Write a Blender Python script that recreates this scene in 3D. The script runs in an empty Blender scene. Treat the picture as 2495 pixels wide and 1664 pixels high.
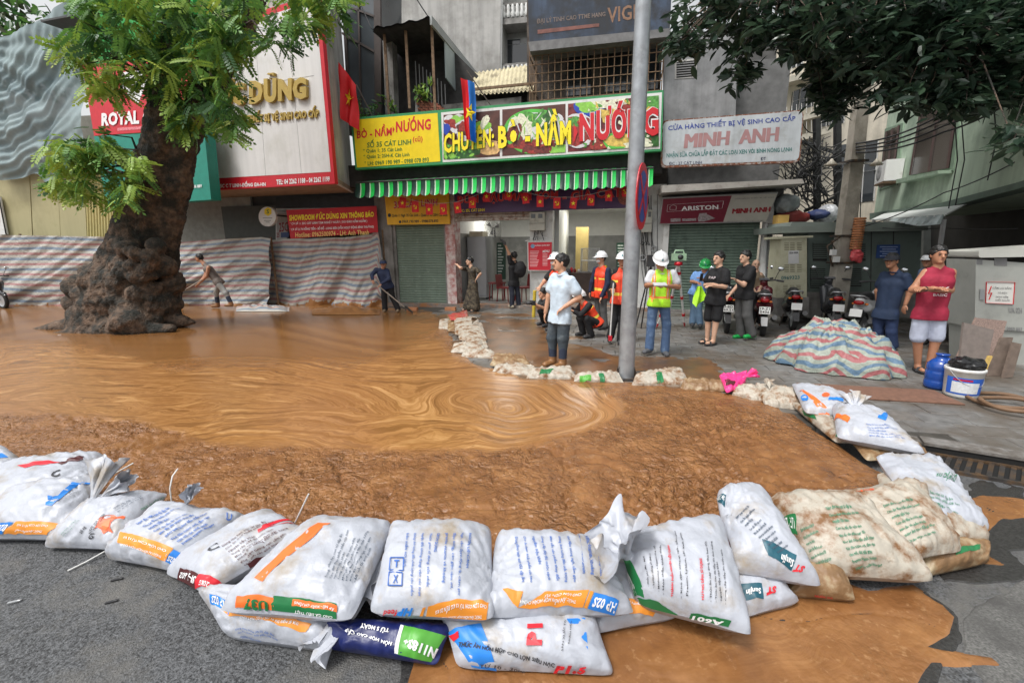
import bpy, bmesh, math, random
import numpy as np
from mathutils import Vector, Matrix
random.seed(7); RNG=np.random.default_rng(7)
scene=bpy.context.scene; COL=scene.collection
# ---------------------------------------------------------------- camera
F=1073.;CX=1247.5;CY=832.;H=1.75;TH=math.radians(11.84);RO=math.radians(0.5)
FWD=np.array([0,math.cos(TH),-math.sin(TH)]);_u=np.array([0,math.sin(TH),math.cos(TH)]);_r=np.array([1.,0,0])
RT=_r*math.cos(RO)-_u*math.sin(RO); UP=_u*math.cos(RO)+_r*math.sin(RO); EYE=np.array([0,0,H])
cd=bpy.data.cameras.new('camera'); cam=bpy.data.objects.new('camera',cd); COL.objects.link(cam)
cd.sensor_width=36; cd.lens=36*F/2495; cd.clip_start=.05; cd.clip_end=500
cam.matrix_world=Matrix(((RT[0],UP[0],-FWD[0],0),(RT[1],UP[1],-FWD[1],0),(RT[2],UP[2],-FWD[2],H),(0,0,0,1)))
scene.camera=cam
# ---------------------------------------------------------------- light (overcast)
SUN_EL,SUN_AZ=math.radians(60),math.radians(228)
w=bpy.data.worlds.new('World'); scene.world=w; w.use_nodes=True; nt=w.node_tree
bg=nt.nodes['Background']; sky=nt.nodes.new('ShaderNodeTexSky'); sky.sky_type='NISHITA'; sky.sun_disc=False
sky.sun_elevation=SUN_EL; sky.sun_rotation=SUN_AZ; sky.dust_density=4; sky.air_density=1.5
hs=nt.nodes.new('ShaderNodeHueSaturation'); hs.inputs['Saturation'].default_value=.12
nt.links.new(sky.outputs[0],hs.inputs['Color']); nt.links.new(hs.outputs[0],bg.inputs[0]); bg.inputs[1].default_value=.135
sl=bpy.data.lights.new('sun','SUN'); sl.energy=1.5; sl.angle=math.radians(13); sl.color=(1,.97,.93)
so=bpy.data.objects.new('sun',sl); COL.objects.link(so)
_d=Vector((math.sin(SUN_AZ)*math.cos(SUN_EL),math.cos(SUN_AZ)*math.cos(SUN_EL),math.sin(SUN_EL)))
so.rotation_euler=_d.to_track_quat('Z','Y').to_euler(); so.location=_d*40
vs=scene.view_settings; vs.view_transform='Standard'; vs.look='None'; vs.exposure=.56; vs.gamma=1; vs.use_curve_mapping=False
scene.cycles.max_bounces=6; scene.cycles.use_denoising=True
# ---------------------------------------------------------------- pixels (of the 2495x1664 photograph) to places
def ray(x,y): return FWD+RT*((x-CX)/F)+UP*((CY-y)/F)
def G(x,y,z=0.):
    d=ray(x,y); return EYE+d*((z-H)/d[2])
def AtY(x,y,Y):
    d=ray(x,y); return EYE+d*(Y/d[1])
def PL(x,y,p,n):
    d=ray(x,y); return EYE+d*(np.dot(np.array(p)-EYE,n)/np.dot(d,n))
def proj(P):
    v=np.asarray(P,float)-EYE; c=v@FWD; return CX+F*(v@RT)/c, CY-F*(v@UP)/c
FE=np.array([math.cos(math.radians(13.2)),-math.sin(math.radians(13.2)),0]); FN=np.array([FE[1],-FE[0],0]); FO=np.array([0,13.3,0])
def fp(x,y,off=0.):   # pixel -> (s,z) on the facade plane pushed out by off
    p=PL(x,y,FO+FN*off,FN); return float((p-FO)@FE),float(p[2])
def fw(s,z,off=0.): return FO+FE*s+FN*off+np.array([0,0,z])
# ---------------------------------------------------------------- materials
def C(r,g,b):
    f=lambda c:(c/12.92 if c<=.04045 else ((c+.055)/1.055)**2.4)
    return (f(r/255),f(g/255),f(b/255))
MATS={}
def mat(name,col,rough=.6,var=.15,scale=6.,bump=0.,bscale=None,metal=0.,dirt=None,damt=.5,dscale=3.,spec=.5,alpha=1.,trans=0.,emit=0.,sub=0.,streak=0.,thin=0.,crumple=0.):
    """principled surface: base colour broken up by noise, optional second colour in patches, optional relief"""
    if name in MATS: return MATS[name]
    m=bpy.data.materials.new(name); m.use_nodes=True; t=m.node_tree; N=t.nodes; L=t.links; b=N['Principled BSDF']
    col=tuple(col)[:3]
    tc=N.new('ShaderNodeTexCoord'); geo=N.new('ShaderNodeNewGeometry')
    n1=N.new('ShaderNodeTexNoise'); n1.inputs['Scale'].default_value=scale; n1.inputs['Detail'].default_value=5; L.new(geo.outputs['Position'],n1.inputs['Vector'])
    r=N.new('ShaderNodeValToRGB'); r.color_ramp.elements[0].position=.3; r.color_ramp.elements[1].position=.7
    r.color_ramp.elements[0].color=tuple(c*(1-var) for c in col)+(1,); r.color_ramp.elements[1].color=tuple(min(1,c*(1+var)) for c in col)+(1,)
    L.new(n1.outputs['Fac'],r.inputs[0]); out=r.outputs[0]
    if dirt is not None:
        n2=N.new('ShaderNodeTexNoise'); n2.inputs['Scale'].default_value=dscale; n2.inputs['Detail'].default_value=7; n2.inputs['Roughness'].default_value=.65
        L.new(geo.outputs['Position'],n2.inputs['Vector'])
        q=N.new('ShaderNodeValToRGB'); q.color_ramp.elements[0].position=.62-.35*damt; q.color_ramp.elements[1].position=.78-.35*damt+.02
        L.new(n2.outputs['Fac'],q.inputs[0])
        mx=N.new('ShaderNodeMix'); mx.data_type='RGBA'; L.new(q.outputs[0],mx.inputs[0]); L.new(out,mx.inputs[6]); mx.inputs[7].default_value=tuple(dirt)[:3]+(1,); out=mx.outputs[2]
    if streak>0:   # grime that has run down the face
        mp=N.new('ShaderNodeMapping'); mp.inputs['Scale'].default_value=(5,5,.35); L.new(geo.outputs['Position'],mp.inputs[0]); n4=N.new('ShaderNodeTexNoise'); n4.inputs['Scale'].default_value=1.; n4.inputs['Detail'].default_value=7; n4.inputs['Roughness'].default_value=.6; L.new(mp.outputs[0],n4.inputs['Vector'])
        q4_=N.new('ShaderNodeValToRGB'); q4_.color_ramp.elements[0].position=.42; q4_.color_ramp.elements[1].position=.68; L.new(n4.outputs['Fac'],q4_.inputs[0]); ml=N.new('ShaderNodeMath'); ml.operation='MULTIPLY'; ml.inputs[1].default_value=streak; L.new(q4_.outputs[0],ml.inputs[0])
        m4=N.new('ShaderNodeMix'); m4.data_type='RGBA'; L.new(ml.outputs[0],m4.inputs[0]); L.new(out,m4.inputs[6]); m4.inputs[7].default_value=tuple(c*.38 for c in col)+(1,); out=m4.outputs[2]
    L.new(out,b.inputs['Base Color'])
    if thin>0:     # light passing through leaves
        tr_=N.new('ShaderNodeBsdfTranslucent'); L.new(out,tr_.inputs[0]); ms_=N.new('ShaderNodeMixShader'); ms_.inputs[0].default_value=thin; L.new(b.outputs[0],ms_.inputs[1]); L.new(tr_.outputs[0],ms_.inputs[2]); L.new(ms_.outputs[0],N['Material Output'].inputs[0])
    b.inputs['Roughness'].default_value=rough; b.inputs['Metallic'].default_value=metal; b.inputs['Specular IOR Level'].default_value=spec
    if alpha<1: b.inputs['Alpha'].default_value=alpha
    if trans>0: b.inputs['Transmission Weight'].default_value=trans
    if sub>0: b.inputs['Subsurface Weight'].default_value=sub; b.inputs['Subsurface Scale'].default_value=.02
    if emit>0: b.inputs['Emission Color'].default_value=col+(1,); b.inputs['Emission Strength'].default_value=emit
    if bump>0:
        n3=N.new('ShaderNodeTexNoise'); n3.inputs['Scale'].default_value=bscale or scale*6; n3.inputs['Detail'].default_value=6; L.new(geo.outputs['Position'],n3.inputs['Vector'])
        bp=N.new('ShaderNodeBump'); bp.inputs['Strength'].default_value=1; bp.inputs['Distance'].default_value=bump; L.new(n3.outputs['Fac'],bp.inputs['Height']); L.new(bp.outputs[0],b.inputs['Normal'])
        if crumple>0:
            n5=N.new('ShaderNodeTexNoise'); n5.noise_type='RIDGED_MULTIFRACTAL'; n5.inputs['Scale'].default_value=6.5; n5.inputs['Detail'].default_value=3; n5.inputs['Distortion'].default_value=.6; L.new(geo.outputs['Position'],n5.inputs['Vector'])
            b5=N.new('ShaderNodeBump'); b5.inputs['Strength'].default_value=.8; b5.inputs['Distance'].default_value=crumple; L.new(n5.outputs['Fac'],b5.inputs['Height']); L.new(b5.outputs[0],bp.inputs['Normal'])
    MATS[name]=m; return m
# ---------------------------------------------------------------- objects
ORG={}
def setp(o,label=None,cat=None,group=None,kind=None):
    if label: o['label']=label
    if cat: o['category']=cat
    if group: o['group']=group
    if kind: o['kind']=kind
    return o
def thing(name,label,cat,loc,group=None):
    o=bpy.data.objects.new(name,None); o.empty_display_size=.1; COL.objects.link(o); o.location=[float(v) for v in loc]
    ORG[o]=np.array(loc,float); return setp(o,label,cat,group)
def link(name,me,parent=None,org=None):
    o=bpy.data.objects.new(name,me); COL.objects.link(o)
    if parent is not None:
        o.parent=parent; ORG[o]=ORG[parent] if org is None else org
    else: ORG[o]=np.zeros(3) if org is None else np.array(org,float)
    return o
class MB:
    """collects faces in world metres; build() links them as one mesh object"""
    def __init__(s): s.v=[];s.f=[];s.m=[];s.n=0;s.sm=[];s.uv=None
    def add(s,V,Fc,mi=0,smooth=False):
        V=np.asarray(V,float).reshape(-1,3); k=s.n; s.v.append(V); s.n+=len(V)
        for f in Fc: s.f.append([int(i)+k for i in f])
        s.m+= [mi]*len(Fc) if np.isscalar(mi) else list(mi); s.sm+=[smooth]*len(Fc); return s
    def box(s,c,h,ax=None,mi=0):
        c=np.asarray(c,float); ax=np.eye(3) if ax is None else np.asarray(ax,float)
        V=[c+ax[0]*h[0]*i+ax[1]*h[1]*j+ax[2]*h[2]*k for i in(-1,1) for j in(-1,1) for k in(-1,1)]
        return s.add(V,[(0,1,3,2),(4,6,7,5),(0,4,5,1),(2,3,7,6),(0,2,6,4),(1,5,7,3)],mi)
    def fbox(s,s0,s1,z0,z1,o0,o1,mi=0):  # box in facade coordinates
        return s.box(fw((s0+s1)/2,(z0+z1)/2,(o0+o1)/2),(abs(s1-s0)/2,abs(o1-o0)/2,abs(z1-z0)/2),(FE,FN,(0,0,1)),mi)
    def bar(s,a,b,w,h=None,mi=0):
        a=np.asarray(a,float);b=np.asarray(b,float);d=b-a;l=np.linalg.norm(d);d=d/l
        u=np.cross(d,(0,0,1)) if abs(d[2])<.95 else np.cross(d,(1,0,0)); u/=np.linalg.norm(u); v=np.cross(u,d)
        return s.box((a+b)/2,(l/2,w/2,(h or w)/2),(d,u,v),mi)
    def tube(s,P,R,seg=8,cap=True,mi=0,smooth=True):
        P=np.asarray(P,float); n=len(P); R=np.broadcast_to(np.asarray(R,float),(n,)); T=np.gradient(P,axis=0); T/=np.linalg.norm(T,axis=1)[:,None]+1e-9
        u=np.cross(T[0],(0,0,1)) if abs(T[0][2])<.9 else np.cross(T[0],(1,0,0)); V=[];a=np.linspace(0,2*math.pi,seg,endpoint=False)
        for i in range(n):
            u=u-T[i]*(u@T[i]); u/=np.linalg.norm(u)+1e-9; w_=np.cross(T[i],u)
            V.append(P[i]+R[i]*(np.cos(a)[:,None]*u+np.sin(a)[:,None]*w_))
        Fc=[(i*seg+j,i*seg+(j+1)%seg,(i+1)*seg+(j+1)%seg,(i+1)*seg+j) for i in range(n-1) for j in range(seg)]
        s.add(np.concatenate(V),Fc,mi,smooth)
        if cap: s.add(V[0],[tuple(range(seg))[::-1]],mi); s.add(V[-1],[tuple(range(seg))],mi)
        return s
    def lathe(s,prof,c,ax=(0,0,1),seg=24,mi=0,smooth=True,sx=None):
        ax=np.asarray(ax,float)/np.linalg.norm(ax); u=np.cross(ax,(0,0,1)) if abs(ax[2])<.9 else np.array([1.,0,0]); u/=np.linalg.norm(u); v=np.cross(ax,u)
        a=np.linspace(0,2*math.pi,seg,endpoint=False); V=[]
        for r,h in prof: V.append(np.asarray(c)+ax*h+r*(np.cos(a)[:,None]*u+np.sin(a)[:,None]*v))
        n=len(prof); Fc=[(i*seg+j,i*seg+(j+1)%seg,(i+1)*seg+(j+1)%seg,(i+1)*seg+j) for i in range(n-1) for j in range(seg)]
        return s.add(np.concatenate(V),Fc,mi,smooth)
    def grid(s,P,mi=0,smooth=True,closed=False):  # P[i,j,3]
        P=np.asarray(P,float); n,m=P.shape[:2]; i,j=np.meshgrid(np.arange(n-1),np.arange(m-1),indexing='ij'); a=(i*m+j).ravel()
        return s.add(P.reshape(-1,3),np.stack([a,a+1,a+m+1,a+m],1).tolist(),mi,smooth)
    def poly(s,P,mi=0): return s.add(P,[tuple(range(len(P)))],mi)
    def prism(s,P,d,mi=0):  # polygon P extruded by vector d
        P=np.asarray(P,float); n=len(P); s.add(np.concatenate([P,P+np.asarray(d)]),[tuple(range(n))[::-1],tuple(range(n,2*n))]+[(i,(i+1)%n,n+(i+1)%n,n+i) for i in range(n)],mi); return s
    def ell(s,c,r,seg=12,ring=8,mi=0,ax=None):
        ax=np.eye(3) if ax is None else np.asarray(ax,float); th=np.linspace(0,math.pi,ring+1); ph=np.linspace(0,2*math.pi,seg+1); T,Pp=np.meshgrid(th,ph,indexing='ij')
        D=np.stack([np.sin(T)*np.cos(Pp)*r[0],np.sin(T)*np.sin(Pp)*r[1],np.cos(T)*r[2]],-1)@ax+np.asarray(c); return s.grid(D,mi)
    def mesh(s,name,mats,org):
        me=bpy.data.meshes.new(name); V=np.concatenate(s.v)-org; me.from_pydata(V.tolist(),[],s.f)
        mats=mats if isinstance(mats,(list,tuple)) else [mats]
        for m in mats: me.materials.append(m)
        me.polygons.foreach_set('material_index',s.m); me.polygons.foreach_set('use_smooth',s.sm); me.update(); return me
    def build(s,name,mats,parent=None,org=None,kind=None,label=None,cat=None,group=None):
        o_=ORG[parent] if parent is not None else (np.zeros(3) if org is None else np.array(org,float))
        o=link(name,s.mesh(name,mats,o_),parent,o_)
        if parent is None: o.location=[float(v) for v in o_]
        return setp(o,label,cat,group,kind)
# ---------------------------------------------------------------- noise
def _h(ix,iy,iz,s):
    n=(ix*73856093)^(iy*19349663)^(iz*83492791)^(s*2654435761&0x7fffffff); n=(n^(n>>13))*1274126177; n=n&0x7fffffff; n=(n^(n>>16)); return (n&0xffff)/65535.
def vnoise(P,s=0):
    P=np.asarray(P,float); i=np.floor(P).astype(np.int64); f=P-i; f=f*f*(3-2*f); r=0
    for a in(0,1):
        for b in(0,1):
            for c in(0,1):
                wt=(f[...,0] if a else 1-f[...,0])*(f[...,1] if b else 1-f[...,1])*(f[...,2] if c else 1-f[...,2])
                r=r+wt*_h(i[...,0]+a,i[...,1]+b,i[...,2]+c,s)
    return r*2-1
def fbm(P,o=4,s=0,g=.5):
    r=0;a=1;t=0;P=np.asarray(P,float)
    for k in range(o): r=r+a*vnoise(P*2**k+k*17.3,s+k); t+=a; a*=g
    return r/t
def worley(P,s=0):  # 2d F1 and F2
    i=np.floor(P).astype(np.int64); z=np.zeros_like(i[...,0]); d1=np.full(P.shape[:-1],9.);d2=d1.copy()
    for a in(-1,0,1):
        for b in(-1,0,1):
            cx,cy=i[...,0]+a,i[...,1]+b; px=cx+_h(cx,cy,z,s); py=cy+_h(cx,cy,z+1,s+5); d=np.hypot(P[...,0]-px,P[...,1]-py)
            d2=np.where(d<d1,d1,np.minimum(d2,d)); d1=np.minimum(d,d1)
    return d1,d2
def sstep(a,b,x):
    t=np.clip((x-a)/(b-a),0,1); return t*t*(3-2*t)
# ---------------------------------------------------------------- lettering
_TX={}
def text2d(t,bold=.0,shear=0.,res=2):
    """flat outline of a text, scaled to the unit square (x 0..1, y 0..1)"""
    k=(t,bold,shear,res)
    if k in _TX: return _TX[k]
    cu=bpy.data.curves.new('t','FONT'); cu.body=t; cu.offset=bold; cu.shear=shear; cu.resolution_u=res; cu.space_character=1.0+bold*1.6; cu.fill_mode='BOTH' if False else 'FRONT'
    ob=bpy.data.objects.new('t',cu); COL.objects.link(ob); dg=bpy.context.evaluated_depsgraph_get(); me=ob.evaluated_get(dg).to_mesh()
    V=np.zeros(len(me.vertices)*3); me.vertices.foreach_get('co',V); V=V.reshape(-1,3)[:,:2]; Fc=[tuple(p.vertices) for p in me.polygons]
    ob.evaluated_get(dg).to_mesh_clear(); bpy.data.objects.remove(ob); bpy.data.curves.remove(cu)
    lo,hi=V.min(0),V.max(0); asp=(hi[0]-lo[0])/(hi[1]-lo[1]); V=(V-lo)/(hi-lo); _TX[k]=(V,Fc,asp); return _TX[k]
# ================================================================ ground, pavement, mud
def in_poly(x,y,poly):
    x=np.asarray(x);y=np.asarray(y);r=np.zeros(x.shape,bool);n=len(poly)
    for i in range(n):
        x0,y0=poly[i];x1,y1=poly[(i+1)%n]
        if y0==y1: continue
        c=((y0>y)!=(y1>y))&(x<(x1-x0)*(y-y0)/(y1-y0)+x0); r^=c
    return r
def poly_dist(x,y,poly):  # signed: + inside
    d=np.full(np.shape(x),1e9); n=len(poly)
    for i in range(n):
        a=np.array(poly[i],float);b=np.array(poly[(i+1)%n],float); ab=b-a
        t=np.clip(((x-a[0])*ab[0]+(y-a[1])*ab[1])/(ab@ab+1e-9),0,1); d=np.minimum(d,np.hypot(x-a[0]-t*ab[0],y-a[1]-t*ab[1]))
    return np.where(in_poly(x,y,poly),d,-d)
ROADZ=-.10
M_asph=mat('asphalt',(.082,.085,.089),.7,.85,85,bump=.012,bscale=110,dirt=(.135,.13,.12),damt=.42,dscale=2.2)
MB().add([(-150,-120,ROADZ),(150,-120,ROADZ),(150,160,ROADZ),(-150,160,ROADZ)],[(0,1,2,3)]).build('road',M_asph,kind='structure')
K0=np.array([3.72,3.72,0]); KD=np.array([.866,-.5,0]); KN=np.array([-.5,-.866,0])   # kerb edge, its run and its outward side
M_pave=mat('pavement_stone',(.16,.158,.152),.5,.3,9,bump=.004,bscale=60,dirt=(.10,.082,.064),damt=.55,dscale=1.1)
M_joint=mat('joint_dirt',(.05,.045,.038),.8,.3,10)
a=K0-KD*30; b=K0+KD*30
MB().prism([a+(0,0,ROADZ+.004),b+(0,0,ROADZ+.004),b+(30,60,ROADZ+.004),a+(-30,45,ROADZ+.004)],(0,0,-ROADZ-.018)).build('pavement',M_joint,kind='structure')
PAVE=bpy.data.objects['pavement']
MUD_PX=[(-900,742),(-300,742),(0,744),(400,744),(700,748),(880,750),(940,757),(1000,765),(1062,770),(1090,800),(1100,850),(1180,900),(1300,925),(1500,928),(1700,948),(1850,975),(1930,1012),(2060,1105),(2160,1165),(2150,1240),(1950,1300),(1750,1400),(1500,1450),(1000,1420),(600,1370),(300,1290),(0,1205),(-500,1100),(-1100,960)]
# paving slabs, each with its own edges
ML=[M_pave,mat('pavement_stone_brown',(.15,.14,.128),.5,.3,9,bump=.004,bscale=60,dirt=(.095,.075,.056),damt=.55,dscale=1.1),mat('pavement_stone_pale',(.17,.168,.162),.55,.25,9,bump=.004,bscale=60,dirt=(.105,.086,.068),damt=.52,dscale=1.1)]
def slab_mesh(w,d,m):
    mb=MB(); b=.006; P=[]
    for z,k in((-.03,0),(-b,0),(0,b)): P.append([(x*(w/2-k),y*(d/2-k),z) for x,y in((-1,-1),(1,-1),(1,1),(-1,1))])
    V=np.array(P).reshape(-1,3); Fc=[(8,9,10,11)]+[(4*r+i,4*r+(i+1)%4,4*r+4+(i+1)%4,4*r+4+i) for r in(0,1) for i in range(4)]
    return mb.add(V,Fc).mesh('paving_slab',m,np.zeros(3))
SW,SD=.44,.30; SM=[slab_mesh(SW-.007,SD-.007,m) for m in ML]; slabs=[]
for i in range(-4,24):
    for j in range(-1,36):
        s=(i+.5*(j%2))*SW; c=FO+FE*s+FN*(j*SD+.25)
        if (c-K0)@KN>-.17: continue
        px,py=proj(c)
        if not(-60<px<2560 and 600<py<1720): continue
        if poly_dist(np.array(px),np.array(py),MUD_PX)>25: continue
        if c@FE>12.5: continue
        slabs.append((float(np.hypot(c[0],c[1])),c))
slabs.sort(key=lambda t:t[0]); rest=MB()
for k,(d,c) in enumerate(slabs):
    mi=int(RNG.choice(3,p=[.6,.22,.18])); dz=RNG.normal(0,.0018); tl=RNG.normal(0,.006,2)
    if k<290:
        o=link('paving_slab',SM[mi],PAVE); o.location=(c[0],c[1],dz); o.rotation_euler=(tl[0],tl[1],math.radians(-13.2))
    else: rest.box(c+(0,0,dz-.015),((SW-.012)/2,(SD-.012)/2,.015),(FE,FN,(0,0,1)),mi)
if rest.n: rest.build('paving_slab',ML,PAVE,kind='stuff')
# kerb stones and storm drain
M_kerb=mat('kerb_granite',(.2,.19,.18),.7,.3,20,bump=.004,dirt=(.09,.075,.06),damt=.5)
for i in range(-1,5):
    if i in (0,): continue
    c=K0+KD*(i*.8+.4)-KN*.075; MB().box(c+(0,0,-.052),(.395,.08,.05),(KD,KN,(0,0,1))).build('kerb_stone',M_kerb,PAVE)
M_iron=mat('cast_iron',(.05,.045,.042),.55,.4,20,bump=.002,dirt=(.13,.075,.035),damt=.45,dscale=8,metal=.3)
dr=thing('storm_drain','black slotted cast iron drain grate along the kerb beside the muddy white sacks','drain',K0+KD*.5+KN*.2+(0,0,ROADZ))
M_void=mat('drain_void',(.008,.008,.008),.9)
MB().box(K0+KD*.45-KN*.07+(0,0,-.055),(.42,.075,.04),(KD,KN,(0,0,1))).build('inlet_opening',M_void,dr)
MB().box(K0+KD*.45-KN*.075+(0,0,-.006),(.44,.09,.012),(KD,KN,(0,0,1))).build('inlet_lid',M_kerb,dr)
MB().box(K0+KD*.75+KN*.19+(0,0,ROADZ+.006),(.78,.17,.004),(KD,KN,(0,0,1))).build('drain_pit',M_void,dr)
fr=MB()
for sgn in(-1,1): fr.box(K0+KD*.75+KN*(.19+sgn*.17)+(0,0,ROADZ+.012),(.79,.016,.016),(KD,KN,(0,0,1)))
fr.build('grate_frame',M_iron,dr)
for i in range(24): MB().box(K0+KD*(i*.066)+KN*.19+(0,0,ROADZ+.016),(.016,.158,.010),(KD*.94+KN*.34,KN*.94-KD*.34,(0,0,1))).build('grate_bar',M_iron,dr)
# ---- mud
def mud_material():
    m=bpy.data.materials.new('liquid_mud'); m.use_nodes=True; t=m.node_tree; N=t.nodes; L=t.links; b=N['Principled BSDF']
    def at(n): x=N.new('ShaderNodeAttribute'); x.attribute_name=n; return x
    def noise(vec,sc,det=4,dim='3D',rough=.55):
        x=N.new('ShaderNodeTexNoise'); x.noise_dimensions=dim; x.inputs['Scale'].default_value=sc; x.inputs['Detail'].default_value=det; x.inputs['Roughness'].default_value=rough
        if vec is not None: L.new(vec,x.inputs['W' if dim=='1D' else 'Vector'])
        return x.outputs['Fac']
    def ramp(f,st):
        x=N.new('ShaderNodeValToRGB'); e=x.color_ramp.elements
        while len(e)<len(st): e.new(.5)
        for k,(p,c) in enumerate(st): e[k].position=p; e[k].color=tuple(c)+(1,)
        L.new(f,x.inputs[0]); return x.outputs[0]
    def mix(f,a,b_):
        x=N.new('ShaderNodeMix'); x.data_type='RGBA'; L.new(f,x.inputs[0]); L.new(a,x.inputs[6]); L.new(b_,x.inputs[7]); return x.outputs[2]
    def mth(op,a,b_=None,v=None):
        x=N.new('ShaderNodeMath'); x.operation=op; L.new(a,x.inputs[0])
        if b_ is not None: L.new(b_,x.inputs[1])
        elif v is not None: x.inputs[1].default_value=v
        return x.outputs[0]
    geo=N.new('ShaderNodeNewGeometry'); pos=geo.outputs['Position']
    sw=at('swirl').outputs['Fac']; za=at('zone'); zs=N.new('ShaderNodeSeparateColor'); L.new(za.outputs['Color'],zs.inputs[0]); zS,zL,zB=zs.outputs
    wob=mth('MULTIPLY',noise(pos,.9,4),v=.08); s2=mth('ADD',sw,wob)
    al=at('along').outputs['Fac']; cv=N.new('ShaderNodeCombineXYZ'); L.new(mth('MULTIPLY',s2,v=13.),cv.inputs[0]); L.new(mth('MULTIPLY',al,v=1.6),cv.inputs[1]); streak=noise(cv.outputs[0],1.,5,'3D',.58); cv2=N.new('ShaderNodeCombineXYZ'); L.new(mth('MULTIPLY',s2,v=60.),cv2.inputs[0]); L.new(mth('MULTIPLY',al,v=5.),cv2.inputs[1]); fine=noise(cv2.outputs[0],1.,3)
    cS=ramp(streak,[(.30,C(100,64,33)),(.42,C(128,86,46)),(.48,C(170,123,75)),(.53,C(132,88,46)),(.58,C(160,114,66)),(.66,C(200,154,102)),(.76,C(118,77,39))])
    cF=ramp(fine,[(.3,C(138,94,50)),(.7,C(172,128,80))]); f=N.new('ShaderNodeMix'); f.data_type='RGBA'; f.inputs[0].default_value=.22; L.new(cS,f.inputs[6]); L.new(cF,f.inputs[7]); cS=f.outputs[2]
    un=N.new('ShaderNodeRGB'); un.outputs[0].default_value=C(142,98,57)+(1,); cS=mix(ramp(noise(pos,.75,5),[(.42,(0,0,0)),(.7,(.6,)*3)]),cS,un.outputs[0])
    cL=ramp(noise(pos,5,6),[(.3,C(112,74,43)),(.5,C(130,88,52)),(.7,C(148,104,64))])
    spk=ramp(noise(pos,26,4),[(.60,(0,0,0)),(.70,(1,1,1))]); spc=N.new('ShaderNodeRGB'); spc.outputs[0].default_value=C(178,138,98)+(1,); sm=mth('MULTIPLY',spk,v=.4); cL=mix(sm,cL,spc.outputs[0])
    cB=ramp(noise(s2,9,4,'1D'),[(.3,C(122,83,47)),(.7,C(142,100,58))])
    c=mix(zL,cS,cL); c=mix(zB,c,cB); L.new(c,b.inputs['Base Color'])
    r1=ramp(zB,[(0,(.27,)*3),(1,(.18,)*3)]); L.new(r1,b.inputs['Roughness'])
    b.inputs['Specular IOR Level'].default_value=.45
    h=mth('ADD',mth('MULTIPLY',noise(pos,22,5),v=.8),mth('MULTIPLY',noise(pos,75,4),v=.25)); 
    wn=N.new('ShaderNodeTexNoise'); wn.inputs['Scale'].default_value=4.; wn.inputs['Detail'].default_value=4; L.new(pos,wn.inputs['Vector']); va=N.new('ShaderNodeVectorMath'); va.operation='MULTIPLY_ADD'; L.new(wn.outputs['Color'],va.inputs[0]); va.inputs[1].default_value=(.22,.22,.22); L.new(pos,va.inputs[2])
    for sc_,wt in((15,1.5),(34,.7)):
        vo=N.new('ShaderNodeTexVoronoi'); vo.feature='F1'; vo.inputs['Scale'].default_value=sc_; L.new(va.outputs[0],vo.inputs['Vector']); h=mth('ADD',h,mth('MULTIPLY',vo.outputs['Distance'],v=-wt))
    patch=ramp(noise(pos,1.1,4),[(.38,(.12,)*3),(.62,(1,)*3)]); h=mth('MULTIPLY',h,patch)
    hm=mth('MULTIPLY',mth('MULTIPLY',h,zL),za.outputs['Alpha']); h2=mth('ADD',hm,mth('MULTIPLY',mth('MULTIPLY',streak,zS),v=.10))
    bp=N.new('ShaderNodeBump'); bp.inputs['Distance'].default_value=.026; bp.inputs['Strength'].default_value=.9; L.new(h2,bp.inputs['Height']); L.new(bp.outputs[0],b.inputs['Normal'])
    MATS['liquid_mud']=m; return m
M_mud=mud_material()
SWIRL_PX=[(-900,800),(200,842),(420,905),(560,893),(700,888),(760,880),(860,895),(1000,850),(1060,830),(1120,880),(1300,925),(1450,945),(1525,985),(1500,1020),(1420,1055),(1290,1090),(1150,1100),(950,1095),(700,1088),(520,1075),(430,1050),(330,1025),(150,1010),(-900,960)]
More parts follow.
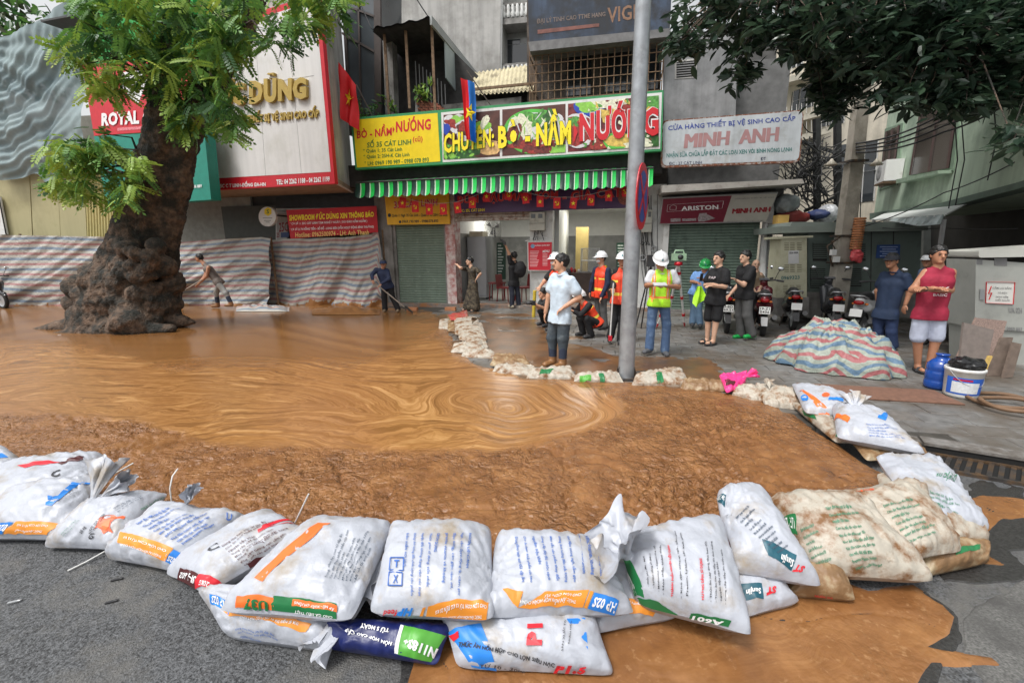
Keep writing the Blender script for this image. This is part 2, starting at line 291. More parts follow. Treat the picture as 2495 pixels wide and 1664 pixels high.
def mud_sheet(name,poly,z,y0,y1,ny,nx,x0,x1,pool=True,edge=12):
    Yr=np.exp(np.linspace(math.log(y0),math.log(y1),ny)); q=np.linspace(x0,x1,nx); YY,Q=np.meshgrid(Yr,q,indexing='ij'); XX=Q*YY
    P=np.stack([XX,YY,np.full_like(XX,z)],-1); px,py=proj(P)
    wp=np.stack([XX*2.2,YY*2.2,XX*0],-1); n1=fbm(wp,4,3); n2=fbm(wp*2.7,3,9)
    d=poly_dist(px+n1*edge,py+n2*edge*.6,poly)
    jx,jy=px+n1*28,py+n2*9
    if pool:
        ds=poly_dist(jx,jy,SWIRL_PX); zS=sstep(-14,10,ds)
        zB=sstep(0,40,905-py-12*n1-40*sstep(900,1250,px))*(1-sstep(960,1100,px+30*n1))*(1-zS)
        zL=(1-zS)*(1-zB)
        cx,cy=1235,985; dx=px-cx; cl_=(py-cy+20*np.sin(px/230)+10*np.sin(px/97+1)+10*n1)/118.; r=np.hypot(np.maximum(dx,0)/270.,cl_)+.00022*np.minimum(dx,0)*np.sin(px/310.)
        swl=r*1.1+.55*np.exp(-(np.hypot(dx/330.,cl_)/.75)**2)*vnoise(np.stack([px/140,py/60,px*0],-1),33)+.05*n1+.02*n2+.20*vnoise(np.stack([px/480,py/85,px*0],-1),5)+.07*vnoise(np.stack([px/220,py/36,px*0],-1),15)
    else: zS=np.zeros_like(XX); zB=np.zeros_like(XX); zL=np.clip(.88+.25*n1,.6,1); swl=px/900+py/350+.25*n1
    # lumpy relief where the slurry is thick
    fx=np.stack([XX*10+1.5*n1,YY*9+1.6*n2],-1); f1,f2=worley(fx,2); g1,g2=worley(fx*2.1,8)
    h1,h2=worley(fx*np.array([.42,.55])+n1[...,None]*.8,14); pt=sstep(-.25,.35,fbm(np.stack([XX*.9,YY*1.1,XX*0+3],-1),3,77)); lump=((.62-f1)*.032-np.exp(-(f2-f1)*12)*.036)*(.15+.85*pt)+((.5-g1)*.011-np.exp(-(g2-g1)*8)*.006)*(.2+.8*pt)+(.6-h1)*.016+n1*.020
    far=sstep(2.0,5.5,YY); mid=1-sstep(1750,2000,px)*.75; crack=np.exp(-np.abs(fbm(np.stack([XX*1.3,YY*2.4,XX*0],-1),3,21))*38)
    hgt=zL*((lump*(1.0-.35*far)*mid)-crack*.03*sstep(930,1080,py))+zS*(.006*fbm(np.stack([swl*18,px/700,px*0],-1),3,4))
    if not pool: hgt=hgt*.16
    P[...,2]+=hgt*sstep(0,40,d)+np.minimum(0,np.clip(d-4,-40,0)*(.0022 if pool else .0009))
    keep=d>(-16 if pool else -22); m=nx; i,j=np.meshgrid(np.arange(ny-1),np.arange(nx-1),indexing='ij'); kf=keep[:-1,:-1]&keep[1:,:-1]&keep[:-1,1:]&keep[1:,1:]; a=(i*m+j)[kf]
    Fq=np.stack([a,a+1,a+m+1,a+m],1); used=np.unique(Fq); rm=np.full(ny*nx,-1); rm[used]=np.arange(len(used)); Fq=rm[Fq]; V=P.reshape(-1,3)[used]
    me=bpy.data.meshes.new(name); me.from_pydata(V.tolist(),[],Fq.tolist()); me.materials.append(M_mud)
    me.attributes.new('along','FLOAT','POINT').data.foreach_set('value',(px/300.+.3*n1).reshape(-1)[used].astype(np.float32)); me.attributes.new('swirl','FLOAT','POINT').data.foreach_set('value',swl.reshape(-1)[used].astype(np.float32))
    zc=np.stack([zS,zL,zB,zB*0+(1. if pool else .22)],-1).reshape(-1,4)[used].astype(np.float32); me.attributes.new('zone','FLOAT_COLOR','POINT').data.foreach_set('color',zc.ravel())
    me.polygons.foreach_set('use_smooth',[True]*len(me.polygons)); me.update(); o=link(name,me); o['kind']='structure'; return o
mud_sheet('mud_pool',MUD_PX,.02,1.75,15.9,330,620,-1.9,1.08)
PUD=[(975,1720),(1000,1630),(1010,1590),(1040,1560),(1300,1480),(1700,1420),(1950,1380),(2120,1440),(2230,1425),(2300,1470),(2330,1500),(2318,1545),(2262,1575),(2300,1585),(2420,1605),(2440,1620),(2330,1618),(2270,1610),(2240,1660),(2240,1720)]
mud_sheet('mud_puddle',PUD,ROADZ+.008,1.2,2.6,170,380,-.5,1.4,False,16)
for k,pl in enumerate([[(2330,1215),(2400,1200),(2495,1215),(2560,1235),(2500,1262),(2440,1262),(2400,1300),(2340,1290)],[(2280,1340),(2330,1300),(2400,1345),(2460,1380),(2380,1370),(2300,1385)]]):
    mud_sheet('mud_puddle',pl,ROADZ+.007,1.8,3.3,90,150,.75,1.5,False,14)
# thin mud film trodden over the paving behind the sacks
M_film=mat('mud_film',C(112,80,52),.3,.35,3,bump=.003,bscale=50,dirt=C(88,74,60),damt=.4,dscale=1.6)
def film(poly,seed,z=.0085,m_=None,nm='mud_film'):
    xs=[p[0] for p in poly];ys=[p[1] for p in poly]; PX,PY=np.meshgrid(np.linspace(min(xs)-20,max(xs)+20,150),np.linspace(min(ys)-10,max(ys)+10,70)); P=np.array([[G(a_,b_,z) for a_,b_ in zip(r1,r2)] for r1,r2 in zip(PX,PY)])
    n=fbm(P*np.array([1.6,2.2,1]),5,seed); d=poly_dist(PX,PY,poly)/60+n*1.1-.05; P[...,2]=np.where(d<.12,z+np.clip(d-.12,-1,0)*.09,z); keep=d>-.28; m=150; i,j=np.meshgrid(np.arange(69),np.arange(149),indexing='ij'); kf=keep[:-1,:-1]&keep[1:,1:]&keep[1:,:-1]&keep[:-1,1:]; a_=(i*m+j)[kf]
    me=bpy.data.meshes.new('mud_film'); me.from_pydata(P.reshape(-1,3).tolist(),[],np.stack([a_,a_+1,a_+m+1,a_+m],1).tolist()); me.materials.append(m_ or M_film); o=link(nm,me); o['kind']='structure'
film([(1080,770),(1180,775),(1320,800),(1480,850),(1700,880),(1800,920),(1700,945),(1450,930),(1250,905),(1120,850)],31)
film([(1180,775),(1300,770),(1360,800),(1250,830)],5,.0065)
M_wet=mat('wet_asphalt',(.035,.034,.033),.22,.4,60,bump=.004,bscale=150)
film([(940,1700),(980,1590),(1100,1540),(1900,1400),(2150,1430),(2260,1400),(2345,1480),(2350,1560),(2300,1640),(2300,1700)],12,ROADZ+.0045,M_wet,'wet_patch')
film([(2290,1180),(2500,1175),(2560,1290),(2420,1330),(2480,1400),(2300,1420),(2250,1330)],15,ROADZ+.0045,M_wet,'wet_patch')
M_patch=mat('asphalt_patch',(.12,.118,.112),.75,.5,90,bump=.006,bscale=140,dirt=(.07,.068,.065),damt=.5,dscale=4)
film([(2330,1440),(2520,1400),(2560,1640),(2420,1664),(2340,1590)],18,ROADZ+.003,M_patch,'worn_asphalt')
# ================================================================ shop fronts
class Plane:
    def __init__(s,p,n): s.p=np.asarray(p,float); s.n=np.asarray(n,float)/np.linalg.norm(n)
    def wv(s,XY,lift=0.):
        XY=np.asarray(XY,float); d=FWD+RT*((XY[:,0:1]-CX)/F)+UP*((CY-XY[:,1:2])/F); return EYE+d*(((s.p-EYE)@s.n)/(d@s.n))[:,None]+s.n*lift
    def w(s,x,y,lift=0.): return PL(x,y,s.p,s.n)+s.n*lift
def FPL(off): return Plane(FO+FN*off,FN)
def slab(mb,pl,pts,t,mi=0,lift=0.):   # pixel polygon on a plane, given thickness behind it
    P=[pl.w(x,y,lift) for x,y in pts]; return mb.prism(P,-pl.n*t,mi)
def q4(x0,y0,x1,y1,h0,h1=None):  # left x, top y at left, right x, top y at right, heights
    h1=h0 if h1 is None else h1; return [(x0,y0),(x1,y1),(x1,y1+h1),(x0,y0+h0)]
def put_text(mb,pl,t,q,lift=.006,bold=.02,shear=0.,res=2,extr=0.,mi=0,rep=0.):
    if rep:
        for k_ in(-1,-.33,.33,1): put_text(mb,pl,t,[(x+k_*rep,y) for x,y in q],lift+.0004*k_,bold,shear,res,extr,mi)
        return
    V,Fc,a=text2d(t,bold,shear,res); q=np.array(q,float); x=V[:,0:1]; y=1-V[:,1:2]
    XY=(1-y)*((1-x)*q[0]+x*q[1])+y*((1-x)*q[3]+x*q[2]); P=pl.wv(XY,lift+extr)
    mb.add(P,Fc,mi)
    if extr:
        E={}
        for f in Fc:
            for i in range(len(f)):
                e=(f[i],f[(i+1)%len(f)]); k=tuple(sorted(e)); E[k]=None if k in E else e
        B=[e for e in E.values() if e]; n=len(P); mb.add(np.concatenate([P,P-pl.n*extr]),[(e[1],e[0],e[0]+n,e[1]+n) for e in B],mi)
def lettering(parent,pl,items,m,lift=.006,name='lettering',**k):
    mb=MB()
    for t,q in items: put_text(mb,pl,t,q,lift,**k)
    return mb.build(name,m,parent)
def letters(parent,pl,t,q,m,**k): return lettering(parent,pl,[(t,q)],m,**k)
W=lambda n,c,r=.6,**k: mat(n,c,r,**k)
M_white=W('paint_white',(.72,.72,.7),.5,var=.06,scale=3,dirt=(.5,.48,.44),damt=.2)
M_conc=W('concrete_grey',(.3,.29,.275),.85,streak=.5,var=.18,scale=2.5,bump=.004,bscale=40,dirt=(.14,.13,.12),damt=.5,dscale=1.2)
M_concl=W('plaster_pale',(.45,.44,.42),.85,streak=.45,var=.12,scale=1.2,bump=.003,bscale=30,dirt=(.27,.26,.24),damt=.5,dscale=.7)
M_dark=W('dark_recess',(.03,.028,.026),.8,var=.3); M_blk=W('black_metal',(.03,.03,.032),.5,var=.3)
M_rust=W('rusty_steel',(.19,.12,.07),.8,var=.4,scale=14); M_green=W('green_paint',(.04,.27,.1),.45,var=.1)
M_red=W('red_vinyl',C(196,28,44),.45,var=.08); M_yel=W('yellow_vinyl',C(240,212,30),.45,var=.05,streak=.08); M_gold=W('gold_letter',C(176,150,78),.35,var=.1,metal=.35)
M_glass=W('window_glass',(.03,.035,.04),.08,var=.3,scale=1,spec=.8); M_alu=W('aluminium',(.45,.46,.47),.4,metal=.6,var=.1)
M_wood=W('soffit_board',(.34,.24,.17),.7,var=.15,scale=3,dirt=(.2,.14,.1),damt=.35)
def shutter(parent,pl,x0,x1,yt,yb,m,pitch=.075,name='roller_shutter'):
    A=pl.w(x0,yt);B=pl.w(x1,yt);Cc=pl.w((x0+x1)/2,yb); z1=max(A[2],B[2]);z0=Cc[2]; n=int((z1-z0)/pitch)*6; P=[]
    for i in range(n+1):
        z=z0+(z1-z0)*i/n; k=(i%6)/6; d=.016*math.sin(math.pi*k)**.6 if i%6 else -.006
        P.append([np.array([A[0],A[1],z])+pl.n*d,np.array([B[0],B[1],z])+pl.n*d])
    o=MB().grid(P,0,False).build(name,m,parent); return o
M_shut=W('shutter_green',C(116,132,118),.5,streak=.25,var=.1,scale=2,dirt=C(150,165,150),damt=.15,dscale=9); M_shut2=W('shutter_green_dark',C(100,118,106),.5,streak=.25,var=.1,scale=2,dirt=C(70,84,76),damt=.3,dscale=5)
# ---- beef restaurant building
sX=lambda x,y,o=0.: fp(x,y,o)[0]
zY=lambda x,y,o=0.: fp(x,y,o)[1]
sA,sB,sP,sC,sD,sE,sF,sG=[sX(x,650) for x in(925,962,1090,1112,1292,1346,1540,1612)]
rb=thing('restaurant_building','narrow old shop house with open eatery downstairs and rusty window cage above the food banner','building',fw((sA+sG)/2,0,-2.5))
mb=MB(); mb.fbox(sX(1284,150,-.6),sX(1617,150),3.35,9.2,-.8,-.6); mb.fbox(sA,sX(1284,150,-.6),3.35,4.35,-.8,-.6); mb.build('upper_wall',W('upper_wall_brown',(.11,.09,.075),.85,var=.3,scale=2,dirt=(.05,.04,.035),damt=.5),rb)
for nm,a_,b_,m in(('pillar',sA,sB,M_conc),('pillar',sP,sC,W('pillar_peeling',(.62,.55,.52),.8,var=.12,scale=8,bump=.004,dirt=C(176,120,116),damt=.55,dscale=5)),('pillar',sD,sE,W('pillar_white',(.6,.6,.58),.7,var=.1,dirt=(.35,.33,.3),damt=.3)),('pillar',sF,sG,W('pillar_white'  ,(.6,.6,.58)))):
    MB().fbox(a_,b_,-.1,3.4,-.45,.06).build(nm,m,rb)
MB().fbox(sA,sG,3.36,3.9,-.9,.05).build('lintel_beam',W('beam_black',(.035,.033,.03),.8,var=.3),rb)
MB().fbox(sA,sG,-.1,.10,-.5,.12).build('door_step',W('step_stone',(.2,.17,.15),.7,var=.25,scale=12,dirt=C(150,100,60),damt=.4),rb)
pl0=FPL(-.08)
shutter(rb,pl0,962,1090,540,742,M_shut)
MB().fbox(sX(962,650)-.02,sX(968,650),.1,2.6,-.1,-.02).fbox(sX(1084,650),sX(1090,650)+.02,.1,2.6,-.1,-.02).build('shutter_rail',M_conc,rb)
hb=MB()
for k in range(5): hb.fbox(sC,sD,2.58+k*.085,2.655+k*.085,-.2,.02+.006*(k%2))
hb.build('shutter_roll_box',W('roll_box_cream',(.5,.45,.39),.6,var=.15,dirt=C(120,80,55),damt=.45,dscale=7),rb)
# rooms
M_marble=W('marble_wall_panel',(.2,.205,.2),.3,var=.35,scale=1.8,dirt=(.3,.3,.29),damt=.4,dscale=2.2); M_wup=W('room_wall_white',(.68,.69,.67),.7,var=.05); M_floor=W('room_floor_tile',(.35,.34,.32),.3,var=.12)
MB().fbox(sC,sF,.0,.115,-5.6,-.45).build('room_floor',M_floor,rb); MB().fbox(sB-.3,sF+.2,3.1,3.2,-5.6,-.9).build('room_ceiling',M_wup,rb)
for z0,z1,m,nm in((.1,2.25,M_marble,'room_wall'),(2.25,3.1,M_wup,'room_wall')):
    mb=MB(); mb.fbox(sC-.1,sF+.1,z0,z1,-5.7,-5.6); mb.fbox(sC-.12,sC-.0,z0,z1,-5.6,-.46); mb.fbox(sF,sF+.12,z0,z1,-5.6,-.46); mb.build(nm,m,rb)
MB().fbox(sE-.02,sE+.12,.1,3.1,-3.2,-.46).build('partition_wall',W('partition_pale',(.5,.52,.5),.5,var=.05),rb)
MB().fbox(sE+.45,sE+.85,.1,2.45,-2.9,-2.4).build('column',W('column_yellow',C(196,174,110),.6,var=.08),rb)
for i in range(4):
    o=MB(); c=fw(sX(1452+i*5,525,-2.5)+.0,3.085,-1.4-i*.55); o.lathe([(0,0),(.07,0),(.075,.012)],c,(0,0,-1),12); o.build('spot_lamp',W('lamp_glow',(1,.97,.9),.5,var=0,emit=14),rb)
for i,(s_,o_) in enumerate(((sE+1.0,-2.2),(sC+.9,-2.6))):
    li=bpy.data.lights.new('room_lamp','AREA'); li.energy=42; li.size=.9; li.color=(1,.96,.88); lo=bpy.data.objects.new('room_lamp',li); COL.objects.link(lo); lo.parent=rb; lo.location=Vector(fw(s_,3.05,o_)-ORG[rb]); 
# upper front: cage, signs, neighbours
cg=thing('window_cage','rusty square mesh burglar cage over the dim upstairs window','cage',fw(sX(1450,200,.5),4.6,.5))
s0,s1=sX(1290,190,.5),sX(1615,160,.5); mb=MB(); z0,z1=4.7,7.25
for i in range(21): s_=s0+(s1-s0)*i/20; mb.bar(fw(s_,z0,.5),fw(s_,z1,.5),.022)
for k in range(13): z=z0+(z1-z0)*k/12; mb.bar(fw(s0,z,.52),fw(s1,z,.52),.018)
for k in range(5):
    for s_ in(s0,s1): z=z0+(z1-z0)*k/4; mb.bar(fw(s_,z,.5),fw(s_,z,-.6),.022)
for j in range(5): mb.bar(fw(s0,z0,-.6+j*.22),fw(s0,z1,-.6+j*.22),.018)
mb.build('bar_mesh',M_rust,cg,kind='stuff')
mb=MB(); mb.bar(fw(s0,z0-.02,.5),fw(s1,z0-.02,.5),.05); mb.bar(fw(s0,z1,.5),fw(s1,z1,.5),.05); mb.build('frame',M_rust,cg)
for x0,x1,y0,y1 in((1380,1440,120,235),(1475,1535,110,225),(1560,1605,100,220)):
    MB().fbox(sX(x0,180,-.58),sX(x1,180,-.58),zY(x0,y1,-.58),zY(x0,y0,-.58),-.6,-.57).build('window',M_glass,rb)
us=thing('old_shop_sign','faded dark blue shop sign with peeling orange and white letters above the window cage','sign',fw(sX(1450,60,.7),7.2,.6)); pu=FPL(.75)
mb=MB(); slab(mb,pu,[(1284,-60),(1640,-95),(1632,78),(1290,112)],.12); mb.build('board',W('sign_blue_faded',C(56,70,90),.7,var=.35,scale=2.5,dirt=C(40,42,46),damt=.6,dscale=2,streak=.7),us)
mb=MB(); slab(mb,pu,[(1288,105),(1632,72),(1632,92),(1292,128)],.6,lift=.05); mb.build('ledge',W('ledge_grey',(.16,.16,.16),.8,var=.25),us)
letters(us,pu,'ĐẠI LÝ TINH CAO TTME HANG',q4(1308,45,1475,27,17),W('faded_orange',C(120,106,98),.7,var=.3,scale=12)); letters(us,pu,'VIGL',q4(1480,20,1560,10,38,36),W('faded_orange2',C(134,102,80),.7,var=.3,scale=12))
slab(mb:=MB(),pu,[(1310,74),(1460,58),(1460,66),(1310,84)],.004,lift=.006); mb.build('painted_stripe',W('faded_red',C(120,78,70),.7,var=.3),us)
MB().fbox(sX(1288,60,.6),sX(1632,60,.6),7.3,10.5,-.8,.55).build('balcony_front',W('balcony_dark',(.07,.075,.085),.8,var=.3),rb)
# ---- big food banner
bn=thing('food_banner','long illuminated grilled beef banner, yellow left panel and food photographs on the right','banner',fw(sX(1200,340,.9),3.9,.6)); pb=FPL(.95)
mb=MB(); slab(mb,pb,[(854,288),(1617,220),(1612,368),(866,414)],.16); mb.build('frame',M_green,bn)
mb=MB(); slab(mb,pb,[(860,293),(1066,276),(1073,394),(870,409)],.02,lift=.006); mb.build('yellow_panel',M_yel,bn)
mb=MB(); slab(mb,pb,[(1075,275),(1613,226),(1608,363),(1079,396)],.02,lift=.006); mb.build('white_border',M_white,bn)
M_ph=[W('print_'+n,c,.4,var=v,scale=s_) for n,c,v,s_ in(('brown',C(84,48,40),.4,5),('maroon',C(112,40,44),.4,6),('wood',C(92,52,44),.3,4),('leaf',C(86,150,66),.5,16),('dleaf',C(52,98,44),.5,14),('plate',C(88,186,70),.12,4),('white',C(214,214,216),.15,12),('noodle',C(222,222,196),.25,22),('meat',C(150,52,44),.45,18),('dmeat',C(110,46,40),.5,16),('bread',C(220,178,120),.3,12),('blue',C(40,70,170),.2,4),('lime',C(140,200,80),.25,10),('gold',C(214,184,92),.35,14))]
PH={n:i for i,n in enumerate(['brown','maroon','wood','leaf','dleaf','plate','white','noodle','meat','dmeat','bread','blue','lime','gold'])}
_lv=[.012]
def blob(mb,pl,cx,cy,rx,ry,m,clip,rot=0.,wob=.12,n=26,seed=0):
    _lv[0]+=.00012; r=np.random.default_rng(int(cx*7+cy*13+seed)); P=[]; ph=r.uniform(0,6,3)
    for i in range(n):
        a=2*math.pi*i/n; k=1+wob*(math.sin(3*a+ph[0])+.6*math.sin(5*a+ph[1])+.4*math.sin(9*a+ph[2])); x=rx*k*math.cos(a);y=ry*k*math.sin(a)
        X=cx+x*math.cos(rot)-y*math.sin(rot);Y=cy+x*math.sin(rot)+y*math.cos(rot)
        f=(min(max(X,clip[0]),clip[2])); t=(f-clip[0])/(clip[2]-clip[0]); yt=clip[1]+t*clip[4]; yb=clip[3]+t*clip[5]
        P.append(pl.w(f,min(max(Y,yt),yb),_lv[0]))
    mb.poly(P,PH[m])
ph=MB(); clips=[(1081,281,1218,390,-12,-8),(1224,268,1378,381,-14,-9),(1384,254,1605,371,-20,-14)]
for c,m in zip(clips,('brown','wood','maroon')):
    ph.poly([pb.w(c[0],c[1],.01),pb.w(c[2],c[1]+c[4],.01),pb.w(c[2],c[3]+c[5],.01),pb.w(c[0],c[3],.01)],PH[m])
c=clips[0]; B=lambda cx,cy,rx,ry,m,**k: blob(ph,pb,cx,cy,rx,ry,m,c,**k)
B(1108,300,26,22,'white');B(1105,300,18,13,'meat',wob=.25);B(1118,290,16,8,'lime',wob=.3);B(1088,315,9,14,'blue');B(1150,318,42,27,'white');B(1150,316,36,20,'brown');B(1145,312,14,12,'noodle',wob=.3);B(1175,310,22,14,'lime',rot=-.5);B(1180,300,8,22,'noodle',rot=.5);B(1128,310,10,12,'meat');B(1112,368,40,20,'leaf',wob=.3);B(1140,378,30,14,'dleaf',wob=.3);B(1098,372,18,14,'lime',wob=.35);B(1195,362,30,16,'bread',wob=.1);B(1190,350,26,8,'bread',rot=.1);B(1165,352,14,12,'lime',wob=.3)
for _ in range(26): x,y=RNG.uniform(1082,1160),RNG.uniform(352,390); B(x,y,RNG.uniform(3,7),RNG.uniform(2,4),['leaf','lime','dleaf'][RNG.integers(3)],rot=RNG.uniform(0,3),wob=.1,n=8)
c=clips[1]; B(1303,322,76,56,'plate',wob=.01);B(1303,320,66,45,'white',wob=.01);B(1275,305,28,30,'noodle',wob=.2);B(1312,292,26,24,'leaf',wob=.35);B(1340,300,24,26,'dleaf',wob=.3);B(1360,292,14,12,'white');B(1365,305,14,12,'white');B(1300,355,52,18,'meat',wob=.2);B(1320,362,40,13,'dmeat',wob=.25);B(1255,330,20,26,'dmeat',wob=.2);B(1340,335,20,18,'noodle',wob=.3);B(1366,362,14,16,'lime',rot=.4);B(1352,370,16,9,'lime',rot=.6)
for _ in range(34): x,y=RNG.uniform(1255,1362),RNG.uniform(278,345); B(x,y,RNG.uniform(1,2.2),RNG.uniform(9,16),['noodle','leaf','white','lime'][RNG.integers(4)],rot=RNG.uniform(-.7,.7),wob=.05,n=8)
for _ in range(22): x,y=RNG.uniform(1255,1350),RNG.uniform(340,372); B(x,y,RNG.uniform(4,9),RNG.uniform(3,5),['meat','dmeat'][RNG.integers(2)],rot=RNG.uniform(0,3),wob=.2,n=10)
c=clips[2]; B(1435,262,38,22,'blue',wob=.02);B(1435,258,32,17,'lime',wob=.1);B(1410,320,44,42,'white',wob=.02);B(1408,318,38,35,'meat',wob=.1);B(1398,296,14,12,'leaf',wob=.3);B(1490,255,40,20,'noodle',wob=.3);B(1478,282,22,16,'gold',wob=.2);B(1470,340,46,24,'meat',wob=.2);B(1508,345,40,22,'plate',wob=.03);B(1508,343,34,17,'gold',wob=.1);B(1585,250,40,26,'leaf',wob=.3);B(1590,290,26,26,'dmeat',wob=.2);B(1575,340,40,24,'dleaf',wob=.3);B(1560,355,34,14,'noodle',wob=.3);B(1540,280,30,30,'meat',wob=.2)
for _ in range(50): x,y=RNG.uniform(1386,1603),RNG.uniform(245,366); B(x,y,RNG.uniform(2,9),RNG.uniform(2,4.5),['leaf','lime','noodle','meat','dleaf','gold','dmeat'][RNG.integers(7)],rot=RNG.uniform(0,3),wob=.2,n=9)
ph.build('food_print',M_ph,bn,kind='stuff')
M_gd=W('ink_green',C(24,110,52),.5,var=.05); M_rd=W('ink_red',C(206,34,44),.5,var=.05); M_bk=W('ink_black',(.02,.02,.02),.5,var=0); M_wh=W('ink_white',(.8,.8,.8),.5,var=.03); M_yl=W('ink_yellow',C(248,228,40),.5,var=.03); M_bl=W('ink_blue',C(52,72,150),.5,var=.05); M_dbr=W('ink_dark_red',C(140,22,36),.5,var=.05)
letters(bn,pb,'BÒ - NẦM',q4(870,309,955,301,30),M_rd,lift=.01,bold=.035); letters(bn,pb,'NƯỚNG',q4(965,288,1050,281,36),M_rd,lift=.01,bold=.035)
mb=MB(); mb.poly([pb.w(957,308,.009),pb.w(962,316,.009),pb.w(957,326,.009)]); mb.poly([pb.w(1398,302,.05),pb.w(1408,323,.05),pb.w(1398,352,.05)]); mb.build('arrow_mark',M_rd,bn)
letters(bn,pb,'SỐ 35 CÁT LINH',q4(895,341,1002,333,20),M_gd,lift=.01); letters(bn,pb,'(cũ)',q4(1006,333,1030,332,17),M_rd,lift=.01)
lettering(bn,pb,[('* Quán 1: 35 Cát Linh',q4(885,364,980,359,11)),('* Quán 2: 25H-K Cát Linh',q4(886,378,998,372,11)),('* LH: 0969 190 989 - 0988 078 893',q4(888,394,1045,384,11))],M_gd,lift=.01)
def outlined(t,q,mi,mo,pl=pb,base=.05,bold=.02,parent=bn,grow=.028):
    letters(parent,pl,t,q,mo,lift=base,bold=bold+grow,name='letter_outline'); letters(parent,pl,t,q,mi,lift=base+.004,bold=bold)
outlined('CHUYÊN:',q4(1083,316,1205,303,60,56),M_yl,M_bk,bold=.035,grow=.02); outlined('BÒ - NẦM',q4(1215,280,1392,264,84,90),M_yl,M_bk,bold=.045,grow=.02); outlined('NƯỚNG',q4(1412,256,1604,240,92,92),M_rd,M_wh,bold=.045,grow=.035)
# dark space and bracket between banner and awning
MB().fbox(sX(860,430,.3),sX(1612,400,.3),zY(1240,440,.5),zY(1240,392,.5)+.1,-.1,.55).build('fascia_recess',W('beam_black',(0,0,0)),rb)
# ---- striped awning
aw=thing('striped_awning','green and dark striped fabric awning with scalloped edge under the food banner','awning',fw(sX(1230,470,1.05),2.9,.9)); pa=FPL(1.15)
tl,tr,bl,br=np.array((866,446.)),np.array((1592,409.)),np.array((868,481.)),np.array((1590,453.)); n=320; P=[];mi=[]
for i in range(n+1):
    t=i/n; top=tl+(tr-tl)*t; bo=bl+(br-bl)*t; k=t*64; sc=1+.0*t; dip=abs(math.sin(k/2*math.pi))*5; wv=.018*math.sin(k*math.pi)+.03*float(vnoise(np.array([t*9,0,0]),3))
    col=[]
    for j in range(6):
        u=j/5; p=top+(bo-top)*u; col.append(pa.w(p[0],p[1]+dip*u-2*u,wv*u+.05*u-.03*math.sin(u*3)))
    P.append(col)
    if i<n:
        q=(k%2); mi+=[0 if q<.95 else (2 if q<1.05 else (1 if q<1.95 else 2))]*5
aS=[W('awning_dark',C(22,52,44),.35,var=.1),W('awning_green',C(34,196,84),.35,var=.08),W('awning_white',C(205,230,205),.35,var=.05)]
mb=MB(); mb.grid(P,0); mb.m=mi; mb.build('valance',aS,aw)
P2=[];mi=[]
for i in range(n+1):
    t=i/n; top=tl+(tr-tl)*t; a_=pa.w(top[0],top[1]); s_=(a_-FO)@FE; P2.append([a_,fw(s_,a_[2]+.16,.45),fw(s_,a_[2]+.32,-.05)])
    if i<n: q=(t*64)%2; mi+=[0 if q<1 else 1]*2
mb=MB(); mb.grid(P2,0); mb.m=mi; mb.build('canopy_sheet',aS,aw)
mb=MB(); mb.tube([pa.w(*tl),pa.w(*tr)],.022); 
for t in(.02,.5,.98): a_=pa.w(*(tl+(tr-tl)*t)); s_=(a_-FO)@FE; mb.tube([a_,fw(s_,a_[2]+.05,-.02)],.018)
mb.build('arm_frame',M_blk,aw)
mb=MB(); slab(mb,pa,[(1527,418),(1546,416),(1546,450),(1527,452)],.006,lift=.1); mb.build('sticker',M_white,aw); letters(aw,pa,'PCCC',q4(1529,420,1544,419,8),M_rd,lift=.104)
# ---- shop signs below the awning
sg=thing('yellow_shop_sign','small yellow address sign over the closed green shutter','sign',fw(sX(1015,510,.2),2.6,.1)); py=FPL(.22)
mb=MB(); slab(mb,py,[(936,468),(1092,462),(1096,546),(944,548)],.08); mb.build('board',W('yellow_board',C(236,178,28),.5,var=.08),sg)
outlined('35 CÁT LINH',q4(960,487,1066,480,22),M_rd,M_wh,py,.006,.02,sg)
letters(sg,py,'Quán 1: Ngõ 35 Cát Linh - Quán 2: Số 25H Cát Linh',q4(955,520,1090,518,11),M_bk); letters(sg,py,'0969.190.989 - 0988.078.893',q4(980,537,1068,535,7),M_bk)
mb=MB()
for cx,cy,r in((949,525,4),(975,541,3)): mb.poly([py.w(cx+r*math.cos(a),cy+r*1.2*math.sin(a),.006) for a in np.linspace(0,6.2,14)])
mb.build('pin_mark',M_bk,sg)
pg=thing('purple_shop_sign','dark purple noodle shop sign with red letters above the open doorway','sign',fw(sX(1330,500,.3),2.6,.1)); pp=FPL(.3)
mb=MB(); slab(mb,pp,[(1106,455),(1545,440),(1545,506),(1110,521)],.1); mb.build('board',W('purple_board',C(74,40,88),.45,var=.12),pg)
outlined('BÚN ĐẬU MẮM TÔM',q4(1115,468,1360,454,34,36),M_rd,W('ink_pink',C(222,150,140),.5,var=.05),pp,.006,.03,pg); outlined('- GIA CÁT',q4(1370,462,1515,450,30),M_rd,W('ink_pink',C(0,0,0)),pp,.006,.03,pg)
letters(pg,pp,'ĐC: 25L CÁT LINH',q4(1120,509,1181,506,9),M_yl)
mb=MB(); mb.poly([pp.w(1522+18*math.cos(a),478+22*math.sin(a),.006) for a in np.linspace(0,6.2,20)]); mb.build('photo_disc',W('print_meat2',C(150,80,64),.5,var=.6,scale=20),pg)
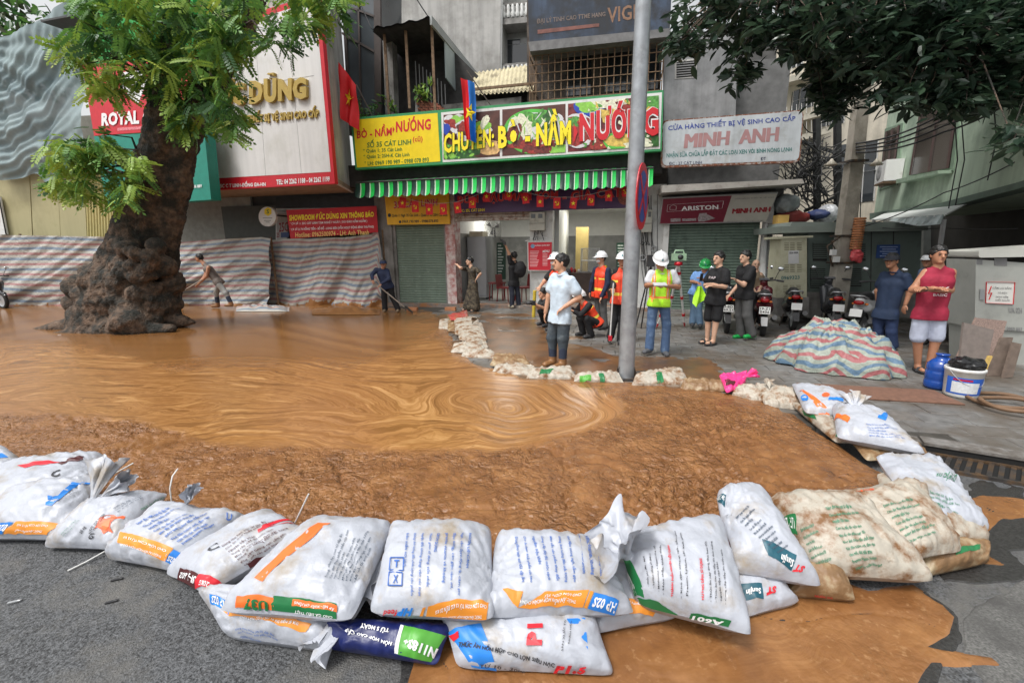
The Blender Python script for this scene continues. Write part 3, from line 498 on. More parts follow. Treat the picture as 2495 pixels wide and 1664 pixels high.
# ---- sanitary ware shop (right)
mb_=thing('plumbing_shop_building','grey rendered shop house with louvred vent and shut green roller door','building',fw(sX(1735,650),0,-2)); sH,sI=sX(1617,650),sX(1862,650)
MB().fbox(sH,sI+.3,2.55,3.3,-.5,-.1).build('beam',W('beam_black',(0,0,0)),mb_)
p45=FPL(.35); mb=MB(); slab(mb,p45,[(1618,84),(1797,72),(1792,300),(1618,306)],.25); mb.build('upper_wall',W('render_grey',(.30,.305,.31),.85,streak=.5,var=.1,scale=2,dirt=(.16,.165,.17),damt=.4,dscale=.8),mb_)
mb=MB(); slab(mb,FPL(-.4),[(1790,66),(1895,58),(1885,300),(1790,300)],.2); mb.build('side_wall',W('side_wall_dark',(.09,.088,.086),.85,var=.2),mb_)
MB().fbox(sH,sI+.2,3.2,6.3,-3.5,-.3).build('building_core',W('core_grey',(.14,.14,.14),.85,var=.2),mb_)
mb=MB(); slab(mb,p45,[(1644,148),(1699,143),(1697,190),(1644,194)],.02,lift=.012); mb.build('vent_frame',M_concl,mb_)
mb=MB(); slab(mb,p45,[(1648,153),(1695,148),(1693,187),(1648,191)],.01,lift=.014); mb.build('vent_opening',M_void,mb_)
for k in range(6):
    mb=MB(); y=156+k*6; slab(mb,p45,[(1648,y),(1695,y-4),(1695,y-1.5),(1648,y+2.5)],.015,lift=.03); mb.build('vent_slat',W('slat_grey',(.2,.2,.2),.6),mb_)
shutter(mb_,FPL(-.05),1624,1852,542,757,M_shut2)
MB().fbox(sX(1608,650)+.03,sX(1624,650),-.05,2.75,-.2,.1).build('door_jamb',M_white,mb_)
MB().fbox(sX(1852,650),sX(1868,650),-.05,2.9,-.2,.1).build('door_jamb',M_white,mb_)
MB().fbox(sH-.05,sI+.1,-.1,.06,-.3,.1).build('threshold',M_conc,mb_)
mb=MB(); slab(mb,FPL(.9),[(1612,452),(1955,436),(1960,447),(1612,470)],.9); mb.build('canopy_slab',W('canopy_grey',(.36,.34,.31),.8,var=.2,dirt=(.2,.18,.16),damt=.4),mb_)
mb=MB(); slab(mb,FPL(.1),[(1614,468),(1890,455),(1890,490),(1614,492)],.2); mb.build('roll_recess',M_dark,mb_)
ms=thing('white_enamel_shop_sign','white rust-edged enamel sign with blue, faded red and green lettering on the grey wall','sign',fw(sX(1780,340,.7),3.9,.4)); pm=FPL(.78)
def rr(c,r,pl=None):  # rounded pixel quad
    c=np.array(c,float); out=[]
    for i in range(4):
        p,a_,b_=c[i],c[i-1],c[(i+1)%4]; da=(a_-p)/np.linalg.norm(a_-p);db=(b_-p)/np.linalg.norm(b_-p)
        for t in np.linspace(0,1,5): out.append(p+(1-t)**2*da*r+t**2*db*r)
    return [tuple(o) for o in out]
mb=MB(); slab(mb,pm,rr([(1613,294),(1959,268),(1949,396),(1610,409)],14),.14); mb.build('board_edge',W('rust_edge',C(120,72,50),.8,var=.4,scale=20,dirt=C(190,190,185),damt=.4,dscale=14),ms)
mb=MB(); slab(mb,pm,rr([(1616,297),(1956,271),(1946,391),(1614,404)],13),.02,lift=.004); mb.build('panel',W('enamel_white',C(196,202,206),.35,streak=.3,var=.05,dirt=C(170,172,170),damt=.3,dscale=2),ms)
letters(ms,pm,'CỬA HÀNG THIẾT BỊ VỆ SINH CAO CẤP',q4(1628,301,1938,277,21,21),M_bl,lift=.008); letters(ms,pm,'MINH  ANH',q4(1668,328,1897,310,34,34),W('ink_rose',C(170,130,130),.5,var=.1),lift=.008,bold=.0,shear=.12,rep=2.6)
letters(ms,pm,'NHẬN SỬA CHỮA LẮP ĐẶT CÁC LOẠI XEN VÒI BÌNH NÓNG LẠNH',q4(1624,368,1929,354,20,18),W('ink_teal',C(20,110,104),.5,var=.05),lift=.008); letters(ms,pm,'ĐC : 27 CÁT LINH',q4(1630,394,1710,391,9),W('ink_navy',C(44,48,80),.5),lift=.008,bold=.012); letters(ms,pm,'ĐT',q4(1853,384,1866,383,8),W('ink_navy',(0,0,0)),lift=.008)
ar=thing('maroon_shop_sign','slanted lightbox sign, maroon left half with tap picture, grey right half, above the shutter','sign',fw(sX(1740,510,.4),2.7,.05)); px_=Plane(FO+FN*.55+np.array([0,0,3.3]),FN*math.cos(.3)+np.array([0,0,-math.sin(.3)]))
mb=MB(); slab(mb,px_,[(1614,482),(1896,469),(1868,541),(1606,547)],.1); mb.build('box',W('lightbox_edge',(.3,.3,.3),.5),ar)
mb=MB(); slab(mb,px_,[(1616,485),(1783,477),(1762,541),(1608,545)],.01,lift=.006); mb.build('maroon_panel',W('vinyl_maroon',C(112,28,48),.4,var=.06),ar)
mb=MB(); slab(mb,px_,[(1783,477),(1893,472),(1866,540),(1762,541)],.01,lift=.006); mb.build('grey_panel',W('vinyl_greige',C(172,168,160),.4,var=.05),ar)
letters(ar,px_,'ARISTON',q4(1660,503,1750,499,11),M_wh,lift=.01,bold=.03); letters(ar,px_,'MINH ANH',q4(1784,509,1877,504,12),M_dbr,lift=.01,bold=.0,shear=.15,rep=1.2); letters(ar,px_,'CỬA HÀNG THIẾT BỊ VỆ SINH',q4(1790,482,1885,478,5),W('ink_grey',(.2,.2,.2),.5),lift=.01); letters(ar,px_,'ĐC: 27 CÁT LINH - ĐỐNG ĐA - HÀ NỘI',q4(1772,538,1860,535,5),W('ink_grey',(0,0,0)),lift=.01)
mb=MB()
def pline(mb,pl,pts,wd,lift,close=False):
    P=[pl.w(x,y,lift) for x,y in pts]; P=P+[P[0]] if close else P
    for a_,b_ in zip(P[:-1],P[1:]): mb.bar(a_,b_,wd,.003)
pline(mb,px_,[(1627,499),(1763,490),(1759,508),(1625,516)],.012,.01,True); pline(mb,px_,[(1632,511),(1632,504),(1640,499),(1648,503),(1647,511)],.016,.012,True); mb.build('logo_outline',M_wh,ar)
mb=MB(); slab(mb,px_,[(1662,533),(1696,532),(1696,538),(1662,539)],.004,lift=.011); slab(mb,px_,[(1700,533),(1704,520),(1722,519),(1722,522),(1742,532),(1715,540),(1702,540)],.004,lift=.011); slab(mb,px_,[(1634,533),(1658,532),(1658,540),(1634,541)],.004,lift=.011); mb.build('tap_print',W('print_chrome',C(150,140,142),.4,var=.4,scale=20),ar)
# ---- showroom with the big corner sign (left)
yS=12.3; r_=ray(816,448); pS=EYE+r_*(yS/r_[1]); dS=np.array([1,-.40,0])/math.hypot(1,.4); PS=Plane(pS,np.array([dS[1],-dS[0],0]))
dz=thing('showroom_building','bathroom showroom house with a boxy projecting sign storey and brown soffit','building',(-7,15.5,0))
sgn=thing('showroom_sign','huge white showroom sign with red border and raised gold letters behind the tree','sign',PS.w(650,455)-PS.n*.1)
TL,TR,BR,BL=(468,76),(776,-14),(816,448),(512,464)
mb=MB(); slab(mb,PS,[TL,TR,BR,BL],.12); mb.build('red_border',M_red,sgn)
mb=MB(); slab(mb,PS,[(476,92),(768,4),(806,419),(510,436)],.02,lift=.006); mb.build('white_panel',W('panel_white',C(216,214,212),.45,streak=.16,var=.03,scale=1.5,dirt=C(200,198,192),damt=.3,dscale=1.0),sgn)
mb=MB(); pline(mb,PS,[(765,185),(640,205),(500,222)],.008,.008); pline(mb,PS,[(620,60),(648,428)],.006,.008); pline(mb,PS,[(700,40),(735,424)],.006,.008); mb.build('panel_seam',W('seam_grey',(.3,.3,.3),.6),sgn)
letters(sgn,PS,'DŨNG',q4(614,184,753,176,74,68),M_gold,lift=.006,bold=.06,extr=.09,name='raised_letters'); letters(sgn,PS,'ĐỨC',q4(508,194,602,184,76,74),M_gold,lift=.006,bold=.06,extr=.09,name='raised_letters')
letters(sgn,PS,'KINH DOANH THIẾT BỊ VỆ SINH CAO CẤP',q4(514,280,779,258,34,34),M_gold,lift=.006,bold=.035,extr=.04,name='raised_letters'); letters(sgn,PS,'THƯƠNG MẠI',q4(672,68,740,62,15),M_gold,lift=.006,bold=.02,extr=.02,name='raised_letters')
letters(sgn,PS,'ĐC: 25C C T LINH-ĐỐNG ĐA-HN',q4(515,445,648,440,14),M_wh,lift=.01,bold=.03); letters(sgn,PS,'TEL: 04 2262 1188 - 04 2262 1199',q4(674,438,804,430,13),M_wh,lift=.01,bold=.03)
A,B_=PS.w(*BR),PS.w(*TR); back=fw(sX(862,460,.05),0,.05)
mb=MB(); zb,zt=A[2],B_[2]+1.2; mb.prism([A-PS.n*.12+(0,0,.02),np.array([back[0],back[1],zb+.02]),np.array([back[0],back[1],zt]),np.array([A[0],A[1],zt])-PS.n*.12],dS*-.1); mb.build('side_panel',W('panel_side',C(206,210,214),.5,streak=.25,var=.03,dirt=C(180,182,182),damt=.3,dscale=.8),dz)
L_=PS.w(*BL)-PS.n*.13; R_=A-PS.n*.13; mb=MB(); mb.prism([L_+(0,0,.03),R_+(0,0,.03),np.array([back[0],back[1],zb+.03]),np.array([-11.5,15.9,zb+.03])],(0,0,.12)); mb.build('soffit',M_wood,dz)
mb=MB(); mb.prism([L_+(0,0,.16),R_+(0,0,.16),np.array([back[0],back[1],zb+.16]),np.array([-11.5,15.9,zb+.16])],(0,0,5.4)); mb.build('sign_storey',M_concl,dz)
pd=FPL(-.6); mb=MB(); slab(mb,pd,[(180,430),(925,430),(925,750),(180,750)],.2); mb.build('shop_front',W('front_dark',(.06,.055,.05),.7,var=.25,scale=2),dz)
mb=MB(); slab(mb,FPL(-.35),[(505,505),(680,500),(680,590),(505,590)],.1); mb.build('dark_shutter',W('shutter_olive',(.085,.083,.07),.6,var=.12),dz)
mb=MB(); slab(mb,FPL(-.3),[(672,512),(700,511),(700,585),(672,585)],.1); slab(mb,FPL(-.3),[(672,508),(935,500),(935,513),(672,519)],.1); mb.build('white_post',M_white,dz)
mb=MB(); slab(mb,FPL(-.2),[(672,480),(925,475),(925,503),(672,508)],.3); mb.build('black_fascia',M_blk,dz)
# stored boxes in the dark doorway
mb=MB()
for x0,y0,x1,y1 in((435,528,460,550),(463,540,490,575),(462,515,500,538),(440,552,462,590),(465,576,498,598)): slab(mb,FPL(-.45),[(x0,y0),(x1,y0-1),(x1,y1-1),(x0,y1)],.25)
mb.build('stacked_boxes',W('carton_dim',(.2,.16,.13),.8,var=.3),dz,kind='stuff')
# red notice banner
nb=thing('notice_banner','red cloth notice banner with yellow and white lettering tied above the striped tarpaulin','banner',fw(sX(810,540,.25),2.3,.1)); pn=FPL(.3)
nbp=[(697,512),(917,502),(921,566),(708,582)]; mb=MB(); slab(mb,pn,nbp,.012); mb.build('cloth',W('banner_red',C(188,28,42),.6,var=.1,scale=3),nb)
letters(nb,pn,'SHOWROOM ĐỨC DŨNG XIN THÔNG BÁO',q4(705,520,911,512,19,17),M_yl,bold=.04)
lettering(nb,pn,[('* CƠ SỞ 1: 25C CÁT LINH TẠM NGHỈ 7 NGÀY ( DO ĐÀO HẦM NGẦM )',q4(706,540,895,533,10)),('* CƠ SỞ 2: 74 HỒNG TIẾN - BỒ ĐỀ - LONG BIÊN (VẪN HOẠT ĐỘNG BÌNH THƯỜNG)',q4(706,554,911,547,10))],M_wh,bold=.03)
letters(nb,pn,'Hotline: 0962500974 - LH: Anh Thanh',q4(720,567,899,560,12),W('ink_straw',C(236,206,120),.5),bold=.015)
# round projecting sign
rs=thing('round_sign','white round projecting sign with yellow hexagon emblem beside the red notice banner','sign',fw(sX(652,527,.4),3.0,.2)); pr=FPL(.5)
def disc(pl,cx,cy,rx,ry,lift,n=28): return [pl.w(cx+rx*math.cos(a),cy+ry*math.sin(a),lift) for a in np.linspace(0,2*math.pi,n,endpoint=False)]
MB().prism(disc(pr,651,528,21,24,0),-pr.n*.1).build('disc',M_white,rs); MB().poly([pr.w(653+10*math.cos(a),516+11*math.sin(a),.004) for a in np.arange(6)*math.pi/3+.5]).build('hexagon_emblem',M_yel,rs)
letters(rs,pr,'S',q4(650,511,656,511,10),M_gd,lift=.008); mb=MB()
for y,w_ in((531,15),(537,11),(541,6)): slab(mb,pr,[(652-w_/1.3,y),(652+w_/1.3,y),(652+w_/1.3,y+1.5),(652-w_/1.3,y+1.5)],.002,lift=.005)
mb.build('small_print',W('ink_grey',(.2,.2,.2)),rs); MB().bar(pr.w(672,525,-.05),pr.w(678,525,-.75),.05).build('bracket',M_blk,rs)
hn=thing('house_number_board','pale board with red house number 25C beside the notice banner','sign',fw(sX(690,560,-.1),2,-.1)); ph_=FPL(-.12)
mb=MB(); slab(mb,ph_,[(674,520),(700,519),(700,583),(674,584)],.04); mb.build('board',W('board_dirty',(.4,.38,.36),.7,var=.15),hn); letters(hn,ph_,'25C',q4(680,543,702,541,23),M_dbr); letters(hn,ph_,'25',q4(674,567,681,567,12),M_dbr); mb=MB(); slab(mb,ph_,[(685,567),(704,566),(704,578),(685,579)],.01,lift=.01); mb.build('blue_plate',W('plate_blue',C(40,60,110),.5),hn)
# ================================================================ what stands behind and beside the shop fronts
YP=lambda Y,sl=0.: Plane((0,Y,0),(sl/math.hypot(1,sl),-1/math.hypot(1,sl),0))   # upright plane Y=Y+sl*X
def slabY(mb,Y,pts,t,sl=0.,mi=0,lift=0.): return slab(mb,YP(Y,sl),pts,t,mi,lift)
# tall pale house behind
tb=thing('tall_rear_house','tall pale rendered house with small balustrade balconies rising behind the eatery','building',(-.5,19,0))
mb=MB(); slabY(mb,18.2,[(870,-260),(1224,-260),(1216,330),(886,330)],6,-.25); mb.build('blank_wall',M_concl,tb)
mb=MB(); slabY(mb,19.2,[(1216,-260),(1300,-260),(1300,330),(1216,330)],5,-.25); mb.build('balcony_wall',W('wall_pale_grey',(.4,.4,.38),.85,var=.1),tb)  # set-back balcony wall in a slightly darker plain tone
for y0 in(62,210):
    mb=MB(); slabY(mb,18.4,[(1210,y0-14),(1300,y0-22),(1300,y0-8),(1210,y0)],1.0,-.25); mb.build('balcony_slab',M_conc,tb)
    mb=MB(); slabY(mb,18.4,[(1212,y0-52),(1300,y0-60),(1300,y0-54),(1212,y0-46)],.12,-.25); mb.build('balcony_rail',M_conc,tb)
    for k in range(8):
        p=YP(18.45,-.25).w(1217+k*11,y0-16-k); q=YP(18.45,-.25).w(1217+k*11,y0-47-k); h=q[2]-p[2]
        MB().lathe([(.05,0),(.09,h*.25),(.05,h*.55),(.075,h*.8),(.06,h)],p,seg=8).build('baluster',M_white,tb)
w1=[(1233,96),(1300,92),(1300,175),(1233,178)]; mb=MB(); slabY(mb,19.15,w1,.05,-.25,lift=.02); fr_=mb.build('window',W('frame_grey',(.4,.4,.4),.6),tb)
mb=MB(); slabY(mb,19.15,[(1237,112),(1298,108),(1298,172),(1237,175)],.02,-.25,lift=.04); mb.build('pane',M_glass,fr_); mb=MB(); slabY(mb,19.15,[(1237,99),(1268,97),(1268,109),(1237,111)],.02,-.25,lift=.04); mb.build('pane',M_glass,fr_)
mb=MB(); mb.tube([YP(18.3,-.25).w(1222,-40),YP(18.3,-.25).w(1219,190)],.06); mb.build('drain_pipe',M_white,tb)
# corrugated lean-to roof, parapet, brick stub
lr=thing('corrugated_lean_to','cream corrugated sheet lean-to roof on a stained parapet left of the window cage','roof',fw(sX(1200,240,-1),4.6,-1))
pk=FPL(-.4); pf=FPL(-1.6); P=[]
for i in range(61):
    x=1148+i*(1300-1148)/60; d=.03*math.sin(i*1.6); P.append([pk.w(x,232-i*.18)+(0,0,d),pf.w(x+8,208-i*.35)+(0,0,d+.35)])
MB().grid(P).build('corrugated_sheet',W('sheet_cream',C(190,180,148),.6,var=.15,scale=4,dirt=C(130,120,96),damt=.35),lr)
mb=MB(); slab(mb,FPL(-.5),[(1080,256),(1270,236),(1270,330),(1080,330)],.25); mb.build('parapet',W('parapet_stained',(.2,.19,.175),.9,var=.25,scale=3,dirt=(.09,.085,.08),damt=.5),lr)
mb=MB(); slab(mb,FPL(-.38),[(1150,215),(1300,200),(1300,206),(1150,221)],.06); mb.build('purlin',M_rust,lr); mb=MB(); slab(mb,FPL(-.9),[(1150,232),(1300,215),(1300,330),(1150,330)],.1); mb.build('dark_back',M_dark,lr)
bw=thing('brick_stub_wall','broken red brick wall end with a leafy plant above the yellow banner','wall',fw(sX(1040,260,-.2),4.7,-.2)); pz=FPL(-.1); brk=W('brick_red',C(150,92,72),.85,var=.25,scale=8,bump=.003)
for r in range(9):
    for k in range(5):
        x=1012+k*13+(r%2)*6+r*1.5; y=238+r*6.2
        if x>1062+r*2 or y<234+(x-1015)*.35: continue
        mb=MB(); slab(mb,pz,[(x,y),(x+12,y+1.5),(x+12,y+6.6),(x,y+5.2)],.2,lift=RNG.uniform(0,.015)); mb.build('brick',brk,bw)
mb=MB(); slab(mb,FPL(-.13),[(1012,240),(1075,262),(1080,330),(1012,330)],.2); mb.build('mortar',M_conc,bw)
# dark canopy roof running back, pale side curtain
dc=thing('dark_canopy_roof','ragged dark sheet canopy over the upstairs yard with a pale grey side sheet','canopy',fw(sX(1000,120,0),5.6,-.5))
pq=FPL(.5); a_=pq.w(905,74);b_=pq.w(1047,49); dv=-FN*5.6; mb=MB(); n=24; P=[]
for i in range(n+1):
    t=i/n; p=a_+(b_-a_)*t; e=.12*float(fbm(np.array([t*9,2,0]),3,4)); P.append([p+FN*e+(0,0,e*.3),p+dv*.5,p+dv])
mb.grid(P,0,False); P2=[[q+np.array([0,0,.05]) for q in c] for c in P]; mb.grid(P2,0,False); mb.build('roof_sheet',W('sheet_black',(.035,.034,.036),.7,var=.4),dc)
MB().prism([b_+(0,0,.1),b_+dv+(0,0,.1),b_+dv-(0,0,.12),b_-(0,0,.12)],FE*.06).build('fascia_board',W('fascia_grey',(.33,.35,.34),.6,var=.1),dc)
c0=b_+dv*.18-(0,0,.12); MB().prism([c0,b_+dv*.8-(0,0,.12),b_+dv*.8-(0,0,.75),b_+dv*.42-(0,0,1.25),c0-(0,0,.95)],FE*.03).build('side_sheet',W('sheet_teal_grey',(.36,.42,.42),.6,var=.1,scale=1.5),dc)
for t,l in((.12,2.2),(.5,2.0),(.95,2.3)): p=a_+(b_-a_)*t+dv*.06; MB().bar(p,p-(0,0,l),.07).build('post',M_rust,dc)
MB().prism([a_+dv*.95,b_+dv*.95,b_+dv*.95-(0,0,2.6),a_+dv*.95-(0,0,2.6)],dv*.02).build('rear_dark_fill',M_dark,dc)  # closing sheet; the gloom under the roof is put into its dark colour
mb=MB(); slab(mb,FPL(-1.3),[(930,90),(1060,80),(1185,205),(1185,320),(930,320)],.15); mb.build('dark_fill_sheet',W('interior_shade',(.045,.043,.042),.85,var=.3),dc)  # added sheet, near-black colour standing for the shaded yard interior
for i in range(9): p=PL(1012+i*9,150+i*7,FO-FN*.7,FN); MB().bar(p,p-(0,0,1.1),.025).build('railing_bar',W('steel_grey',(.2,.2,.2),.6),dc)
mb=MB(); slab(mb,FPL(-.3),[(932,100),(955,96),(962,300),(940,300)],.3); mb.build('concrete_post',M_conc,dc)
# glazed corner between the two houses
gb=thing('glazed_stair_bay','dark steel-framed glass stair bay right of the white showroom sign','building',fw(sX(885,200,-.6),0,-1)); pgz=FPL(-.55)
mb=MB(); slab(mb,pgz,[(822,-200),(918,-200),(926,330),(850,330)],1.5); mb.build('glass_wall',W('bay_glass',(.06,.07,.078),.12,var=.3,scale=.8,spec=.8),gb)
for pts in([(910,-200),(926,-200),(932,330),(916,330)],[(868,-200),(872,-200),(884,330),(880,330)],[(826,-200),(832,-200),(858,330),(852,330)],[(835,80),(915,125),(915,131),(835,86)],[(828,8),(915,40),(915,45),(828,13)]):
    mb=MB(); slab(mb,pgz,pts,.08,lift=.05); mb.build('mullion',W('mullion_brown',(.06,.045,.04),.6),gb)
# ---- left neighbour: tile shop sign, hoarding, scaffold netting
rg=thing('tile_shop_sign','red and teal tile shop sign box with bright green side, partly hidden by the tree','sign',(-11,14.6,2.5)); pl_=YP(9.7,-.40)
mb=MB(); slab(mb,pl_,[(196,-60),(470,-130),(470,350),(232,360)],.5); mb.build('green_box',W('box_green',C(20,150,60),.5,var=.1),rg)
mb=MB(); slab(mb,pl_,[(203,160),(478,140),(478,315),(232,332)],.03,lift=.03); mb.build('red_panel',M_red,rg)
mb=MB(); slab(mb,pl_,[(232,333),(500,318),(517,487),(262,505)],.3,lift=.03); mb.build('teal_panel',W('vinyl_teal',C(22,130,112),.5,var=.08),rg)
letters(rg,pl_,'ROYAL G',q4(252,277,372,268,32,34),M_wh,lift=.05,bold=.05); letters(rg,pl_,'0243 736 889',q4(455,453,496,450,8),M_wh,lift=.05,bold=.03)
mb=MB(); slab(mb,pl_,[(289,313),(350,309),(350,316),(289,320)],.003,lift=.035); mb.build('small_print',W('ink_faint_pink',C(220,120,130),.5,var=.5,scale=30),rg)
mb=MB(); mb.poly([pl_.w(x,y,.035) for x,y in((300,178),(355,172),(362,195),(340,255),(322,240),(300,215))]); mb.build('white_emblem',M_wh,rg)
mb=MB(); slab(mb,pl_,[(215,85),(240,80),(240,330),(215,330)],.2,lift=-.6); mb.build('dark_wall',M_dark,rg)
p=pl_.w(215,80,.0); MB().prism([pl_.w(153,73,.5),pl_.w(228,60,.5),pl_.w(240,66,-.3),pl_.w(170,78,-.3)],(0,0,.05)).build('tin_canopy',W('tin_dark',(.05,.05,.05),.6),rg)
MB().prism([(-30,18.4,-.1),(-9,15.9,-.1),(-9,18,-.1),(-30,22,-.1)],(0,0,6.5)).build('tile_shop_building',W('wall_beige_far',(.34,.32,.28),.85,var=.15),label='plain beige shop house behind the steel hoarding and netting',cat='building')
hd=thing('steel_hoarding','tall pale yellow steel sheet hoarding behind the striped tarpaulin, left edge','fence',(-15.5,15.6,0)); hp=YP(14.35,-.085)
xs=[-60,72,140,205]; 
for i,(x0,x1) in enumerate(zip(xs[:-1],xs[1:])):
    mb=MB(); slab(mb,hp,[(x0+1,412),(x1-1,405),(x1+16,752),(x0+18,752)],.03,lift=RNG.uniform(0,.02)); mb.build('steel_sheet',W('sheet_straw',C(176,168,128),.55,streak=.15,var=.05,scale=.7,dirt=C(158,150,112),damt=.35,dscale=.7),hd)
P=[]
for i in range(40):
    x=206+i*1.75; d=.03 if (i//2)%2 else 0; P.append([hp.w(x,398,d),hp.w(x+12,752,d)])
MB().grid(P,0,False).build('ribbed_sheet',W('sheet_straw2',C(190,178,122),.55,var=.05),hd)
lw=thing('white_edge_sign','tilted white sign with red letter at the far left edge','sign',hp.w(10,570,.1)); mb=MB(); slab(mb,hp,[(-40,480),(8,480),(26,572),(-40,573)],.05,lift=.1); mb.build('board',M_white,lw); mb=MB(); pline(mb,hp,[(8,480),(26,572)],.05,.13); mb.build('edge_strip',M_blk,lw); letters(lw,hp,'G',q4(-3,532,8,531,13),M_rd,lift=.108,bold=.05)
# netting
nn,mm=70,90; P=np.zeros((nn,mm,3)); npl=YP(14.0,-.085)
U_,V_=np.meshgrid(np.linspace(0,1,nn),np.linspace(0,1,mm),indexing='ij'); xt=-40+U_*235; yt=95-np.maximum(0,xt)*.52-6*np.sin(U_*9); yb=432-14*U_+10*np.sin(U_*7)+34*np.exp(-((U_-.63)/.07)**2); x=xt+(18*U_-6)*V_; y=yt+(yb-yt)*V_
r=np.hypot(U_,(V_-.05)*1.5); pa_=np.arctan2(V_-.02,U_+.08); d=(.035*np.sin(r*70+2*np.sin(pa_*3))+.07*np.sin(r*19+pa_*2)+.05*np.sin(pa_*26))*(.35+.65*sstep(0,.5,V_))*(1-.7*sstep(.55,.95,U_))+.14*fbm(np.stack([U_*5,V_*4,U_*0+1],-1),3,6)
P=(npl.wv(np.stack([x.ravel(),y.ravel()],1))+npl.n*d.reshape(-1,1)).reshape(nn,mm,3)
def net_material():
    m=mat('scaffold_net',C(136,152,154),.8,var=.18,scale=1.2,dirt=C(108,126,132),damt=.4,dscale=.8); b=m.node_tree.nodes['Principled BSDF']; b.inputs['Alpha'].default_value=.93; return m
MB().grid(P).build('scaffold_net',net_material(),org=(-14,15.2,4),label='grey green scaffold netting draped in swags over the upper left corner',cat='net')
# ---- houses to the right
cb=thing('cream_rear_house','cream rear house with balconies and dark barred windows behind the concrete pole','building',(14,21,0)); pc=YP(20,0)
mb=MB(); slab(mb,pc,[(1885,100),(2180,50),(2150,640),(1885,640)],6); mb.build('wall',W('wall_cream',(.62,.56,.46),.8,streak=.35,var=.08,scale=1,dirt=(.42,.38,.31),damt=.35,dscale=.7),cb)
for pts in([(2040,355),(2140,340),(2128,490),(2035,500)],[(2000,240),(2060,225),(2055,300),(1998,310)],[(1930,225),(1985,205),(1980,260),(1925,275)],[(1905,120),(1960,100),(1955,160),(1903,175)]):
    mb=MB(); slab(mb,pc,pts,.03,lift=.02); wn=mb.build('window',M_glass,cb); q=[np.array(t,float) for t in pts]
    for t in(.02,.34,.66,.98): mb=MB(); a1=q[0]+(q[1]-q[0])*t;b1=q[3]+(q[2]-q[3])*t; pline(mb,pc,[a1,b1],.07,.05); mb.build('frame_bar',M_white,wn)
    mb=MB(); pline(mb,pc,[q[0]*.5+q[3]*.5,q[1]*.5+q[2]*.5],.06,.05); mb.build('frame_bar',M_white,wn)
for y in(180,282,330):
    mb=MB(); slab(mb,YP(19.2),[(1888,y+16),(2030,y-22),(2030,y-8),(1888,y+30)],.8); mb.build('balcony_slab',W('balcony_cream',(.5,.46,.38),.8),cb)
    for k in range(12): mb=MB(); pline(mb,YP(19.15),[(1893+k*12,y+14-k*3.3),(1893+k*12,y-14-k*3.3)],.035,0); mb.build('railing_bar',M_white,cb)
GD=np.array([-.42,-.907,0]); GP=Plane((10.4,11.9,0),(-.907,.42,0)); gh=thing('green_corner_house','pale mint green corner house with dark windows and an air conditioner, upper right','building',(11,10,0))
mb=MB(); slab(mb,GP,[(2128,532),(2168,250),(2190,100),(2300,-200),(2900,-800),(2900,330),(2495,455),(2300,506)],4); mb.build('upper_wall',W('wall_mint',C(182,200,178),.85,streak=.35,var=.06,scale=1,dirt=C(126,146,126),damt=.4,dscale=.6,bump=.003,bscale=40),gh)
mb=MB(); slab(mb,GP,[(2128,520),(2300,496),(2495,445),(2900,320),(2900,345),(2495,461),(2300,510),(2128,535)],.3,lift=.1); mb.build('band_moulding',W('band_mint_dark',C(96,112,100),.85,var=.15),gh)
for pts in([(2250,278),(2340,258),(2318,410),(2225,427)],[(2166,320),(2197,305),(2180,445),(2150,457)]):
    mb=MB(); slab(mb,GP,[(pts[0][0]-7,pts[0][1]-6),(pts[1][0]+7,pts[1][1]-6),(pts[2][0]+8,pts[2][1]+6),(pts[3][0]-7,pts[3][1]+7)],.05,lift=.03); f_=mb.build('window',W('frame_mint',C(128,150,128),.7),gh)
    mb=MB(); slab(mb,GP,pts,.02,lift=.05); mb.build('pane',W('pane_dark_red',(.03,.02,.02),.15,var=.3),f_)
    q=[np.array(t,float) for t in pts]
    for t in(0,.5,1): mb=MB(); pline(mb,GP,[q[0]+(q[1]-q[0])*t,q[3]+(q[2]-q[3])*t],.06,.07); mb.build('mullion',W('mullion_red',(.08,.05,.045),.6),f_)
    mb=MB(); pline(mb,GP,[q[0]*.75+q[3]*.25,q[1]*.75+q[2]*.25],.05,.07); mb.build('mullion',W('mullion_red',(0,0,0)),f_)
mb=MB(); slab(mb,GP,[(2212,436),(2322,414),(2322,422),(2212,446)],.25,lift=.25); mb.build('sill',W('sill_mint',C(140,160,138),.8),gh)
# ground floor: dark recess with canopy
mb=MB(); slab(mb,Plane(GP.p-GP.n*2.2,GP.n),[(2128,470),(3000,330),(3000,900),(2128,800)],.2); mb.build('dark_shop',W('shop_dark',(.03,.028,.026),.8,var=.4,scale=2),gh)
mb=MB(); slab(mb,Plane(GP.p-GP.n*2.0,GP.n),[(2128,470),(2250,470),(2250,800),(2128,800)],.3); mb.build('pier',W('pier_grey',(.16,.17,.16),.8),gh)
cpn=thing('white_canopy','thin white sheet canopy with a wrinkled plastic flap under the green house','canopy',(9.5,9.6,2.5))
mb=MB(); pcn=Plane(GP.p+GP.n*.9,GP.n); pw=Plane(GP.p-GP.n*.1,GP.n); mb.prism([pcn.w(2122,538),pcn.w(2302,527),pw.w(2358,498),pw.w(2160,520)],(0,0,.03)); mb.build('sheet',W('sheet_offwhite',(.55,.57,.55),.6,var=.08),cpn)
P=[[pcn.w(2180+i*3,533-i*.25,.05*math.sin(i*1.1)),pcn.w(2180+i*3,538-i*.25+min(i,25)*.75,.05*math.sin(i*1.4)+.08)] for i in range(42)]; MB().grid(P).build('plastic_flap',W('plastic_film',(.4,.46,.46),.2,var=.3,scale=8),cpn)
for x in(2130,2300): q=pcn.w(x,535); MB().bar(q,(q[0]+.1,q[1],0),.05).build('post',W('steel_grey',(0,0,0)),cpn)
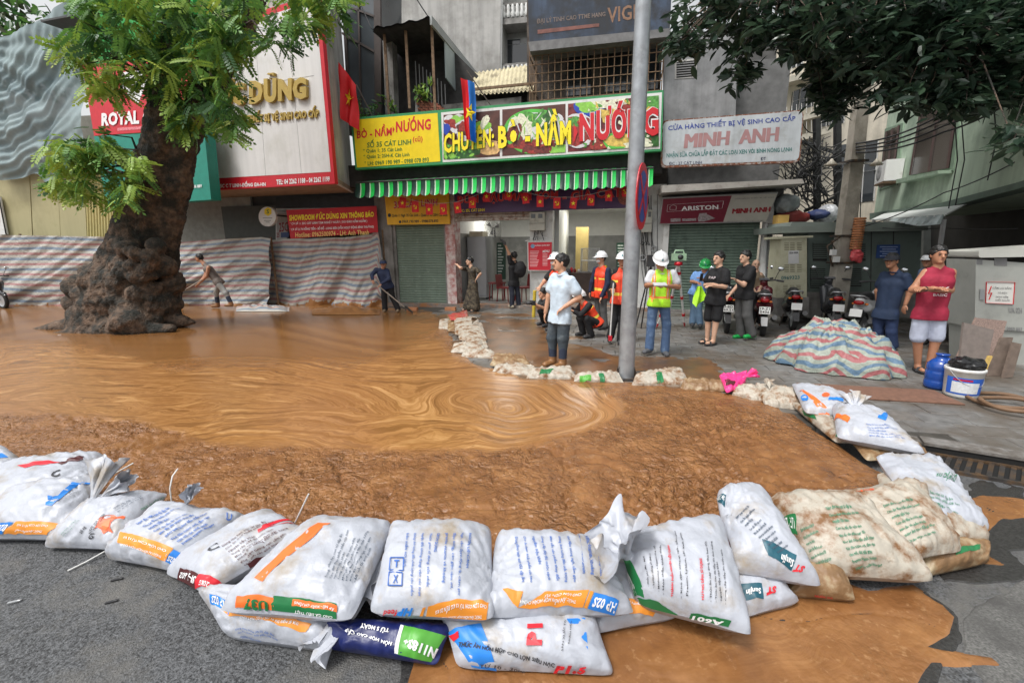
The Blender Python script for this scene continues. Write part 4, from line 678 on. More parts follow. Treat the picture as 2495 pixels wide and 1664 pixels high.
# filler blocks of the street beyond, seen between leaves and past the pole
mb=MB(); slabY(mb,26,[(1500,250),(2700,200),(2700,700),(1500,700)],4); mb.build('far_terrace_house',W('far_grey',(.35,.34,.32),.9,var=.1),label='distant grey terrace house showing between cables and leaves',cat='building')
# air conditioner
ac=thing('air_conditioner','white outdoor air conditioner unit on the green house wall','air conditioner',GP.w(2190,437)); acp=Plane(GP.p+GP.n*.45,GP.n)
c=GP.w(2190,418,.22); ax=(GD,GP.n,(0,0,1)); MB().box(c,(.42,.2,.28),ax).build('casing',M_white,ac); MB().lathe([(0,.0),(.05,.02),(.2,.01),(.22,0)],c+GP.n*.2-GD*.1,GP.n,20).build('fan_guard',W('fan_grey',(.3,.3,.3),.6,var=.3,scale=30),ac); MB().box(c-(0,0,.31),(.4,.2,.02),ax).build('bracket',M_rust,ac)
# ---- electrical cabinets
M_cab=W('cabinet_grey_green',C(96,108,102),.55,var=.06,scale=2,dirt=C(82,92,86),damt=.3); pcab=YP(11.2,-.12)
ec=thing('grey_substation_cabinet','long grey green substation cabinet with louvred doors behind the concrete pole','cabinet',(8.6,10.6,0))
mb=MB(); slab(mb,pcab,[(1968,560),(2246,558),(2240,712),(1968,712)],1.2); mb.build('body',M_cab,ec)
mb=MB(); slab(mb,YP(11.0,-.12),[(1903,552),(2262,550),(2262,562),(1903,568)],1.5); slab(mb,YP(11.1,-.12),[(1930,541),(2225,541),(2225,551),(1925,552)],1.2); mb.build('roof_lid',W('lid_grey',C(118,126,120),.55,var=.06),ec)
mb=MB(); slab(mb,YP(11.15,-.12),[(1965,712),(2244,712),(2244,775),(1965,775)],1.25); mb.build('plinth',M_conc,ec)
for x0,x1,y0,y1 in((1980,2014,592,636),(1974,2010,652,702),(2088,2108,592,636),(2062,2098,652,698)):
    mb=MB(); slab(mb,pcab,[(x0,y0),(x1,y0),(x1,y1),(x0,y1)],.01,lift=.012); lv=mb.build('louvre_panel',M_dark,ec); mb=MB(); n=int((y1-y0)/5)
    for k in range(n): y=y0+k*5; slab(mb,pcab,[(x0,y),(x1,y),(x1,y+2.6),(x0,y+2.6)],.012,lift=.026)
    mb.build('louvre_slats',M_cab,lv,kind='stuff')
mb=MB()
for x in(2040,2122,2176): slab(mb,pcab,[(x,562),(x+2,562),(x,708),(x-2,708)],.004,lift=.006)
mb.build('door_gap',M_dark,ec)
mb=MB(); slab(mb,pcab,[(2136,597),(2192,596),(2190,629),(2133,629)],.01,lift=.02); bp_=mb.build('blue_notice',W('notice_blue',C(44,76,134),.5,var=.1),ec); mb=MB()
for k in range(5): slab(mb,pcab,[(2142+(k%2)*6,601+k*5.5),(2186-(k*5)%9,601+k*5.5),(2186-(k*5)%9,603+k*5.5),(2142+(k%2)*6,603+k*5.5)],.002,lift=.024)
mb.build('small_print',W('ink_pale_blue',C(160,176,210),.5,var=.4,scale=60),ec)
cc=thing('cream_cabinet','cream metal utility cabinet with paper notices beside the shut green roller door','cabinet',(6.9,10.9,0)); pcc=YP(10.75,-.12)
mb=MB(); slab(mb,pcc,[(1904,580),(1966,578),(1966,724),(1892,726)],.55); mb.build('body',W('cabinet_cream',C(178,176,152),.55,var=.06,dirt=C(150,146,122),damt=.3),cc)
mb=MB(); slab(mb,pcc,[(1893,577),(1979,574),(1979,579),(1893,583)],.7,lift=.04); mb.build('lid',W('cabinet_cream',(0,0,0)),cc); mb=MB(); slab(mb,pcc,[(1892,726),(1970,724),(1970,770),(1892,770)],.6,lift=.02); mb.build('plinth',M_conc,cc)
for x0,y0 in((1911,592),(1925,592),(1942,592),(1911,645),(1925,645),(1942,645),(1908,695),(1924,695),(1940,695)):
    mb=MB()
    for k in range(5): slab(mb,pcc,[(x0,y0+k*4),(x0+11,y0+k*4),(x0+11,y0+k*4+1.6),(x0,y0+k*4+1.6)],.003,lift=.005)
    mb.build('vent_louvres',W('louvre_brown',C(120,116,96),.6),cc)
mb=MB(); slab(mb,pcc,[(1921,611),(1946,610),(1946,642),(1920,643)],.002,lift=.008); mb.build('paper_notice',W('paper',C(190,190,190),.8,var=.06),cc)
letters(cc,pcc,'SỬA NHÀ',q4(1923,613,1944,612,6),M_bk,lift=.012); letters(cc,pcc,'0969323',q4(1903,673,1948,671,9),W('ink_teal_dim',C(70,110,110),.6),lift=.008)
# near cabinet at the right edge
nc=thing('near_grey_cabinet','tall pale grey electrical cabinet with white lid and danger notice, right edge','cabinet',(7.9,6.6,0)); pnc=YP(8.05,-.23)
mb=MB(); slab(mb,pnc,[(2378,632),(2700,655),(2700,820),(2375,800)],.6); mb.build('body',W('cabinet_pale_grey',C(166,168,162),.5,var=.05,dirt=C(150,152,146),damt=.3),nc)
mb=MB(); slab(mb,pnc,rr([(2377,610),(2700,590),(2700,622),(2377,628)],6),.7,lift=.06); mb.build('lid',W('lid_white',C(196,196,188),.5,var=.05),nc); mb=MB(); slab(mb,pnc,[(2380,800),(2700,822),(2700,1200),(2380,1030)],.55,lift=-.03); mb.build('lower_body',W('cabinet_pale_grey',(0,0,0)),nc)
nq=[(2402,687),(2471,688),(2467,741),(2400,738)]; mb=MB(); slab(mb,pnc,nq,.004,lift=.006); np_=mb.build('danger_notice',W('notice_white',C(214,214,208),.5,var=.03),nc); mb=MB(); pline(mb,pnc,nq,.012,.012,True); pline(mb,pnc,[(2414,697),(2407,715),(2415,713),(2408,730)],.014,.012); mb.build('red_border',M_rd,np_)
lettering(np_,pnc,[('CẤM LẠI GẦN!',q4(2417,697,2463,698,8)),('CÓ ĐIỆN',q4(2430,710,2452,711,6)),('NGUY HIỂM',q4(2425,719,2455,720,6)),('CHẾT NGƯỜI',q4(2423,727,2458,728,6))],W('ink_grey',(0,0,0)),lift=.012,bold=.015)
mb=MB(); slab(mb,pnc,[(2422,629),(2453,629),(2453,648),(2422,647)],.003,lift=.006); slab(mb,pnc,[(2379,632),(2393,632),(2393,645),(2379,644)],.003,lift=.006); mb.build('label_plate',W('plate_grey',(.2,.2,.2),.6),nc)
letters(nc,pnc,'UA 024',q4(2457,748,2490,750,14),W('ink_grey_soft',(.22,.22,.22),.7,var=.3,scale=40),bold=.02); mb=MB(); slab(mb,pnc,[(2386,704),(2396,704),(2396,730),(2385,730)],.01,lift=.02); mb.build('door_handle',M_alu,nc)
letters(nc,pnc,'0989 887',q4(2452,796,2490,798,10),W('ink_grey_soft',(0,0,0)))
# ================================================================ signed-distance modelling (for bark, bodies, cloth)
def snets(D,lo,h):
    """naive surface nets of a sampled distance field D"""
    s=D<0; n=D.shape; cnt=np.zeros(np.array(n)-1,np.int8); acc=np.zeros(tuple(np.array(n)-1)+(3,))
    I=np.indices(n); 
    for ax in range(3):
        sl0=[slice(None)]*3;sl1=[slice(None)]*3; sl0[ax]=slice(0,-1);sl1[ax]=slice(1,None)
        a=D[tuple(sl0)];b=D[tuple(sl1)]; cr=(a<0)!=(b<0); idx=np.argwhere(cr); t=a[cr]/(a[cr]-b[cr]); pos=idx.astype(float); pos[:,ax]+=t
        o=[k for k in range(3) if k!=ax]
        for d0 in(0,-1):
            for d1 in(0,-1):
                c=idx.copy(); c[:,o[0]]+=d0;c[:,o[1]]+=d1; ok=np.all((c>=0)&(c<np.array(cnt.shape)),1); cc=c[ok]
                np.add.at(cnt,tuple(cc.T),1); np.add.at(acc,tuple(cc.T),pos[ok])
    act=np.argwhere(cnt>0); vid=np.full(cnt.shape,-1,np.int64); vid[tuple(act.T)]=np.arange(len(act)); V=acc[tuple(act.T)]/cnt[tuple(act.T)][:,None]*h+lo; Fc=[]
    for ax in range(3):
        sl0=[slice(None)]*3;sl1=[slice(None)]*3; sl0[ax]=slice(0,-1);sl1[ax]=slice(1,None)
        a=D[tuple(sl0)];b=D[tuple(sl1)]; idx=np.argwhere((a<0)!=(b<0)); o=[k for k in range(3) if k!=ax]; ok=(idx[:,o[0]]>0)&(idx[:,o[1]]>0)&(idx[:,o[0]]<n[o[0]]-1)&(idx[:,o[1]]<n[o[1]]-1); idx=idx[ok]
        if not len(idx): continue
        q=[]
        for d0,d1 in((0,0),(-1,0),(-1,-1),(0,-1)): c=idx.copy();c[:,o[0]]+=d0;c[:,o[1]]+=d1; q.append(vid[tuple(c.T)])
        q=np.stack(q,1); inside=D[tuple(idx.T)]<0; flip=inside^(ax==1); q[~flip]=q[~flip][:,::-1]; Fc.append(q)
    return V,np.concatenate(Fc)
def smin(a,b,k):
    h=np.clip(.5+.5*(b-a)/k,0,1); return b*(1-h)+a*h-k*h*(1-h)
def cap(P,a,b,ra,rb):
    a=np.asarray(a,float);b=np.asarray(b,float);ab=b-a;t=np.clip(((P-a)@ab)/(ab@ab+1e-12),0,1); return np.linalg.norm(P-a-t[...,None]*ab,axis=-1)-(ra+(rb-ra)*t)
def elld(P,c,r,R=None):
    q=(P-np.asarray(c,float)); q=q if R is None else q@R; r=np.asarray(r,float); k0=np.linalg.norm(q/r,axis=-1); k1=np.linalg.norm(q/r**2,axis=-1); return k0*(k0-1)/(k1+1e-9)
def gridP(lo,hi,h):
    lo=np.asarray(lo,float);n=np.ceil((np.asarray(hi)-lo)/h).astype(int)+1; return np.stack(np.meshgrid(*[lo[i]+h*np.arange(n[i]) for i in range(3)],indexing='ij'),-1)
class SD:
    """distance field on a block grid, built up from capsules and ellipsoids"""
    def __init__(s,lo,hi,h): s.lo=np.asarray(lo,float); s.h=h; s.n=np.ceil((np.asarray(hi)-s.lo)/h).astype(int)+2; s.D=np.full(s.n,.3)
    def _blk(s,lo,hi):
        a=np.clip(np.floor((lo-s.lo)/s.h).astype(int),0,s.n-1);b=np.clip(np.ceil((hi-s.lo)/s.h).astype(int)+1,1,s.n); P=np.stack(np.meshgrid(*[s.lo[i]+s.h*np.arange(a[i],b[i]) for i in range(3)],indexing='ij'),-1); return tuple(slice(x,y) for x,y in zip(a,b)),P
    def cap(s,a,b,ra,rb=None,k=.03,flat=None):
        a=np.asarray(a,float);b=np.asarray(b,float);rb=ra if rb is None else rb;m=max(ra,rb)+.07; sl,P=s._blk(np.minimum(a,b)-m,np.maximum(a,b)+m)
        if P.size: s.D[sl]=smin(s.D[sl],cap(P,a,b,ra,rb),k)
        return s
    def ell(s,c,r,k=.02,R=None):
        c=np.asarray(c,float);m=max(r)+.06; sl,P=s._blk(c-m,c+m)
        if P.size: s.D[sl]=smin(s.D[sl],elld(P,c,r,R),k)
        return s
    def cut(s,fn): # keep where fn<0
        P=np.stack(np.meshgrid(*[s.lo[i]+s.h*np.arange(s.n[i]) for i in range(3)],indexing='ij'),-1); s.D=np.maximum(s.D,fn(P)); return s
    def mesh(s): s.D[0]=s.D[-1]=.3; s.D[:,0]=s.D[:,-1]=.3; s.D[:,:,0]=s.D[:,:,-1]=.3; return snets(s.D,s.lo,s.h)
# ================================================================ trees
BY=10.5; px2m=BY/F*1.02
tr=thing('gnarled_street_tree','huge gnarled tree with burled double trunk and feathery green leaves standing in the mud','tree',AtY(300,790,BY)*[1,1,0])
def ch(pts,radii,dy=0.): return [(AtY(x,y,BY+dy),r*px2m) for (x,y),r in zip(pts,radii)]
stems=[ch([(285,800),(310,690),(335,560),(362,440),(395,320),(402,200),(425,60),(450,-160)],[84,66,44,35,29,22,20,18],-.1),ch([(372,800),(375,690),(398,560),(425,450),(440,350),(505,215),(585,70),(660,-120)],[60,44,32,32,30,28,25,23],.15)]
burl=[]; rr_=np.random.default_rng(3)
for x,y,r,dy in((195,700,30,-.2),(228,668,24,-.35),(262,632,20,-.3),(190,740,26,-.1),(400,650,26,-.5),(420,690,26,-.25),(360,705,24,-.75),(300,690,34,-.8),(265,730,40,-.7),(340,745,38,-.75),(390,740,32,-.5),(215,770,34,-.4),(300,650,26,-.75),(240,690,34,-.6),(318,610,22,-.7),(295,600,20,-.65),(430,740,14,-.2),(380,600,20,-.55),(345,660,22,-.78),(275,670,20,-.8),(205,720,22,-.5),(170,735,14,-.1)):
    burl.append((AtY(x,y,BY+dy*.8),r*px2m))
for k in range(60):
    y=rr_.uniform(590,790); wd=np.interp(y,[590,640,700,790],[62,84,108,118]); xc=np.interp(y,[590,700,790],[340,305,305]); x=xc+wd*rr_.uniform(-.92,.92); dy=-.85*math.sqrt(max(0,1-((x-xc)/wd)**2)); burl.append((AtY(x,y,BY+dy),rr_.uniform(7,17)*px2m))
roots=[ch([(250,795),(150,800),(75,812)],[40,18,8],-.3),ch([(340,795),(250,812),(140,818)],[40,22,9],-.8),ch([(390,780),(440,782),(470,785)],[30,14,5],-.3),ch([(320,790),(330,806),(420,800)],[40,20,9],-.9)]
lo=AtY(60,830,BY)-(0,1.3,0); hi=AtY(560,-170,BY)+(1.6,.9,0); lo[2]=-.08; lo[0]=-11.9; hi[0]=-3.2
S=SD(lo,hi,.045)
for st_ in stems+roots:
    for (a,ra),(b,rb) in zip(st_[:-1],st_[1:]): S.cap(a,b,ra,rb,.08)
for c,r in burl: S.ell(c,(r,r,r),.06)
V,Fq=S.mesh(); Nn=fbm(V*3.2,3,2)*.06-np.abs(fbm(V*np.array([9,9,5]),4,5))*.09-np.abs(fbm(V*np.array([16,16,7]),3,15))*.05+.05; ctr=np.zeros_like(V); st0=np.array([s[0] for s in stems[0]]+[s[0] for s in stems[1]])
j=np.argmin(np.linalg.norm(V[:,None]-st0[None],axis=2),1); nd=V-st0[j]; nd[:,2]*=.3; nd/=np.linalg.norm(nd,axis=1)[:,None]; V=V+nd*Nn[:,None]
def bark_material():
    m=mat('bark',(.12,.08,.055),.85,var=.6,scale=9,bump=.05,bscale=26,dirt=(.022,.022,.018),damt=.62,dscale=3.2); return m
mb=MB(); mb.add(V,Fq.tolist(),0,True); mb.build('trunk',bark_material(),tr)
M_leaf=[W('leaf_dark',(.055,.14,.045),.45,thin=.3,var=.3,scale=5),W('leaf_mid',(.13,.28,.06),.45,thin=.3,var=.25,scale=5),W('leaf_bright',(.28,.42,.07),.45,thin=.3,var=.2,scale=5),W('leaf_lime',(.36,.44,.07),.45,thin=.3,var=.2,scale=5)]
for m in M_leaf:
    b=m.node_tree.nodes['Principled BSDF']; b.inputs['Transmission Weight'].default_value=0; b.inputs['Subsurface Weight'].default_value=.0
def rotm(R_,n,tilt):   # random frames: y axis = direction, z = up-ish normal
    d=tilt; d=d/np.linalg.norm(d,axis=1)[:,None]; up=np.tile([0,0,1.],(n,1))+R_.normal(0,.45,(n,3)); x=np.cross(d,up); x/=np.linalg.norm(x,axis=1)[:,None]+1e-9; z=np.cross(x,d); return x,d,z
def foliage(centers,dirs,scales,tmplV,tmplF,mids,rng):
    n=len(centers); x,y,z=rotm(rng,n,dirs); Vt=np.asarray(tmplV); k=len(Vt)
    W_=centers[:,None]+scales[:,None,None]*(Vt[None,:,0:1]*x[:,None]+Vt[None,:,1:2]*y[:,None]+Vt[None,:,2:3]*z[:,None]); Ft=np.asarray(tmplF); Fa=(np.arange(n)*k)[:,None,None]+Ft[None]; return W_.reshape(-1,3),Fa.reshape(-1,Ft.shape[1]),np.repeat(mids,len(Ft))
def leaf_obj(name,V,Fa,mi,mats,parent):
    o0=ORG[parent]; me=bpy.data.meshes.new(name); me.from_pydata((V-o0).tolist(),[],Fa.tolist())
    for m in mats: me.materials.append(m)
    me.polygons.foreach_set('material_index',mi.astype(np.int32)); me.polygons.foreach_set('use_smooth',[False]*len(Fa)); me.update(); return link(name,me,parent)
# pinnate leaf: drooping stalk with paired leaflets
tv=[];tf=[]
for i in range(8):
    t=.14+i*.115; dz_=-.28*t*t
    for sg_ in(-1,1):
        if i==7 and sg_>0: continue
        b0=np.array([0,t,dz_]); L=.26*(1-.25*abs(t-.55)); dr=np.array([sg_*.86,.45,-.22]) if i<7 else np.array([0,1,-.4]); dr/=np.linalg.norm(dr); sd=np.cross(dr,(0,0,1)); sd/=np.linalg.norm(sd)
        k=len(tv); tv+=[b0,b0+dr*L*.45+sd*.074+(0,0,-.01),b0+dr*L,b0+dr*L*.45-sd*.074+(0,0,-.01)]; tf+=[(k,k+1,k+2,k+3)]
k=len(tv); tv+=[np.array([.008,0,0]),np.array([-.008,0,0]),np.array([0,.97,-.27]),np.array([0,.97,-.26])]; tf+=[(k,k+1,k+2,k+3)]
R_=np.random.default_rng(11); cen=[];dirs=[];scl=[];mid=[]
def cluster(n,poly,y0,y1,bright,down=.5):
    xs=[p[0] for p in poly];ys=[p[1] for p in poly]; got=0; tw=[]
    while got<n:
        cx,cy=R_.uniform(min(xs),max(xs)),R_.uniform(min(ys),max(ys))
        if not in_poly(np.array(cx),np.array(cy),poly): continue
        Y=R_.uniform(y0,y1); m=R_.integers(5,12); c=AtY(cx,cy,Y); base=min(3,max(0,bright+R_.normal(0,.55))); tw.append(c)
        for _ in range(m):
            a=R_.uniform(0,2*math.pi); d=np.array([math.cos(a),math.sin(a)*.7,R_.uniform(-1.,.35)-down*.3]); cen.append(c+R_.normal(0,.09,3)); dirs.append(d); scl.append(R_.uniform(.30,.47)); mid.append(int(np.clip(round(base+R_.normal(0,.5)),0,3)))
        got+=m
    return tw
TW=[]
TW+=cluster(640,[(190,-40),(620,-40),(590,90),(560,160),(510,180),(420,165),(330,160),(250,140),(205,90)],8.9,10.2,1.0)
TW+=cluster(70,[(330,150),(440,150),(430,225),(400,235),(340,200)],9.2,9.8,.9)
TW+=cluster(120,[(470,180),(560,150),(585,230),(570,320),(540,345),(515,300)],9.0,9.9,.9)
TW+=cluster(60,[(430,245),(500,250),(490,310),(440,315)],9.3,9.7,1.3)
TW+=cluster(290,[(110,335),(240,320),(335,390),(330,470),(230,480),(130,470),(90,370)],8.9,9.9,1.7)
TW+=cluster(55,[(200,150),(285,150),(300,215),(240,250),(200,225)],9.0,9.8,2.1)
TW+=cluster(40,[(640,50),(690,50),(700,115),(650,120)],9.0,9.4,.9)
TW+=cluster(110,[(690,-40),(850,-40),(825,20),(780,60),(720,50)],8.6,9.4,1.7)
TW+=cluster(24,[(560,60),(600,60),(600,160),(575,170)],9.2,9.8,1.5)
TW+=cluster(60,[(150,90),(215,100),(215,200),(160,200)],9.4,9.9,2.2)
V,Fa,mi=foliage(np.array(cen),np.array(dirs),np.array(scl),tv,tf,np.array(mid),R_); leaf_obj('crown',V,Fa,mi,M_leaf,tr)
mb=MB(); anch=[AtY(400,200,BY),AtY(425,60,BY),AtY(505,215,BY+.1),AtY(585,70,BY+.1),AtY(362,440,BY-.4),AtY(450,-100,BY),AtY(640,-80,BY)]
for c in TW[::2]:
    a=min(anch,key=lambda q:np.linalg.norm(q-c)); l=np.linalg.norm(c-a)
    if l<2.6: m=(a+c)/2+R_.normal(0,.12,3)+(0,0,.15*l); mb.tube([a,m,c],[.035,.02,.008],5)
mb.build('branches',MATS['bark'],tr,kind='stuff')
# ---- broad-leaved tree overhead at the right
t2=thing('broad_leaved_tree','dark broad leaved tree whose boughs hang across the upper right of the view','tree',(9.6,5.6,0))
mb=MB(); mb.tube([(9.6,5.6,-.1),(9.5,5.7,1.5),(9.3,6,3.4),(9.0,6.4,5.2)],[.36,.28,.24,.2],12); tk=mb.build('trunk',MATS['bark'],t2)
tv=[];tf=[]; tv=[(0,0,0),(.17,.28,.03),(.2,.55,.02),(.12,.82,-.02),(0,1.05,-.1),(-.12,.82,-.02),(-.2,.55,.02),(-.17,.28,.03),(0,.5,-.03)]; tf=[(0,1,2,8),(8,2,3,4),(4,5,6,8),(8,6,7,0)]
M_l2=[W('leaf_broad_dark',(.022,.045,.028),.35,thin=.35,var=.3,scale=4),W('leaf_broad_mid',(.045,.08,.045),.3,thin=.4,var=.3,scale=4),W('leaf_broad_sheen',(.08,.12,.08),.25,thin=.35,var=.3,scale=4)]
cen=[];dirs=[];scl=[];mid=[]; TW2=[]
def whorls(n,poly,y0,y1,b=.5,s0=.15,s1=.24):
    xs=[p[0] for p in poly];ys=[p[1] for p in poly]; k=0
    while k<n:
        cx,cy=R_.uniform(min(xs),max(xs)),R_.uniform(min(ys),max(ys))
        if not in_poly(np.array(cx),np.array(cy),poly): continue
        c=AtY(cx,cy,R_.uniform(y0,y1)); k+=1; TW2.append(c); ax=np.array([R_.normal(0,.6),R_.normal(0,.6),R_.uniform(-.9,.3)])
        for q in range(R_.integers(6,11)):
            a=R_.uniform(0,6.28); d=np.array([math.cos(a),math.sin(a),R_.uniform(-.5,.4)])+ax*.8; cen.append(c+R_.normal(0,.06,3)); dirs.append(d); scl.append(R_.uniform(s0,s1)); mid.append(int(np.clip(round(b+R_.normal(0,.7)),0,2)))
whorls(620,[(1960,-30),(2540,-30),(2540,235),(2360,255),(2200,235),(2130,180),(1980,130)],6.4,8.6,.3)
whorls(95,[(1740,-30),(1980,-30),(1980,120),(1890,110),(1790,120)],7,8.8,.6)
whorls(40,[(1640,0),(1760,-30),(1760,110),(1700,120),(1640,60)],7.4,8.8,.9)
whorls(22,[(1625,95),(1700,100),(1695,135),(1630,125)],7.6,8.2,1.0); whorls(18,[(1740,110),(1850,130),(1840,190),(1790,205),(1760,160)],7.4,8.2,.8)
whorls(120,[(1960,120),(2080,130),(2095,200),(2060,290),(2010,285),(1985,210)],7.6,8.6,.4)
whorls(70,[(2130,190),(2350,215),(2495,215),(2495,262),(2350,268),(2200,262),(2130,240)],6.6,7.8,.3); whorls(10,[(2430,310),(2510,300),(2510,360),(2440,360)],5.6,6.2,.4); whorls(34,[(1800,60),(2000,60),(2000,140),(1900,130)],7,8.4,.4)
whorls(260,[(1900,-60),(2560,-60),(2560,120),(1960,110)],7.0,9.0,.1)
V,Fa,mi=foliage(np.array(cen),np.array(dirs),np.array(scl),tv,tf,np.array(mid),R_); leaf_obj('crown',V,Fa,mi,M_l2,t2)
mb=MB(); hubs=[np.array(p,float) for p in((8.6,7.0,6.2),(7.2,7.4,6.4),(5.8,7.8,6.3),(4.4,8.0,6.2),(7.0,8.0,5.2),(8.2,7.2,5.0))]
mb.tube([(9.0,6.4,5.2),(8.6,7.0,6.2),(7.2,7.4,6.4),(5.8,7.8,6.3),(4.4,8,6.2)],[.2,.14,.1,.07,.04],8); mb.tube([(9.0,6.4,5.0),(8.2,7.2,5.1),(7.0,8,5.1)],[.14,.09,.05],8)
mb.build('limb',MATS['bark'],t2); mb=MB()
for c in TW2[::2]:
    a=min(hubs,key=lambda q:np.linalg.norm(q-c)); m=(a+c)/2+(0,0,.1)+R_.normal(0,.08,3); mb.tube([a,m,c],[.025,.014,.006],4)
mb.build('branches',MATS['bark'],t2,kind='stuff')
# ---- trees beyond, upper left, and small plants upstairs
def far_tree(name,label,base,cpos,rad,n,seed,s,mats):
    r=np.random.default_rng(seed); t=thing(name,label,'tree',base); c=np.array(cpos); MB().tube([np.array(base)-(0,0,.1),(np.array(base)+c)/2,c],[.3,.22,.08],8).build('trunk',MATS['bark'],t)
    p=r.normal(0,1,(n,3)); p/=np.linalg.norm(p,axis=1)[:,None]; p*=(r.uniform(.3,1,(n,1))**.5); cl=r.normal(0,1,(14,3)); cl/=np.linalg.norm(cl,axis=1)[:,None]; ce=c+(cl[r.integers(14,size=n)]*.65+p*.5)*np.array(rad)
    V,Fa,mi=foliage(ce,r.normal(0,1,(n,3)),r.uniform(s*.7,s*1.3,n),tv,tf,r.integers(0,len(mats),n),r); leaf_obj('crown',V,Fa,mi,mats,t)
far_tree('distant_tree','dim green tree rising behind the scaffold netting, top left corner',(-25,24,0),(-25.5,24,11.5),(3.6,2,2.6),1500,5,.5,M_leaf[:2]+[W('leaf_olive',(.08,.10,.05),.5)])
far_tree('distant_tree','thin brownish tree behind the bright green sign edge, top left',(-19,26,0),(-18.6,26,14.2),(3.2,2,2.4),800,6,.5,[W('leaf_olive',(0,0,0)),W('leaf_brown',(.10,.07,.05),.5)])
def sprig(name,label,c,n,s,seed,mats,spread=.3,up=.6):
    r=np.random.default_rng(seed); t=thing(name,label,'plant',c); mb=MB(); ce=[];di=[]
    for k in range(max(3,n//9)):
        e=np.array(c)+(r.normal(0,spread),r.normal(0,spread*.6),abs(r.normal(up,.2))); mb.tube([c,(np.array(c)+e)/2+r.normal(0,.05,3),e],[.014,.01,.004],4)
        for q in range(9): tt=r.uniform(.4,1.05); ce.append(np.array(c)+(e-np.array(c))*tt); di.append(r.normal(0,1,3)+(0,0,-.2))
    mb.build('stem',MATS['bark'],t); V,Fa,mi=foliage(np.array(ce),np.array(di),r.uniform(s*.7,s*1.2,len(ce)),tv,tf,r.integers(0,len(mats),len(ce)),r); leaf_obj('foliage',V,Fa,mi,mats,t)
sprig('balcony_plant','leafy green plant growing out of the broken brick wall',fw(sX(1018,245,0),zY(1018,250,0),0),70,.2,3,M_leaf[1:3],.28,.4)
sprig('balcony_plant','dark shrub behind the upper left corner of the food banner',fw(sX(895,285,.2),zY(895,288,.2),.2),110,.17,4,M_leaf[:2],.38,.15)
sprig('balcony_plant','thin vine on the concrete post above the yellow panel',fw(sX(962,272,.1),zY(962,275,.1),.1),45,.14,9,M_leaf[1:3],.22,.4)
# ================================================================ sandbags
M_bag=mat('woven_sack_white',(.42,.44,.49),.42,crumple=.012,var=.05,scale=5,bump=.006,bscale=22,dirt=(.33,.28,.22),damt=.30,dscale=4)
M_bagd=mat('woven_sack_muddy',(.47,.43,.36),.5,crumple=.016,var=.2,scale=7,bump=.008,bscale=20,dirt=C(120,84,50),damt=.50,dscale=7)
M_bagb=mat('woven_sack_brown',C(132,102,70),.5,crumple=.016,var=.25,scale=8,bump=.008,bscale=20,dirt=C(170,156,128),damt=.35,dscale=8)
M_bagn=mat('woven_sack_navy',C(26,36,92),.4,crumple=.012,var=.15,bump=.003,bscale=26); M_bagp=mat('pink_plastic',C(232,60,132),.35,var=.1,bump=.006,bscale=18); M_bagr=mat('red_muddy_plastic',C(170,70,64),.45,var=.2,bump=.006,bscale=18,dirt=C(150,105,70),damt=.4,dscale=9)
I_or=W('sack_orange',C(222,140,48),.45,var=.08); I_bl=W('sack_blue',C(40,124,208),.45,var=.06); I_rd=W('sack_red',C(208,36,50),.45,var=.06); I_br=W('sack_maroon',C(78,32,34),.45,var=.08); I_gr=W('sack_green',C(30,110,62),.45,var=.08); I_lg=W('sack_lime',C(84,160,60),.45,var=.1); I_te=W('sack_teal',C(28,84,100),.45,var=.08); I_tx=W('sack_text_blue',C(66,104,176),.5,var=.05); I_gy=W('sack_text_grey',C(70,84,100),.5,var=.05); I_dk=W('sack_text_black',(.03,.03,.035),.5); I_gn=W('sack_text_green',C(70,128,100),.5,var=.1); I_vm=W('sack_vermilion',C(232,98,52),.45,var=.08); I_og=W('sack_orange_deep',C(226,110,44),.45,var=.06)
class Bag: pass
BAGS=[]
